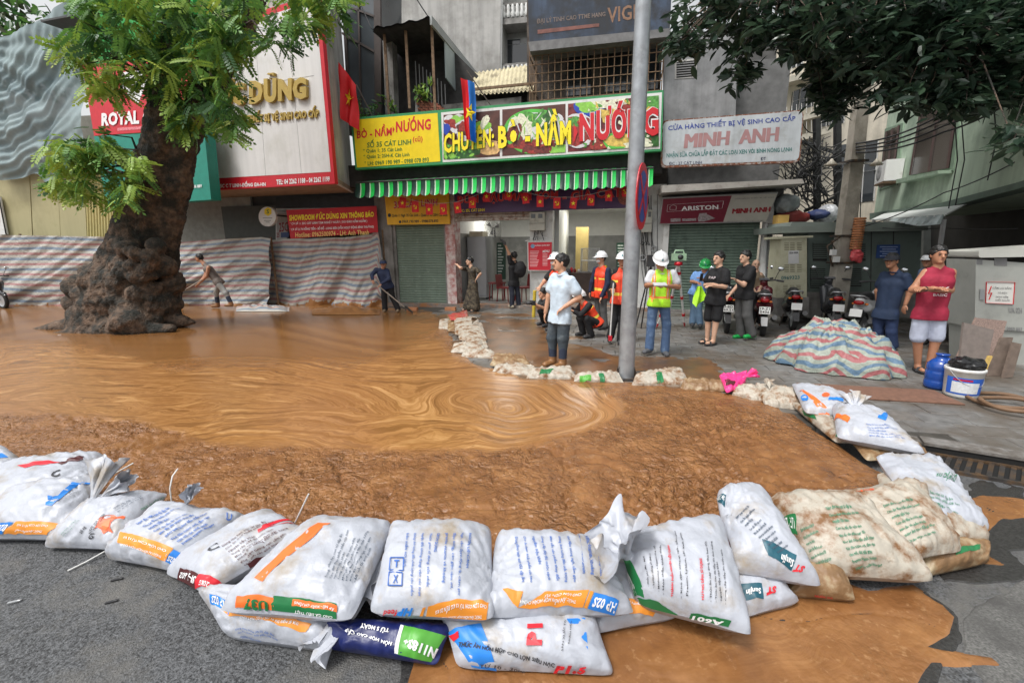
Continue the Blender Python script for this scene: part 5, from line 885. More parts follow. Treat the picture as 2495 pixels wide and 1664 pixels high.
def bag(label,cs,th,m=M_bag,wr=1.,floor=0.,seed=None,neck=None,nu=46,nv=32,group=None,name='sandbag',tz=None):
    """a filled sack lying between four corner points (photo pixels, height)"""
    b=Bag(); seed=len(BAGS)*3+5 if seed is None else seed; cm=np.mean([q[:2] for q in cs],0); gr=1.11 if m is M_bag or m is M_bagn else 1.16; c=[G(cm[0]+(x-cm[0])*gr,cm[1]+(y-cm[1])*gr,z) for x,y,z in cs]; u=np.linspace(0,1,nu)[:,None]; v=np.linspace(0,1,nv)[None,:]; U=(u+0*v)[...,None];Vv=(v+0*u)[...,None]
    th=th*(.8 if group=='muddy sacks lining the edge of the pavement' else 1.); M=(1-U)*(1-Vv)*c[0]+U*(1-Vv)*c[1]+U*Vv*c[2]+(1-U)*Vv*c[3]
    eu=(c[1]-c[0]+c[2]-c[3])/2; ev=(c[3]-c[0]+c[2]-c[1])/2; Lu,Lv=np.linalg.norm(eu),np.linalg.norm(ev); N=np.cross(eu,ev); N/=np.linalg.norm(N); N=N if N[2]>0 else -N
    a=2*U-1;e=2*Vv-1; ra=(np.abs(a)**6*np.abs(e)**6); M=M-eu*(.02*np.sign(a)*np.abs(a)**3*(1-e**2)+.035*np.sign(a)*ra)-ev*(.03*np.sign(e)*np.abs(e)**3*(1-a**2)+.045*np.sign(e)*ra)
    hh=((1-np.abs(a)**2.8)*(1-np.abs(e)**2.8)).clip(0)**.5; th=th*1.06; ed=np.maximum(np.abs(a),np.abs(e))
    Q=np.concatenate([U*Lu,Vv*Lv,U*0+seed*1.7],-1); n1=fbm(Q*np.array([7,7,1]),3,seed)[...,None]; rid=(.5-np.abs(fbm(Q*np.array([8,8,1])+n1*1.5,4,seed+4)))[...,None]**2*2
    # creases run in from the seams
    cu=fbm(np.concatenate([Vv*Lv*26+n1*.8,U*Lu*3,U*0+seed],-1),2,seed+1)[...,None]*np.exp(-(1-np.abs(a))*Lu/.10); cv=fbm(np.concatenate([U*Lu*26+n1*.8,Vv*Lv*3,U*0+seed],-1),2,seed+2)[...,None]*np.exp(-(1-np.abs(e))*Lv/.08)
    fo=np.clip(hh*2.5,0,1); wrk=(.016*n1+.034*wr*(rid-.3)*(.5+.5*ed)+.028*wr*(cu+cv))*fo
    if neck is not None:
        nuv=np.array(neck); rr0=np.hypot((U-nuv[0])*Lu,(Vv-nuv[1])*Lv); th0=np.arctan2((Vv-nuv[1])*Lv,(U-nuv[0])*Lu); wrk=wrk+.018*np.sin(th0*17+3*n1)*np.exp(-rr0/.16)*fo; hh=hh*(1-.35*np.exp(-(rr0/.12)**2))
    T=M+N*(th*hh+wrk); Bt=M-N*(th*.8*hh)
    lim=floor+.003; T[...,2]=np.maximum(T[...,2],lim+.002); Bt[...,2]=np.maximum(Bt[...,2],lim); T[...,2]=np.maximum(T[...,2],Bt[...,2]+.0005)
    base=T.reshape(-1,3).mean(0); base[2]=lim; o=thing(name,label,'sandbag' if name=='sandbag' else 'bag',base,group); b.o=o; b.T=T
    Nu=np.gradient(T,axis=0);Nv=np.gradient(T,axis=1); nn=np.cross(Nu,Nv); nn/=np.linalg.norm(nn,axis=-1,keepdims=True)+1e-9; b.N=nn if nn[nu//2,nv//2]@N>0 else -nn
    mb=MB(); mb.grid(T); mb.grid(Bt[:,::-1]); b.m=mb.build('sack_body',m,o); b.px=np.stack(proj(T),-1); b.nu,b.nv=nu,nv; BAGS.append(b); return b
def b_uv(b,x,y):
    d=(b.px[...,0]-x)**2+(b.px[...,1]-y)**2; i,j=np.unravel_index(np.argmin(d),d.shape); i=min(max(i,1),b.nu-2);j=min(max(j,1),b.nv-2)
    J=np.stack([(b.px[i+1,j]-b.px[i-1,j])/2,(b.px[i,j+1]-b.px[i,j-1])/2],1)
    try: s=np.linalg.solve(J,np.array([x,y])-b.px[i,j])
    except Exception: s=np.zeros(2)
    s=np.clip(s,-1.5,1.5); return np.array([np.clip((i+s[0])/(b.nu-1),.0,1),np.clip((j+s[1])/(b.nv-1),.0,1)])
def b_at(b,UV,lift):
    f=UV*np.array([b.nu-1,b.nv-1]); i=np.clip(np.floor(f).astype(int),0,[b.nu-2,b.nv-2]); t=f-i; i,j=i[:,0],i[:,1]; tu,tv_=t[:,0:1],t[:,1:2]
    def L(A): return (1-tu)*(1-tv_)*A[i,j]+tu*(1-tv_)*A[i+1,j]+tu*tv_*A[i+1,j+1]+(1-tu)*tv_*A[i,j+1]
    return L(b.T)+L(b.N)*lift
def b_quad(b,q): q=np.array([b_uv(b,x,y) for x,y in q]); return q
def bil(q,x,y): return (1-y)*((1-x)*q[0]+x*q[1])+y*((1-x)*q[3]+x*q[2])
def band(b,q,m,lift=.0035,n=22,k=8,name='printed_band'):
    q=b_quad(b,q); X,Y=np.meshgrid(np.linspace(0,1,n),np.linspace(0,1,k),indexing='ij'); P=b_at(b,bil(q,X.reshape(-1,1),Y.reshape(-1,1)),lift).reshape(n,k,3); return MB().grid(P).build(name,m,b.m)
def btext(b,items,m,lift=.0055,bold=.02,shear=0.,name='printed_text'):
    mb=MB()
    for t,q in items:
        V,Fc,a=text2d(t,bold,shear,2); uv=b_quad(b,q); mb.add(b_at(b,bil(uv,V[:,0:1],1-V[:,1:2]),lift),Fc)
    return mb.build(name,m,b.m)
def shape(b,pts,m,lift=.0045,name='printed_shape'):
    import mathutils
    P=np.array(pts,float); lo,hi=P.min(0),P.max(0); n=26; X,Y=np.meshgrid(np.linspace(lo[0],hi[0],n),np.linspace(lo[1],hi[1],n),indexing='ij')
    q=b_quad(b,[(lo[0],lo[1]),(hi[0],lo[1]),(hi[0],hi[1]),(lo[0],hi[1])]); x=(P[:,0:1]-lo[0])/(hi[0]-lo[0]);y=(P[:,1:2]-lo[1])/(hi[1]-lo[1]); W3=b_at(b,bil(q,x,y),lift)
    tri=mathutils.geometry.tessellate_polygon([[Vector((p[0],p[1],0)) for p in pts]]); mb=MB(); mb.add(W3,[tuple(t) for t in tri]); return mb.build(name,m,b.m)
def para(b,q,lines,m,bold=.012,gap=.35,**k):
    q=np.array(q,float); n=len(lines); it=[]
    for i,t in enumerate(lines):
        y0,y1=i/n,(i+1-gap)/n; L=min(1,len(t)/max(len(s) for s in lines)); it.append((t,[bil(q,0,y0),bil(q,L,y0),bil(q,L,y1),bil(q,0,y1)]))
    btext(b,it,m,bold=bold,**k)
def ruffle(b,tie,zt,tip,zp,w,seed=0,m=None,fold=6,name='tied_neck',flat=.55,close=False):
    r=np.random.default_rng(seed); A=G(tie[0],tie[1],zt);B=G(tip[0],tip[1],zp); ax=B-A; l=np.linalg.norm(ax); ax/=l; u=np.cross(ax,(0,0,1)); u/=np.linalg.norm(u); v=np.cross(u,ax); n=84; ph=r.uniform(0,6,5)
    t,a=np.meshgrid(np.linspace(-.12,1,14),np.linspace(0,2*math.pi,n+1),indexing='ij'); tt=np.maximum(t,0); f=1+.30*tt**.5*np.sin(fold*a+ph[0]+1.5*tt)+.14*tt*np.sin((fold*2+1)*a+ph[1])+.2*tt*np.sin(3*a+ph[2]); rad=w*(.16+.84*tt**1.2)*np.maximum(.2,f)
    e=.10*l*tt*np.sin(3*a+ph[3])+.05*l*tt*np.sin(5*a+ph[4]); nz_=.28*w*tt*vnoise(np.stack([np.cos(a)*2.2+seed,np.sin(a)*2.2,t*3.],-1),seed)+.16*w*tt*vnoise(np.stack([np.cos(a)*6+seed,np.sin(a)*6,t*8.],-1),seed+1)
    P=A+ax*(t*l+e)[...,None]+u*(rad*np.cos(a)+nz_)[...,None]+v*(rad*flat*np.sin(a)+nz_*.6)[...,None]
    return MB().grid(P).build(name,m or M_bag,b.o)
LN=['Dùng cho heo con từ tập ăn','Cho ăn theo khẩu phần của heo','nguyên liệu khác','Cung cấp đầy đủ nước sạch','Màu sắc sản phẩm thay đổi','không ảnh hưởng đến chất lượng','Khô đậu tương, ngô, tấm gạo','cám mì, các acid amin','Premix vitamin, khoáng','Hàng sản xuất không dùng']
R0=ROADZ
def flip(q): return [q[2],q[3],q[0],q[1]]
FG='white feed sacks stacked as a dam across the road'
# --- front row, from the left edge
b=bag('pale blue cornered sack cut off by the left edge above the others',[(-110,1085,.12),(12,1096,.12),(58,1130,.06),(-70,1195,.0)],.10,floor=R0,group=FG)
band(b,[(-60,1110),(6,1104),(20,1114),(-50,1126)],I_bl)
b=bag('white sack with red and brown top edge at the far left',[(5,1132,.16),(244,1108,.16),(205,1172,.10),(-80,1255,.02)],.10,floor=R0,group=FG,neck=(1,.5))
band(b,[(42,1134),(118,1122),(150,1126),(60,1140)],I_rd); band(b,[(140,1128),(205,1113),(200,1120),(150,1134)],I_br); para(b,[(55,1225),(110,1160),(135,1190),(75,1245)],LN[:6],I_gy); band(b,[(0,1205),(12,1200),(2,1242),(-10,1245)],I_rd); band(b,[(32,1210),(45,1203),(32,1240),(22,1244)],I_rd); btext(b,[('C',[(125,1150),(148,1143),(146,1160),(124,1165)])],I_dk,bold=.03)
b=bag('white sack with blue dog print and orange band, left',[(40,1190,.12),(232,1162,.18),(165,1312,-.05),(-60,1308,-.06)],.12,floor=R0,group=FG,neck=(1,.25))
shape(b,[(222,1177),(205,1178),(180,1180),(176,1190),(160,1205),(148,1214),(135,1216),(122,1213),(120,1221),(134,1222),(112,1224),(111,1231),(130,1234),(148,1228),(160,1222),(178,1204),(190,1192),(205,1188),(222,1182)],I_bl)
band(b,[(40,1270),(152,1276),(115,1302),(10,1300)],I_or); band(b,[(0,1274),(34,1272),(6,1300),(-25,1297)],I_bl); btext(b,[('CHO LỢN CON TỪ 12 KG',flip([(45,1275),(120,1278),(115,1285),(42,1282)])),('THỨC ĂN HỖN HỢP',flip([(40,1288),(108,1290),(100,1298),(34,1296)]))],M_wh); btext(b,[('02S',flip([(0,1278),(26,1277),(12,1294),(-12,1292)]))],M_wh)
ruffle(b,(226,1217),.16,(262,1122),.36,.10,3)
b=bag('white sack with orange rooster print lying beside the dog print sack',[(232,1208,.16),(402,1205,.10),(285,1335,-.05),(112,1330,-.07)],.11,floor=R0,group=FG,neck=(0,0))
shape(b,[(245,1262),(262,1258),(280,1257),(288,1263),(300,1258),(307,1261),(305,1268),(285,1268),(276,1276),(274,1290),(282,1303),(268,1297),(256,1304),(250,1292),(240,1286),(232,1291),(240,1278)],I_vm); shape(b,[(255,1270),(270,1266),(268,1285),(258,1292),(247,1280)],I_og,lift=.007)
btext(b,[('HTCL ISO 22000',[(216,1297),(252,1250),(258,1256),(224,1302)])],I_dk,bold=.01); btext(b,[('25 kg',[(195,1296),(205,1280),(212,1285),(201,1302)])],I_dk); btext(b,[('G',[(220,1300),(232,1297),(228,1312),(216,1314)])],I_dk); para(b,[(275,1238),(340,1205),(350,1215),(290,1250)],LN[2:5],I_gy); btext(b,[('THỨC ĂN HỖN HỢP',[(340,1238),(398,1208),(402,1214),(345,1246)])],I_gn); para(b,[(150,1300),(190,1262),(196,1268),(158,1308)],LN[:2],I_gn)
ruffle(b,(245,1212),.16,(312,1165),.26,.09,5)
b=bag('white sack with blue lettering and orange band, fourth sack from the left',[(392,1228,.15),(590,1255,.10),(438,1390,-.05),(264,1356,-.06)],.13,floor=R0,group=FG,wr=1.4)
band(b,[(292,1294),(422,1335),(402,1366),(288,1322)],I_or); band(b,[(424,1338),(455,1355),(440,1382),(402,1366)],I_bl); btext(b,[('THỨC ĂN HỖN HỢP HOÀN CHỈNH',flip([(298,1322),(398,1352),(393,1361),(294,1330)])),('CHO LỢN CON TỪ 12 KG',flip([(305,1305),(408,1338),(404,1346),(301,1313)]))],M_wh); btext(b,[('HP 02S',flip([(412,1352),(446,1364),(440,1378),(406,1364)]))],M_wh,bold=.03); para(b,[(330,1275),(420,1232),(560,1262),(455,1330)],LN[:9],I_tx,bold=.03); btext(b,[('U',[(552,1248),(566,1252),(560,1270),(548,1266)])],I_tx)
ruffle(b,(455,1228),.18,(468,1192),.28,.07,7,fold=5)
b=bag('white sack with maroon and red corner printed SH.602',[(655,1250,.12),(748,1300,.15),(505,1442,.0),(410,1392,-.06)],.12,floor=R0,group=FG)
band(b,[(440,1382),(485,1398),(470,1436),(430,1410)],I_br); band(b,[(486,1398),(545,1424),(520,1440),(472,1436)],I_rd); btext(b,[('SH.602',flip([(441,1390),(482,1404),(474,1420),(436,1404)]))],M_wh,bold=.03); btext(b,[('20KG',flip([(490,1412),(512,1418),(506,1427),(486,1424)]))],M_wh); para(b,[(540,1330),(660,1262),(720,1300),(600,1380)],LN[:8],I_br); band(b,[(640,1280),(710,1262),(714,1268),(636,1290)],I_rd); band(b,[(628,1290),(720,1270),(724,1275),(630,1298)],I_rd); band(b,[(602,1372),(690,1340),(698,1352),(615,1390)],I_br); btext(b,[('C',[(505,1338),(530,1322),(536,1334),(508,1345)])],I_dk,bold=.03)
b=bag('lower white sack with orange band under the U37 sack',[(494,1440,.02),(850,1435,.02),(800,1582,-.06),(560,1548,-.06)],.12,floor=R0,group=FG,wr=1.2)
band(b,[(545,1488),(760,1520),(745,1538),(560,1500)],I_or); band(b,[(512,1446),(556,1462),(560,1500),(515,1470)],I_bl); btext(b,[('HP 02S',flip([(520,1450),(552,1463),(552,1482),(518,1466)]))],M_wh,bold=.03); btext(b,[('CHO LỢN CON TỪ 12 KG ĐẾN 25 KG',[(588,1497),(730,1514),(726,1524),(584,1506)])],M_wh,bold=.03); para(b,[(575,1530),(680,1545),(676,1570),(590,1552)],LN[:3],I_tx)
b=bag('plump white sack with orange stripes and green band printed U37',[(765,1270,.26),(952,1285,.24),(850,1508,.13),(542,1484,.10)],.13,floor=R0,group=FG,neck=(1,.75))
band(b,[(775,1274),(806,1275),(640,1416),(620,1408)],I_og); band(b,[(578,1450),(668,1455),(668,1482),(574,1478)],I_og); band(b,[(668,1450),(820,1470),(820,1505),(660,1482)],I_gr); band(b,[(715,1458),(822,1476),(822,1490),(712,1474)],I_og,lift=.005); btext(b,[('U37',flip([(597,1458),(655,1462),(653,1482),(594,1478)]))],I_gr,bold=.05,lift=.007); btext(b,[('ẤP NỞ - XUẤT CHUỒNG',flip([(720,1463),(815,1480),(814,1487),(718,1471)]))],M_wh,lift=.008); btext(b,[('CHO GÀ SIÊU THỊT',flip([(720,1480),(812,1496),(811,1503),(718,1489)]))],M_wh,lift=.008)
para(b,[(790,1405),(835,1285),(925,1300),(870,1420)],LN[:8],I_gy); ruffle(b,(925,1375),.16,(880,1455),.06,.12,9); ruffle(b,(900,1440),.08,(770,1585),-.02,.07,12,fold=4)
b=bag('plump white sack with blue umbrella marks and orange band, centre of the front row',[(962,1282,.27),(1186,1288,.25),(1196,1505,.13),(908,1490,.13)],.13,floor=R0,group=FG,neck=(1,.6))
band(b,[(1043,1475),(1190,1468),(1185,1505),(1038,1514)],I_or); band(b,[(1030,1476),(1038,1475),(1030,1513),(1022,1513)],I_or); btext(b,[('THỨC ĂN HỖN HỢP HOÀN CHỈNH',flip([(1070,1498),(1175,1492),(1173,1505),(1068,1510)])),('CHO LỢN CON TỪ 12 KG ĐẾN 25 KG',flip([(1062,1482),(1185,1474),(1183,1486),(1060,1494)]))],M_wh); btext(b,[('feed',flip([(934,1484),(968,1482),(967,1502),(934,1504)]))],I_rd,shear=.2); btext(b,[('HP',flip([(970,1480),(1008,1478),(1004,1500),(966,1502)]))],I_bl,bold=.06,shear=.2)
for x,y,t in((953,1358,'T'),(950,1394,'X')):
    mb=MB(); q=[(x,y),(x+31,y+1),(x+30,y+32),(x-3,y+31)]; uv=b_quad(b,q); P=b_at(b,np.array([bil(uv,a,c_) for a,c_ in((0,0),(1,0),(1,1),(0,1))]),.006); 
    for i in range(4): mb.bar(P[i],P[(i+1)%4],.005,.003)
    mb.build('handling_mark',I_tx,b.m); btext(b,[(t,[(x+9,y+6),(x+21,y+6),(x+20,y+26),(x+8,y+26)])],I_tx,bold=.03)
for i,t in enumerate(['NGUYÊN LIỆU CHÍNH','Ngô, tấm, đạm động vật, cám gạo','đậu tương, cám gạo, cám mì,','premix vitamin và khoáng','CÁCH DÙNG','Thời gian sử dụng tốt nhất','tuyệt đối không đựng vào các loại','không ảnh hưởng đến chất lượng sản phẩm','bảo quản nơi khô']):
    x=1150-i*19; btext(b,[(t,[(x,1300),(x-8,1300+min(150,len(t)*5)),(x-17,1300+min(150,len(t)*5)),(x-9,1300)])],I_tx,bold=.03 if t.isupper() else .015)
ruffle(b,(1240,1395),.16,(1312,1440),.10,.13,14)
b=bag('plump white sack with orange band and blue HP 02S corner',[(1222,1300,.24),(1440,1318,.22),(1536,1492,.06),(1186,1500,.10)],.13,floor=R0,group=FG,neck=(0,.55))
band(b,[(1328,1440),(1435,1436),(1420,1478),(1262,1478)],I_or); band(b,[(1225,1434),(1275,1440),(1262,1478),(1250,1468)],I_or); band(b,[(1438,1438),(1446,1440),(1430,1480),(1422,1478)],I_or); band(b,[(1448,1442),(1507,1462),(1498,1498),(1432,1480)],I_bl); btext(b,[('HP 02S',flip([(1450,1452),(1502,1468),(1496,1490),(1440,1474)]))],M_wh,bold=.04); btext(b,[('CHO LỢN CON TỪ',flip([(1330,1445),(1418,1442),(1414,1452),(1326,1455)])),('THỨC ĂN HỖN HỢP HOÀN CHỈNH',flip([(1268,1458),(1405,1458),(1400,1472),(1266,1472)]))],M_wh)
for i,t in enumerate(LN): x=1250+i*21; btext(b,[(t,[(x+12,1308),(x+30,1308+min(110,len(t)*4.2)),(x+20,1308+min(110,len(t)*4.2)),(x+3,1308)])],I_tx)
b=bag('navy and lime green sack printed N118S+ in the bottom row',[(812,1505,.03),(1092,1520,.03),(1055,1618,-.07),(796,1578,-.07)],.09,M_bagn,floor=R0,group=FG)
band(b,[(985,1524),(1085,1548),(1050,1612),(970,1592)],I_lg); band(b,[(976,1522),(984,1524),(970,1592),(962,1590)],M_wh); btext(b,[('N118S+',flip([(985,1552),(1066,1578),(1056,1602),(982,1572)]))],M_wh,bold=.05,lift=.008); btext(b,[('HỖN HỢP CAO CẤP',flip([(845,1530),(958,1562),(953,1576),(842,1542)])),('TỪ 5 NGÀY',flip([(880,1520),(950,1532),(946,1543),(878,1532)]))],M_wh,bold=.04,lift=.007)
b=bag('white and blue sack printed P1.5 lowest in the bottom row',[(1088,1498,.04),(1432,1488,.04),(1484,1642,-.08),(1128,1625,-.08)],.10,floor=R0,group=FG)
band(b,[(1092,1540),(1172,1518),(1210,1630),(1150,1622)],I_bl); shape(b,[(1380,1508),(1425,1506),(1432,1582)],I_bl); btext(b,[('THỨC ĂN HỖN HỢP CHO LỢN SIÊU NẠC',[(1122,1556),(1352,1608),(1350,1624),(1118,1576)])],I_dk,bold=.04,lift=.008); btext(b,[('P1.5',[(1352,1616),(1430,1620),(1428,1636),(1348,1634)])],I_rd,bold=.06,shear=.15,lift=.008); btext(b,[('P1',[(1282,1570),(1285,1522),(1322,1520),(1320,1572)])],I_rd,bold=.06,lift=.008); btext(b,[('SẢN XUẤT TẠI',[(1365,1584),(1372,1512),(1380,1512),(1373,1584)]),('NHÃN HIỆU',[(1382,1568),(1388,1515),(1394,1515),(1388,1568)])],I_dk,bold=.01,lift=.008); btext(b,[('TỪ 10 - 30kg',[(1170,1612),(1282,1628),(1280,1638),(1168,1624)])],I_dk,lift=.008); shape(b,[(1096,1548),(1118,1536),(1120,1552),(1108,1562)],I_rd,lift=.007)
b=bag('muddy white sack with worn orange print under the open mouthed sack',[(1430,1350,.06),(1640,1390,.06),(1650,1500,-.06),(1446,1540,-.07)],.10,floor=R0,group=FG)
band(b,[(1520,1455),(1606,1475),(1590,1500),(1512,1490)],I_or); btext(b,[('HỢP HOÀN CHỈNH',[(1520,1460),(1595,1478),(1592,1486),(1518,1469)])],M_wh); band(b,[(1455,1328),(1485,1325),(1482,1334),(1458,1336)],I_bl)
b=bag('white teal-banded sack lying low on the muddy puddle, right of the open mouthed sack',[(1745,1350,.02),(1860,1378,.02),(1944,1464,-.06),(1806,1502,-.07)],.10,floor=R0,group=FG)
band(b,[(1790,1428),(1855,1420),(1860,1458),(1800,1468)],I_te); btext(b,[('Sunjin',flip([(1818,1434),(1852,1428),(1852,1446),(1818,1452)]))],M_wh,bold=.03,lift=.008); btext(b,[('ST',flip([(1868,1430),(1890,1426),(1888,1444),(1866,1450)]))],I_rd,bold=.05,lift=.007); para(b,[(1785,1370),(1800,1395),(1830,1385),(1820,1362)],LN[:4],I_gy)
b=bag('big white sack with open ruffled mouth and red headings, right of centre',[(1515,1312,.22),(1748,1265,.24),(1826,1542,.05),(1556,1468,.05)],.15,floor=R0,group=FG,neck=(0,.1))
band(b,[(1508,1355),(1522,1350),(1570,1455),(1548,1450)],I_gr); band(b,[(1552,1455),(1650,1490),(1652,1502),(1560,1468)],I_gr); band(b,[(1685,1490),(1782,1510),(1776,1522),(1680,1503)],I_gr); btext(b,[('A601',flip([(1690,1493),(1765,1509),(1760,1518),(1686,1502)]))],M_wh,bold=.04,lift=.008); btext(b,[('TẬN SIÊU NẠC',flip([(1515,1385),(1524,1383),(1556,1450),(1546,1452)]))],M_wh,lift=.007)
def vline(b,t,x0,y0,x1,y1,w,m,bold=.015):
    d=np.array([x1-x0,y1-y0],float); d/=np.linalg.norm(d); n=np.array([-d[1],d[0]])*w; btext(b,[(t,[(x0,y0),(x1,y1),(x1+n[0],y1+n[1]),(x0+n[0],y0+n[1])])],m,bold=bold,lift=.007)
vline(b,'THÀNH PHẦN NGUYÊN LIỆU CHÍNH',1632,1452,1622,1330,9,I_rd,.04); vline(b,'HƯỚNG DẪN SỬ DỤNG',1706,1460,1700,1362,10,I_rd,.04)
for i,(t,x0,y0,x1,y1) in enumerate([('- Khô đậu tương, ngô, tấm gạo',1656,1455,1640,1295),('Premix, Lysine, các axit amin',1672,1450,1655,1300),('- Thức ăn này dùng cho heo thịt',1728,1465,1715,1320),('- Thức ăn này đã đầy đủ dinh dưỡng',1740,1466,1728,1320),('nguyên liệu nào khác',1752,1462,1742,1370),('- Cung cấp đầy đủ nước sạch',1764,1472,1752,1340),('- Hóa chất, kháng sinh',1612,1447,1606,1330),('- Methionine + Cystine tổng số',1602,1440,1592,1330),('- Lysine tổng số (Min)',1590,1432,1580,1350),('- Phốt pho (Min - Max)',1578,1428,1566,1356)]): vline(b,t,x0,y0,x1,y1,6,I_dk)
ruffle(b,(1526,1348),.22,(1486,1300),.33,.19,21,fold=4,flat=.95)
b=bag('upright white sack with teal label and tied neck leaning on the muddy sacks',[(1752,1200,.30),(1836,1186,.30),(1995,1424,.05),(1782,1388,.08)],.14,floor=R0,group=FG,neck=(0,.35))
band(b,[(1856,1312),(1940,1352),(1928,1388),(1872,1352)],I_te); btext(b,[('Sunjin',flip([(1905,1345),(1936,1358),(1928,1380),(1898,1366)]))],M_wh,bold=.03,lift=.008); btext(b,[('ST',flip([(1938,1374),(1962,1378),(1952,1392),(1930,1390)]))],I_rd,bold=.05); para(b,[(1790,1262),(1825,1225),(1930,1330),(1900,1352)],LN,I_gy,bold=.03); band(b,[(1748,1212),(1770,1206),(1766,1236),(1742,1230)],I_te); btext(b,[('HEC 4KG',[(1746,1216),(1768,1210),(1764,1222),(1744,1226)])],M_wh); band(b,[(1752,1285),(1770,1300),(1785,1375),(1772,1350)],I_br)
# --- muddy sacks on the right
MG='muddy sacks piled at the right end of the dam'
b=bag('low brown mud-soaked sack with red lettering beside the puddle',[(1950,1362,.02),(2050,1385,.02),(2076,1458,-.06),(1925,1445,-.07)],.09,M_bagb,floor=R0,group=MG); btext(b,[('NƯỚC DẠ',[(1985,1445),(2030,1450),(2028,1458),(1984,1453)])],I_rd)
b=bag('brown sack with green band lowest at the right end of the dam',[(2215,1325,.0),(2398,1318,.0),(2400,1368,-.06),(2248,1402,-.07)],.08,M_bagb,floor=R0,group=MG); band(b,[(2330,1335),(2388,1325),(2386,1338),(2328,1352)],I_gr)
b=bag('muddy pale sack with red stain under the white one, right end',[(2148,1162,.14),(2310,1168,.14),(2402,1312,-.02),(2215,1335,.0)],.11,M_bagd,floor=R0,group=MG); band(b,[(2185,1172),(2215,1168),(2212,1182),(2182,1184)],I_vm)
b=bag('whitish sack with green and orange lettering, topmost at the right end',[(2140,1115,.22),(2285,1118,.20),(2408,1288,.03),(2240,1260,.12)],.09,M_bag,floor=R0,group=MG,wr=1.5); btext(b,[('SỬ DỤNG',[(2282,1152),(2325,1168),(2322,1178),(2280,1163)])],I_gn); para(b,[(2230,1190),(2330,1215),(2350,1260),(2250,1235)],LN[:4],I_gn)
b=bag('creased muddy sack between the white one and the biggest muddy one',[(2070,1205,.20),(2225,1180,.22),(2335,1335,.05),(2200,1360,.05)],.11,M_bagd,floor=R0,group=MG,wr=1.8); para(b,[(2150,1230),(2230,1210),(2290,1300),(2220,1330)],LN[:7],I_gn,bold=.03); btext(b,[('JNCB',[(2068,1212),(2130,1190),(2132,1196),(2070,1219)])],I_vm)
b=bag('biggest muddy sack with green lettering and green label corner',[(1885,1222,.18),(2075,1212,.20),(2260,1408,.0),(1985,1392,.0)],.15,M_bagd,floor=R0,group=MG,wr=1.8); para(b,[(2010,1235),(2080,1230),(2170,1380),(2090,1395)],LN,I_gn,bold=.03); para(b,[(1950,1290),(1985,1270),(2030,1370),(1990,1385)],LN[:6],I_gn,bold=.03); band(b,[(1900,1262),(1938,1252),(1945,1302),(1915,1290)],I_gr); btext(b,[('UF 20',flip([(1908,1266),(1934,1260),(1938,1290),(1916,1284)]))],C and M_wh)
# --- along the kerb and back to the shops
KG='muddy sacks lining the edge of the pavement'
b=bag('flat brown sack beside the drain inlet',[(2075,1068,.05),(2228,1076,.06),(2255,1110,-.02),(2118,1120,-.02)],.07,M_bagb,floor=R0,group=KG)
b=bag('muddy sack with green band under the two clean white sacks',[(1932,985,.06),(2012,1008,.08),(2092,1080,.0),(2035,1075,.0)],.08,M_bagd,group=KG); band(b,[(1955,1000),(1985,1012),(1990,1024),(1960,1012)],I_gr); band(b,[(2040,1055),(2068,1068),(2062,1076),(2036,1064)],I_gr)
b=bag('clean white sack with orange block and ruffled top, nearer the drain',[(2032,992,.20),(2135,1000,.24),(2250,1104,.10),(2046,1066,.10)],.12,group=FG,neck=(.4,0)); band(b,[(2038,1008),(2072,1018),(2066,1030),(2034,1022)],I_og); para(b,[(2110,1032),(2170,1035),(2225,1075),(2120,1065)],LN[:5],I_tx); band(b,[(2140,1012),(2160,1018),(2158,1024),(2138,1018)],I_bl)
ruffle(b,(2085,1000),.26,(2080,962),.36,.09,31,fold=5)
b=bag('clean white sack with orange stripe and blue bird disc, beside the tarpaulin heap',[(1934,938,.20),(2062,962,.22),(2062,1014,.10),(1965,1005,.10)],.10,group=FG); band(b,[(1945,953),(1958,950),(2022,1010),(1995,1008)],I_og); shape(b,[(1961+9*math.cos(a),971+8*math.sin(a)) for a in np.linspace(0,6.0,14)],I_bl,lift=.007); shape(b,[(2012+10*math.cos(a),962+5*math.sin(a)) for a in np.linspace(0,6.0,12)],I_vm); band(b,[(2020,968),(2055,972),(2054,980),(2018,975)],I_bl)
b=bag('beige muddy sack with a twisted knot behind the clean white sacks',[(1846,938,.14),(1940,950,.14),(1948,998,.0),(1868,988,.0)],.09,M_bagd,wr=1.8,group=KG); ruffle(b,(1875,945),.16,(1872,925),.24,.045,33,M_bagd,fold=4)
b=bag('crumpled beige sack right of the pink bag',[(1792,938,.10),(1860,945,.10),(1872,980,.0),(1788,966,.0)],.07,M_bagd,wr=1.8,group=KG)
b=bag('crumpled bright pink plastic bag lying on the sack line',[(1756,916,.14),(1818,908,.18),(1812,938,.08),(1772,955,.05)],.05,M_bagp,wr=2,name='plastic_bag'); band(b,[(1765,925),(1792,930),(1788,940),(1768,938)],I_br); ruffle(b,(1812,918),.2,(1842,908),.26,.09,35,M_bagp,fold=5)
b=bag('flat mud-coated sack left of the pink bag',[(1672,922,.10),(1765,930,.10),(1772,954,.0),(1662,950,.0)],.06,M_bagb,wr=1.8,group=KG)
b=bag('pale sack with green stripe just right of the steel lamp post',[(1556,912,.12),(1652,898,.16),(1680,942,.0),(1545,940,.0)],.09,M_bagd,wr=1.6,group=KG); band(b,[(1598,908),(1612,906),(1618,930),(1600,934)],I_gr)
b=bag('sack with green stripes just left of the steel lamp post',[(1408,912,.10),(1500,906,.10),(1514,934,.0),(1404,932,.0)],.07,M_bagd,wr=1.6,group=KG); band(b,[(1412,916),(1440,914),(1440,928),(1412,930)],I_lg); band(b,[(1458,910),(1470,910),(1474,930),(1462,930)],I_gr)
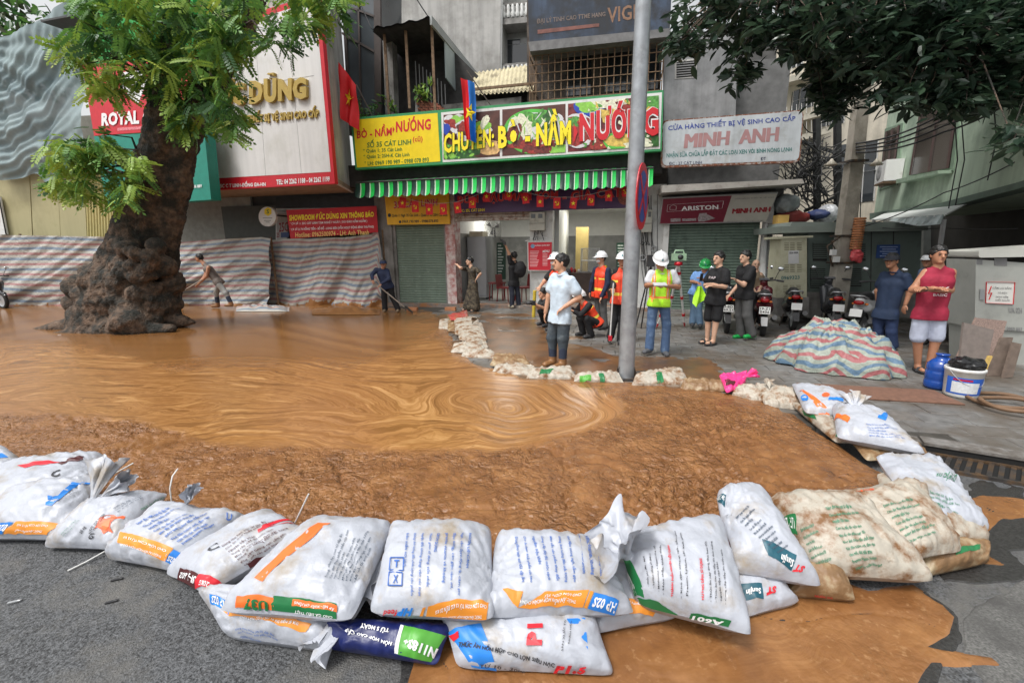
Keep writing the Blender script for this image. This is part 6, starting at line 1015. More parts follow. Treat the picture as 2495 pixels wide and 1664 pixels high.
b=bag('sack with green patch at the feet of the man in the pale shirt',[(1298,900,.10),(1384,895,.10),(1402,924,.0),(1288,922,.0)],.07,M_bagd,wr=1.6,group=KG); band(b,[(1318,900),(1350,898),(1340,910),(1314,912)],I_gr)
for lab,cs,th,m in(('pale creased sack left of the green patched sack',[(1214,888,.09),(1294,890,.09),(1314,917,.0),(1204,909,.0)],.06,M_bagd),('brownish sack lying on top of the pale creased sack',[(1210,864,.14),(1272,866,.14),(1294,894,.04),(1198,890,.04)],.06,M_bagb),('thin flattened sack at the bend of the sack line',[(1134,852,.09),(1192,854,.09),(1228,876,.0),(1128,870,.0)],.05,M_bagd),('greenish muddy sack at the bend of the sack line',[(1110,838,.12),(1168,832,.12),(1184,860,.02),(1102,858,.02)],.07,M_bagd),('round muddy sack on the right of the far sack line',[(1130,808,.14),(1166,802,.14),(1188,846,.02),(1142,850,.02)],.09,M_bagd),('dark stained sack in the middle of the far sack line',[(1118,794,.16),(1172,790,.16),(1184,828,.05),(1122,828,.05)],.09,M_bagd),('pinkish sack with twisted top in the far sack line',[(1110,778,.18),(1160,774,.18),(1175,812,.06),(1112,814,.06)],.09,M_bagd),('reddish brown sack near the far end of the sack line',[(1092,772,.14),(1140,768,.14),(1146,804,.02),(1094,806,.02)],.09,M_bagb),('small pale sack at the far end, nearest the shops',[(1072,782,.12),(1094,778,.12),(1098,802,.0),(1070,802,.0)],.08,M_bagd)):
    b=bag(lab,cs,th,m,wr=1.8,group=KG,nu=30,nv=24)
    if 'twisted' in lab: ruffle(b,(1150,788),.2,(1158,776),.34,.05,41,M_bagd,fold=4)
b=bag('crumpled red plastic sheet lying over the farthest sack',[(1094,768,.22),(1136,758,.26),(1138,776,.18),(1100,780,.16)],.04,M_bagr,wr=2,nu=26,nv=20,name='plastic_bag')
# loose straps and ties
for lab,pts in(('white plastic strap standing up behind the fourth sack',[(418,1222,.1),(414,1190,.2),(420,1160,.28),(433,1142,.3)]),('thin white straw sticking up behind the U37 sack',[(718,1275,.12),(752,1203,.36)]),('thin white strap lying on the asphalt in front of the sacks',[(165,1390,R0+.01),(210,1368,R0+.012),(264,1338,R0+.03)]),('white strap poking over the mud behind the tied neck',[(282,1152,.24),(325,1128,.28)])):
    P=[G(*p) for p in pts]; MB().tube(P,.0045,6).build('plastic_strap',M_white,org=P[0],label=lab,cat='strap')
# ================================================================ people
M_skin=[W('skin_a',C(196,150,122),.5,var=.06,scale=14,sub=.05),W('skin_b',C(172,122,94),.5,var=.08,scale=14,sub=.05),W('skin_c',C(206,164,138),.5,var=.05,scale=14,sub=.05)]
M_hair=W('hair_black',(.012,.011,.011),.45,var=.3,scale=30,bump=.006,bscale=60); M_eye=W('eye_dark',(.015,.012,.012),.3); M_lip=W('lip',C(150,84,76),.5)
def cl(n,r,g,b,**k): return W('cloth_'+n,C(r,g,b),k.pop('rough',.8),var=k.pop('var',.14),scale=k.pop('scale',9),bump=k.pop('bump',.006),bscale=k.pop('bscale',22),**k)
M_helm=W('helmet_white',(.72,.73,.74),.3,var=.03); M_helg=W('helmet_green',C(30,140,70),.3,var=.05); M_shoe=cl('shoe_dark',52,52,54); M_rub=W('boot_rubber_tan',C(138,98,62),.4,var=.1)
VEST_O=[cl('vest_orange',232,72,40,rough=.6),W('vest_reflective',C(246,226,90),.4,var=.05),cl('vest_trim',200,60,36)]; VEST_Y=[cl('vest_lime',176,232,48,rough=.6),W('vest_orange_tape',C(240,140,70),.5,var=.1),W('vest_silver',C(210,205,190),.4)]
def person(label,gy,J,f,h=1.68,skin=0,top=None,sleeve='short',bottom=None,leg='long',shoes=None,boots=None,hair=True,helmet=None,capm=None,vest=None,mask=False,bun=False,watch=False,skirt=False,loose=.0,hide_lower=False,vox=.014,bald=False,gx=None,toes=None):
    k=h/1.70; f=np.array([f[0],f[1],0.]);f/=np.linalg.norm(f); rt=np.array([f[1],-f[0],0]); av=rt if rt[0]<0 else -rt
    fx=J['fa'][0]*.5+J['fb'][0]*.5; Y0=G(fx,gy)[1]
    def jt(n,wd):
        q=J[n]; dy=q[2] if len(q)>2 else wd; return AtY(q[0],q[1],Y0+dy)
    Wd=.175*k*av[1]; s={}
    for n,wd in(('hd',0),('nk',0),('sa',Wd),('sb',-Wd),('ea',Wd*1.2),('eb',-Wd*1.2),('wa',Wd*1.2-.0),('wb',-Wd*1.2),('pv',0),('ka',Wd*.6),('kb',-Wd*.6),('fa',Wd*.6),('fb',-Wd*.6)): s[n]=jt(n,wd)
    for n in('fa','fb'): s[n][2]=max(s[n][2],.075*k)
    base=(s['fa']+s['fb'])/2; base[2]=0; T=thing('person',label,'person',base)
    hipw=.085*k; pv=s['pv']; ha=pv+av*hipw; hb=pv-av*hipw; up=(s['nk']-pv); up/=np.linalg.norm(up); ch=pv+(s['nk']-pv)*.66
    allp=np.array(list(s.values())); lo=allp.min(0)-.26;hi=allp.max(0)+.26; lo[2]=-.03
    def fin(S,name,mats,noise=.0,seed=0,mi=None,parent=T,sm=True):
        V,Fq=S.mesh()
        if noise: 
            n_=fbm(V*np.array([16,16,9])+seed,3,seed)*noise+fbm(V*5.+seed,2,seed+3)*noise*.8
            c0=np.array([p for p in(pv,ch,s['ka'],s['kb'],s['ea'],s['eb'],s['sa'],s['sb'],(ha+s['ka'])/2,(hb+s['kb'])/2,(s['ka']+s['fa'])/2,(s['kb']+s['fb'])/2)]); j=np.argmin(np.linalg.norm(V[:,None]-c0[None],axis=2),1); d=V-c0[j]; d/=np.linalg.norm(d,axis=1)[:,None]+1e-6; V=V+d*n_[:,None]
        mb=MB(); mb.add(V,Fq.tolist(),0,sm)
        if mi is not None: mb.m=mi(V[Fq].mean(1)).tolist()
        return mb.build(name,mats,parent)
    # body: one surface from ankles to neck
    S=SD(lo,hi,vox)
    def torso(S,e,low=0.):
        e=e-.008
        S.cap(ha*.8+pv*.2,hb*.8+pv*.2,(.078+e)*k,k=.03); S.cap(pv+av*.035*k,ch+av*.05*k,(.085+e)*k,(.092+e)*k,k=.02); S.cap(pv-av*.035*k,ch-av*.05*k,(.085+e)*k,(.092+e)*k,k=.02); S.cap(ch+av*.085*k+up*.03,ch-av*.085*k+up*.03,(.086+e)*k,k=.03); S.cap(s['sa']*.93+s['sb']*.07-up*.01,s['sb']*.93+s['sa']*.07-up*.01,(.05+e*.8)*k,k=.03); S.cap(s['sa']*.75+s['sb']*.25,s['nk'],(.045+e*.5)*k,(.05+e*.3)*k,k=.03); S.cap(s['sb']*.75+s['sa']*.25,s['nk'],(.045+e*.5)*k,(.05+e*.3)*k,k=.03)
        for sg_ in(1,-1): S.cap(pv+av*sg_*.062*k-up*.03,ch+av*sg_*.088*k,(.075+e)*k,(.08+e)*k,k=.03)
        if low:
            for q_ in(0.,.5,1.): S.cap(ha*.8+pv*.2-up*(low+.05)*q_,hb*.8+pv*.2-up*(low+.05)*q_,(.104+e+.004*q_)*k,k=.02)
            S.cut(lambda P: -((P-(pv-up*(low+.02)))@up))
    def arm(S,e,full=True,t=.6):
        for a,b,c in(('sa','ea','wa'),('sb','eb','wb')):
            if full: S.cap(s[a],s[b],(.052+e)*k,(.042+e)*k); S.cap(s[b],s[c],(.042+e)*k,(.029+e)*k)
            else: S.cap(s[a],s[a]+(s[b]-s[a])*t,(.05+e*.7)*k,(.056+e*.9)*k)
    def legs(S,e,t1=1.,wide=0.):
        for a,b,c in((ha,'ka','fa'),(hb,'kb','fb')):
            S.cap(a,s[b],(.078+e)*k,(.055+e+wide)*k,k=.03); S.cap(s[b],s[b]+(s[c]-s[b])*t1,(.058+e+wide)*k,(.036+(.022 if t1>.5 else .0)*min(1,e*60)+e+wide)*k)
    torso(S,0); arm(S,0); legs(S,0,1.); S.cap(s['nk']-up*.03,s['hd'],.056*k,.05*k)
    if not shoes and not boots:
        for n in('fa','fb'): S.cap(s[n]-(0,0,.04*k),s[n]+f*.15*k-(0,0,.05*k),.036*k,.028*k)
    V,Fq=S.mesh(); body=MB(); body.add(V,Fq.tolist(),0,True)
    # head with nose, brow, jaw and ears
    hc=s['hd']; hz=np.array([0,0,1.]); tilt=J['hd'][3] if len(J['hd'])>3 else 0.; ff=f.copy()
    if 'look' in J: ff=np.array([J['look'][0],J['look'][1],0.]); ff/=np.linalg.norm(ff)
    R3=np.stack([np.cross(ff,hz),ff,hz]); ff2=ff*math.cos(tilt)-hz*math.sin(tilt); hz2=hz*math.cos(tilt)+ff*math.sin(tilt); lx=np.cross(ff2,hz2); RM=np.stack([lx,ff2,hz2],1)
    hp=lambda x,y,z: hc+(lx*x+ff2*y+hz2*z)*k
    S=SD(hc-.17*k,hc+.17*k,.0085); S.ell(hp(0,-.012,.022),(.076*k,.094*k,.094*k),.02,RM); S.ell(hp(0,.02,-.045),(.058*k,.068*k,.07*k),.03,RM); S.cap(hp(0,.085,.012),hp(0,.108,-.022),.011*k,.016*k,.012); S.cap(hp(-.03,.082,.026),hp(.03,.082,.026),.012*k,k=.012); S.ell(hp(0,.06,-.085),(.03*k,.03*k,.024*k),.02,RM)
    for sg_ in(-1,1): S.ell(hp(sg_*.078,-.01,-.005),(.012*k,.02*k,.032*k),.006,RM)
    S.cap(hp(0,-.02,-.06),s['nk'],.05*k,.056*k,.03); V,Fq=S.mesh(); body.add(V,Fq.tolist(),0,True)
    for sg_ in(-1,1): body.ell(hp(sg_*.031,.083,.006),(.013*k,.007*k,.0065*k),8,6,1,RM.T); body.ell(hp(sg_*.032,.087,.032),(.02*k,.006*k,.005*k),8,6,1,RM.T)
    body.ell(hp(0,.083,-.052),(.023*k,.008*k,.006*k),10,6,2,RM.T)
    # hands: palm, four fingers and thumb
    for w,e_,sd in(('wa','ea',1),('wb','eb',-1)):
        d=s[w]-s[e_]; d/=np.linalg.norm(d); sx_=np.cross(d,(0,0,1)); sx_=sx_/ (np.linalg.norm(sx_)+1e-6) if np.linalg.norm(sx_)>.1 else lx; nz=np.cross(sx_,d); p0=s[w]; pc=p0+d*.045*k
        body.ell(pc,(.05*k,.038*k,.018*k),10,8,0,np.stack([d,sx_,nz])); 
        for q in range(4):
            o=(q-1.5)*.019*k; l=(.075,.085,.08,.062)[q]*k; b0=p0+d*.08*k+sx_*o; b1=b0+d*l*.5-nz*l*.12; b2=b1+d*l*.35-nz*l*.35; body.tube([b0-d*.02*k,b0,b1,b2],[.0095*k,.0095*k,.0085*k,.0065*k],6)
        t0=p0+d*.03*k+sx_*sd*.03*k; body.tube([t0,t0+(d*.5+sx_*sd*.6)*.045*k,t0+(d*.85+sx_*sd*.55)*.07*k],[.012*k,.010*k,.007*k],6)
    body.build('body',[M_skin[skin],M_eye,M_lip],T)
    if hair or capm or helmet:
        if hair and not bald:
            S=SD(hc-.17*k,hc+.18*k,.010); S.ell(hp(0,-.018,.03),(.09*k,.109*k,.112*k),.01,RM); 
            if bun: S.ell(hp(0,-.115,.03),(.04*k,.035*k,.04*k),.01,RM)
            S.cut(lambda P: -(((P-hc)@hz2)/k-.052+.62*((-(P-hc)@ff2)/k+.085)*-1 *-1 if False else ((P-hc)@hz2)/k-(.066-.95*np.clip(.085-((P-hc)@ff2)/k,0,.2)))*k); V,Fq=S.mesh(); dv_=(V-hc)/np.linalg.norm(V-hc,axis=1)[:,None]; V=V+dv_*(fbm(V*42,3,int(gy))*.016+fbm(V*16,2,3)*.012)[:,None]; MB().add(V,Fq.tolist(),0,True).build('hair',M_hair,T)
    if helmet or capm:
        mm=helmet or capm; mb=MB(); P=[]; n=28; 
        for t in np.linspace(0,1,9):
            ph=t*math.pi/2; ring=[]
            for q in range(n+1): a=2*math.pi*q/n; ring.append(hp(.118*math.cos(a)*math.sin(ph)*(1. if helmet else .86),-.012+.142*math.sin(a)*math.sin(ph)*(1. if helmet else .84),.048+(.105 if helmet else .07)*math.cos(ph)))
            P.append(ring)
        mb.grid(P); P=[]
        for t in(0,.5,1):
            ring=[]
            for q in range(n+1):
                a=2*math.pi*q/n; ext=(.012+.05*max(0,math.sin(a))**1.5) if helmet else .085*max(0,math.sin(a))**2; ring.append(hp((.118*(1 if helmet else .86)+ext*t*.6)*math.cos(a),-.012+(.142*(1 if helmet else .84)+ext*t)*math.sin(a),.048-.016*t-.01*t*max(0,math.sin(a))))
            P.append(ring)
        mb.grid(P); ho=mb.build('helmet' if helmet else 'cap',mm,T)
        if helmet:
            MB().tube([hp(0,-.135,.10),hp(0,-.06,.158),hp(0,.04,.158),hp(0,.115,.105)],[.008,.012,.012,.008],6).build('helmet_ridge',mm,ho); MB().poly([hp(-.018,.131,.075),hp(.018,.131,.075),hp(0,.112,.118)]).build('helmet_emblem',W('emblem_teal',C(40,110,120),.5),ho)
    if mask: S=SD(hc-.15*k,hc+.15*k,.009); S.ell(hp(0,.062,-.055),(.05*k,.048*k,.042*k),.01,RM); fin(S,'face_mask',W('mask_white',(.7,.7,.7),.8))
    if top is not None:
        S=SD(lo,hi,vox); torso(S,.015+loose,.07*k if not vest else .03*k)
        if sleeve=='short': arm(S,.016+loose,False)
        elif sleeve=='long': arm(S,.013)
        if sleeve=='none': pass
        if skirt:
            for t in np.linspace(0,1,6): 
                a=ha+(s['fa']-ha)*t*.93; b=hb+(s['fb']-hb)*t*.93; S.cap(a,b,(.11+.03*t)*k,k=.06)
        fin(S,'dress' if skirt else 'shirt',top,.007+loose*.2,int(gy))
        if sleeve=='short' and not skirt:
            mb=MB(); ring=[s['nk']-up*.012+ (lx*math.cos(a)*.07+ff2*math.sin(a)*.07)*k+hz*(-.015*math.sin(a))*k for a in np.linspace(0,2*math.pi,17)]; mb.tube(ring,.012*k,6); mb.build('collar',top,T)
    if vest:
        S=SD(lo,hi,vox); torso(S,.023,.04*k); bx=np.cross(up,av); bx/=np.linalg.norm(bx)
        def vm(Cn):
            r=Cn-pv; z=(r@up)/k; x=np.abs(r@av)/k; L=np.linalg.norm(s['nk']-pv)/k; o=np.zeros(len(Cn),int)
            if vest is VEST_Y: o[(np.abs(x-.115)<.028)&(z>.02)]=1; o[np.abs(z-.10)<.016]=1; o[(np.abs(x-.115)<.008)&(z>.1)]=2
            else: o[np.abs(z-.13)<.026]=1; o[(np.abs(z-.36)<.02)&(x>.05)]=1; o[(x<.01)]=2
            return o
        vo=fin(S,'vest',vest,.008,int(gy)+1,vm)
        for sg_ in(-1,1):
            p=pv+up*.02+av*sg_*.085*k+f*.145*k; MB().box(p,(.05*k,.006,.055*k),(av,f,up)).build('pocket',vest[0],vo)
    if bottom is not None and not skirt:
        S=SD(lo,hi,vox); S.cap(ha*.8+pv*.2,hb*.8+pv*.2,.09*k,k=.03); S.cap(pv+av*.03*k,pv-av*.03*k+up*.05,.086*k,.086*k,k=.03)
        if leg=='long': legs(S,.016+loose*.6,.97 if not boots else .42,loose*.4)
        else:
            for a,b in((ha,'ka'),(hb,'kb')): S.cap(a,a+(s[b]-a)*.88,.095*k,.092*k,k=.03)
        fin(S,'trousers' if leg=='long' else 'shorts',bottom,.007,int(gy)+7)
    for w,n in enumerate(('fa','fb')):
        td=f if toes is None else np.array([toes[w][0],toes[w][1],0.]); td=td/np.linalg.norm(td)
        if boots:
            S=SD(s[n]-.34,s[n]+.34,.013); a=s[n]; m_=s[n]+(s['ka' if n=='fa' else 'kb']-s[n])*.62; S.cap(a,m_,.058*k,.066*k); S.cap(a-(0,0,.03*k),a+td*.17*k-(0,0,.035*k),.05*k,.045*k); S.cut(lambda P:-(P[...,2]-.004)); 
            ms=boots if isinstance(boots,list) else [boots]; fin(S,'boot',ms,0,0,(lambda Cn,a=a:(Cn[:,2]>a[2]+.07*k).astype(int)) if len(ms)>1 else None)
        elif shoes:
            S=SD(s[n]-.26,s[n]+.26,.011); a=s[n]; S.cap(a-td*.05*k-(0,0,.03*k),a+td*.16*k-(0,0,.04*k),.045*k,.04*k); S.cap(a+(0,0,.01),a-(0,0,.03*k),.042*k,.05*k); S.cut(lambda P:-(P[...,2]-.004)); fin(S,'shoe',shoes)
        else:
            mb=MB(); c=s[n]+td*.055*k; c[2]=.014; sx_=np.cross(td,(0,0,1)); mb.prism([c+td*.15*k*math.cos(a)+sx_*.052*k*math.sin(a)*(1+.1*math.cos(a)) for a in np.linspace(0,2*math.pi,18,endpoint=False)],(0,0,.02)); mb.tube([c+sx_*.05*k+td*.04,c+sx_*.03*k+td*.04+(0,0,.055),c-sx_*.03*k+td*.04+(0,0,.055),c-sx_*.05*k+td*.04],.016,6); mb.build('sandal',shoes or M_shoe if not isinstance(toes,str) else M_shoe,T)
    if watch: d=s['wb']-s['eb']; d/=np.linalg.norm(d); MB().tube([s['wb']-d*.035,s['wb']-d*.01],.035*k,10).build('wrist_watch',M_blk,T)
    T['_k']=k; return T,s,(pv,up,av,f,k)
JE=cl('jeans_blue',74,98,132,dirt=C(110,132,158),damt=.3,dscale=7); JD=cl('jeans_dark',62,72,80,dirt=C(96,104,108),damt=.3,dscale=6); BLK=cl('black',24,24,27); GRY=cl('grey_trousers',84,84,84); NAVY=cl('navy',28,38,66)
pW,sW,_=person('man in pale blue shirt and muddy rubber boots standing at the sack line',893,dict(hd=(1366,641),nk=(1371,667),sa=(1351,676),sb=(1392,684),ea=(1337,722),eb=(1411,725),wa=(1329,762),wb=(1375,748),pv=(1364,772),ka=(1346,822),kb=(1372,824),fa=(1347,880),fb=(1371,884),look=(-1,-.05)),(-.75,-.66),1.70,0,cl('shirt_pale_blue',188,204,218,bump=.008),'short',JD,boots=[M_rub,cl('boot_shaft',44,52,70)],loose=.014,vox=.012)
person('surveyor in lime safety vest and white helmet reading his notebook',864,dict(hd=(1609,636,0,.5),nk=(1612,658),sa=(1586,667),sb=(1639,667),ea=(1577,695),eb=(1652,699),wa=(1594,694,-.25),wb=(1622,697,-.25),pv=(1605,738),ka=(1587,790),kb=(1624,790),fa=(1582,848),fb=(1620,854)),(-.08,-1),1.68,1,cl('shirt_white',206,208,214),'short',JE,shoes=cl('shoe_grey',84,86,90),helmet=M_helm,vest=VEST_Y,vox=.012,toes=((-.7,-.7),(-.1,-1)))
P=AtY(1608,693,6.75); MB().box(P,(.10,.06,.008),((1,0,0),(0,.9,.3),(0,-.3,.9))).build('notebook',W('paper',C(0,0,0)),org=P,label='small white notebook held by the man in the lime vest',cat='notebook')
person('masked worker in orange vest and white helmet left of the lamp post',802,dict(hd=(1464,630),nk=(1467,650),sa=(1452,657),sb=(1481,659),ea=(1443,687),eb=(1481,692),wa=(1438,710),wb=(1466,722),pv=(1463,719),ka=(1458,757),kb=(1470,757),fa=(1456,794),fb=(1474,794)),(-.9,-.42),1.68,0,NAVY,'long',GRY,shoes=M_shoe,helmet=M_helm,vest=VEST_O,mask=True)
person('worker in orange vest and white helmet squatting beside the man in the pale shirt',820,dict(hd=(1411,724),nk=(1421,737),sa=(1416,744,.12),sb=(1436,744,-.12),ea=(1403,760,.05),eb=(1414,768,-.25),wa=(1392,752,-.05),wb=(1400,760,-.25),pv=(1452,786),ka=(1413,775,.06),kb=(1429,777,-.2),fa=(1420,808,.1),fb=(1440,814,-.15)),(-.85,-.5),1.66,0,BLK,'long',BLK,shoes=M_shoe,helmet=M_helm,vest=VEST_O)
person('worker in orange vest half hidden by the lamp post holding a survey rod',836,dict(hd=(1517,634),nk=(1517,654),sa=(1502,661),sb=(1532,661),ea=(1495,686),eb=(1534,684),wa=(1494,702,-.15),wb=(1523,662,-.18),pv=(1511,733),ka=(1497,776),kb=(1518,778),fa=(1487,820),fb=(1511,827)),(-.3,-.95),1.68,1,BLK,'long',BLK,shoes=M_shoe,helmet=M_helm,vest=VEST_O)
rd=thing('survey_rod','thin white survey rod with red clamp held beside the lamp post','rod',G(1486,836)); a=AtY(1495,690,7.65);b=AtY(1486,832,7.75); MB().tube([a,b],.013,8).build('rod',M_white,rd); MB().box(b+(b-a)*-.06,(.03,.03,.045)).build('clamp',M_red,rd)
person('worker in black shirt, orange vest and white helmet behind the man in the pale shirt',806,dict(hd=(1352,634),nk=(1356,655),sa=(1345,662),sb=(1384,662),ea=(1326,686),eb=(1388,690),wa=(1315,700,-.2),wb=(1380,712),pv=(1358,716),ka=(1350,758),kb=(1368,758),fa=(1346,796),fb=(1366,796)),(-.8,-.6),1.72,0,BLK,'short',BLK,shoes=M_shoe,helmet=M_helm,vest=VEST_O,mask=True)
_,sC_,_=person('photographer crouching behind the man in the pale shirt, camera held low',796,dict(hd=(1322,716),nk=(1326,729),sa=(1319,735),sb=(1338,737),ea=(1313,750,-.1),eb=(1333,754,-.15),wa=(1304,740,-.2),wb=(1308,744,-.25),pv=(1336,768),ka=(1318,758,-.1),kb=(1332,760,-.2),fa=(1325,784),fb=(1338,788)),(-.85,-.5),1.68,0,cl('shirt_grey_black',40,42,44),'short',BLK,shoes=M_shoe)
def camera_obj(px,py,Y,label,d=(-.9,-.4,0)):
    c=AtY(px,py,Y); t=thing('photo_camera',label,'camera',c-(0,0,.05)); d=np.array(d);d/=np.linalg.norm(d); r=np.cross(d,(0,0,1)); MB().box(c,(.035,.065,.045),(d,r,(0,0,1))).build('body',M_blk,t); MB().lathe([(0,.14),(.03,.14),(.036,.05),(.034,.03)],c,d,14).build('lens',M_blk,t)
camera_obj(1298,738,8.9,'black camera held low by the crouching photographer')
person('young man with backpack reaching a camera up inside the eatery doorway',752,dict(hd=(1252,624),nk=(1253,636),sa=(1243,640),sb=(1263,643),ea=(1240,617,-.1),eb=(1268,668),wa=(1233,601,-.15),wb=(1258,682),pv=(1252,690),ka=(1248,718),kb=(1262,718),fa=(1247,744),fb=(1264,744)),(-.5,.85),1.70,0,BLK,'short',cl('trousers_navy',34,38,52),shoes=cl('shoe_tan',170,160,140))
camera_obj(1229,592,12.9,'black camera raised by the young man in the eatery doorway',(-.6,.2,.6))
_c=AtY(1268,657,12.85); S=SD(_c-.4,_c+.4,.02); S.ell(_c,(.17,.13,.24),.02); V,Fq=S.mesh(); MB().add(V+fbm(V*9,2,3)[:,None]*.02,Fq.tolist(),0,True).build('backpack',BLK,org=_c-(0,0,.24),label='black backpack worn by the young man in the doorway',cat='backpack')
person('woman in brown camouflage dress leaning a hand on the peeling pillar',758,dict(hd=(1144,637),nk=(1148,650),sa=(1137,656),sb=(1160,656),ea=(1122,653,-.05),eb=(1170,667),wa=(1114,646,.1),wb=(1163,677),pv=(1152,691),ka=(1146,721),kb=(1158,722),fa=(1138,751),fb=(1160,753)),(-.9,-.35),1.60,2,cl('camo',92,82,66,var=.2,scale=14,dirt=C(44,38,32),damt=.62,dscale=13),'short',None,skirt=True,bun=True)
_,sN,_=person('man in navy jacket and cap bent over a shovel by the green shutter',761,dict(hd=(934,644),nk=(931,657),sa=(916,658),sb=(944,660),ea=(906,671,-.1),eb=(948,680,-.15),wa=(908,682,-.25),wb=(930,692,-.3),pv=(944,697),ka=(936,724),kb=(956,724),fa=(938,753),fb=(970,753)),(.1,-1),1.66,1,NAVY,'long',BLK,shoes=cl('shoe_mud',130,112,90),capm=NAVY,loose=.008)
def shovel(label,a,b,blade=True):
    t=thing('shovel',label,'shovel',b); d=(b-a)/np.linalg.norm(b-a); MB().tube([a,b],.017,8).build('handle',W('shovel_wood',(.3,.25,.2),.7,var=.2),t); u=np.cross(d,(0,0,1));u/=np.linalg.norm(u); n=np.cross(u,d); P=[[b+d*(.0+.28*i/5)+u*w*.11*(1-.35*(i/5)**3)+n*(.03*w*w) for w in np.linspace(-1,1,7)] for i in range(6)]; MB().grid(P).build('blade',M_iron,t)
shovel('long shovel pushed right by the man in the navy jacket',AtY(899,678,12.35),AtY(985,748,12.3))
_,sT,_=person('man in grey tank top and pale muddy trousers shovelling beside the big tree',753,dict(hd=(485,629),nk=(497,643),sa=(503,650,.16),sb=(508,652,-.16),ea=(500,672,.1),eb=(503,674,-.2),wa=(486,688,.0),wb=(484,692,-.15),pv=(532,686),ka=(527,714),kb=(550,714),fa=(531,743),fb=(564,741)),(-1,-.12),1.70,1,cl('tank_grey',108,98,92),'none',cl('trousers_pale',150,150,148,dirt=C(120,110,98),damt=.3),boots=[M_rub,cl('boot_shaft',0,0,0)],loose=.004)
shovel('shovel with pale handle held by the man in the tank top',AtY(492,682,13.1),AtY(425,722,12.9))
person('person in brown shirt bent over, half hidden behind the big tree',748,dict(hd=(398,690),nk=(404,668),sa=(408,660),sb=(420,656),ea=(404,690),eb=(416,690),wa=(398,712),wb=(406,715),pv=(430,672),ka=(420,712),kb=(438,712),fa=(418,740),fb=(438,740)),(-.9,-.3),1.68,1,cl('shirt_brown',74,58,46),'long',cl('trousers_dark',50,50,50),boots=[M_rub,cl('boot_shaft',0,0,0)],loose=.006)
person('man in green helmet and blue shirt looking at his phone by the tripod',800,dict(hd=(1718,648,0,.4),nk=(1717,662),sa=(1694,668),sb=(1733,669),ea=(1686,686),eb=(1730,692),wa=(1699,689,-.2),wb=(1710,680,-.22),pv=(1698,712),ka=(1691,746),kb=(1702,748),fa=(1687,786),fb=(1706,788)),(-.35,-.9),1.66,1,cl('shirt_blue',112,152,206),'short',cl('jeans_light',92,118,144),shoes=M_shoe,helmet=M_helg)
_p=AtY(1709,676,8.75); MB().box(_p,(.036,.005,.075),((.9,.3,0),(-.3,.9,.2),(0,-.2,1))).build('phone',M_blk,org=_p,label='dark phone held by the man in the green helmet',cat='phone')
P=[];_a=AtY(1702,697,8.7)
for i in range(16):
    u=i/15; row=[]
    for j in range(14): v=j/13; row.append(_a+np.array([(u-.4)*.26*(.35+.65*v),-.03+.05*math.sin(u*9+v*3)*(.3+v),-v*.42*(.8+.2*math.sin(u*5))]))
    P.append(row)
MB().grid(P).build('held_vest',VEST_Y[0],org=_a,label='crumpled lime safety vest hanging from the hand of the green helmeted man',cat='vest')
TB,sB_,fB=person('youth in black printed t-shirt and black shorts with arms folded',838,dict(hd=(1751,630),nk=(1754,654),sa=(1736,665),sb=(1768,664),ea=(1720,695),eb=(1766,698),wa=(1739,693,-.2),wb=(1737,697,-.26),pv=(1743,730),ka=(1726,780),kb=(1745,780),fa=(1723,828),fb=(1738,828)),(-.92,-.4),1.70,2,BLK,'short',BLK,'short',loose=.02)
_,sQ,_=person('young man in black t-shirt, baggy grey trousers and green clogs',826,dict(hd=(1815,627),nk=(1820,647),sa=(1805,655),sb=(1832,657),ea=(1803,690,.1),eb=(1812,694),wa=(1780,716,.1),wb=(1795,684,-.2),pv=(1814,717),ka=(1803,768),kb=(1820,768),fa=(1806,816),fb=(1832,814)),(-.95,-.3),1.68,2,BLK,'short',GRY,shoes=W('clog_green',C(30,170,80),.45),loose=.014)
person('grey-haired woman in sleeveless top sitting behind the parked scooter',795,dict(hd=(1842,645),nk=(1842,661),sa=(1831,668),sb=(1853,669),ea=(1829,690),eb=(1857,694),wa=(1836,704,-.2),wb=(1850,706,-.2),pv=(1845,715),ka=(1836,720,-.4),kb=(1852,720,-.4),fa=(1835,786,-.4),fb=(1852,786,-.4)),(-.3,-1),1.55,2,cl('top_olive',120,104,84),'none',BLK,bald=True)
person('man in navy polo shirt and flat cap looking left behind the tarpaulin heap',850,dict(hd=(2172,637),nk=(2180,660),sa=(2154,671),sb=(2208,674),ea=(2138,710),eb=(2216,714),wa=(2140,742),wb=(2206,742),pv=(2158,764),ka=(2140,808),kb=(2172,808),fa=(2142,850),fb=(2174,850)),(-.85,-.5),1.72,1,cl('polo_navy',30,46,72),'short',cl('trousers_navy_blue',36,52,86),shoes=M_shoe,capm=cl('cap_dark',30,32,40),loose=.006,vox=.012)
TM,sM,fM=person('man in maroon sleeveless shirt and white shorts with arms crossed',905,dict(hd=(2288,622),nk=(2287,652),sa=(2256,664),sb=(2318,664),ea=(2224,706),eb=(2314,708),wa=(2280,704,-.28),wb=(2250,704,-.32),pv=(2266,762),ka=(2236,828),kb=(2280,828),fa=(2236,888),fb=(2262,896)),(-.32,-.95),1.76,1,cl('tank_maroon',150,32,58),'none',cl('shorts_white',186,192,210),'short',watch=True,loose=.012,vox=.012)
person('person in white cap standing behind the man in the maroon shirt',840,dict(hd=(2262,636),nk=(2266,652),sa=(2248,662),sb=(2284,662),ea=(2244,700),eb=(2290,700),wa=(2250,730),wb=(2284,730),pv=(2266,740),ka=(2258,790),kb=(2276,790),fa=(2258,832),fb=(2276,832)),(-.8,-.5),1.70,1,cl('shirt_steel_blue',110,130,160),'short',BLK,shoes=M_shoe,capm=M_helm)
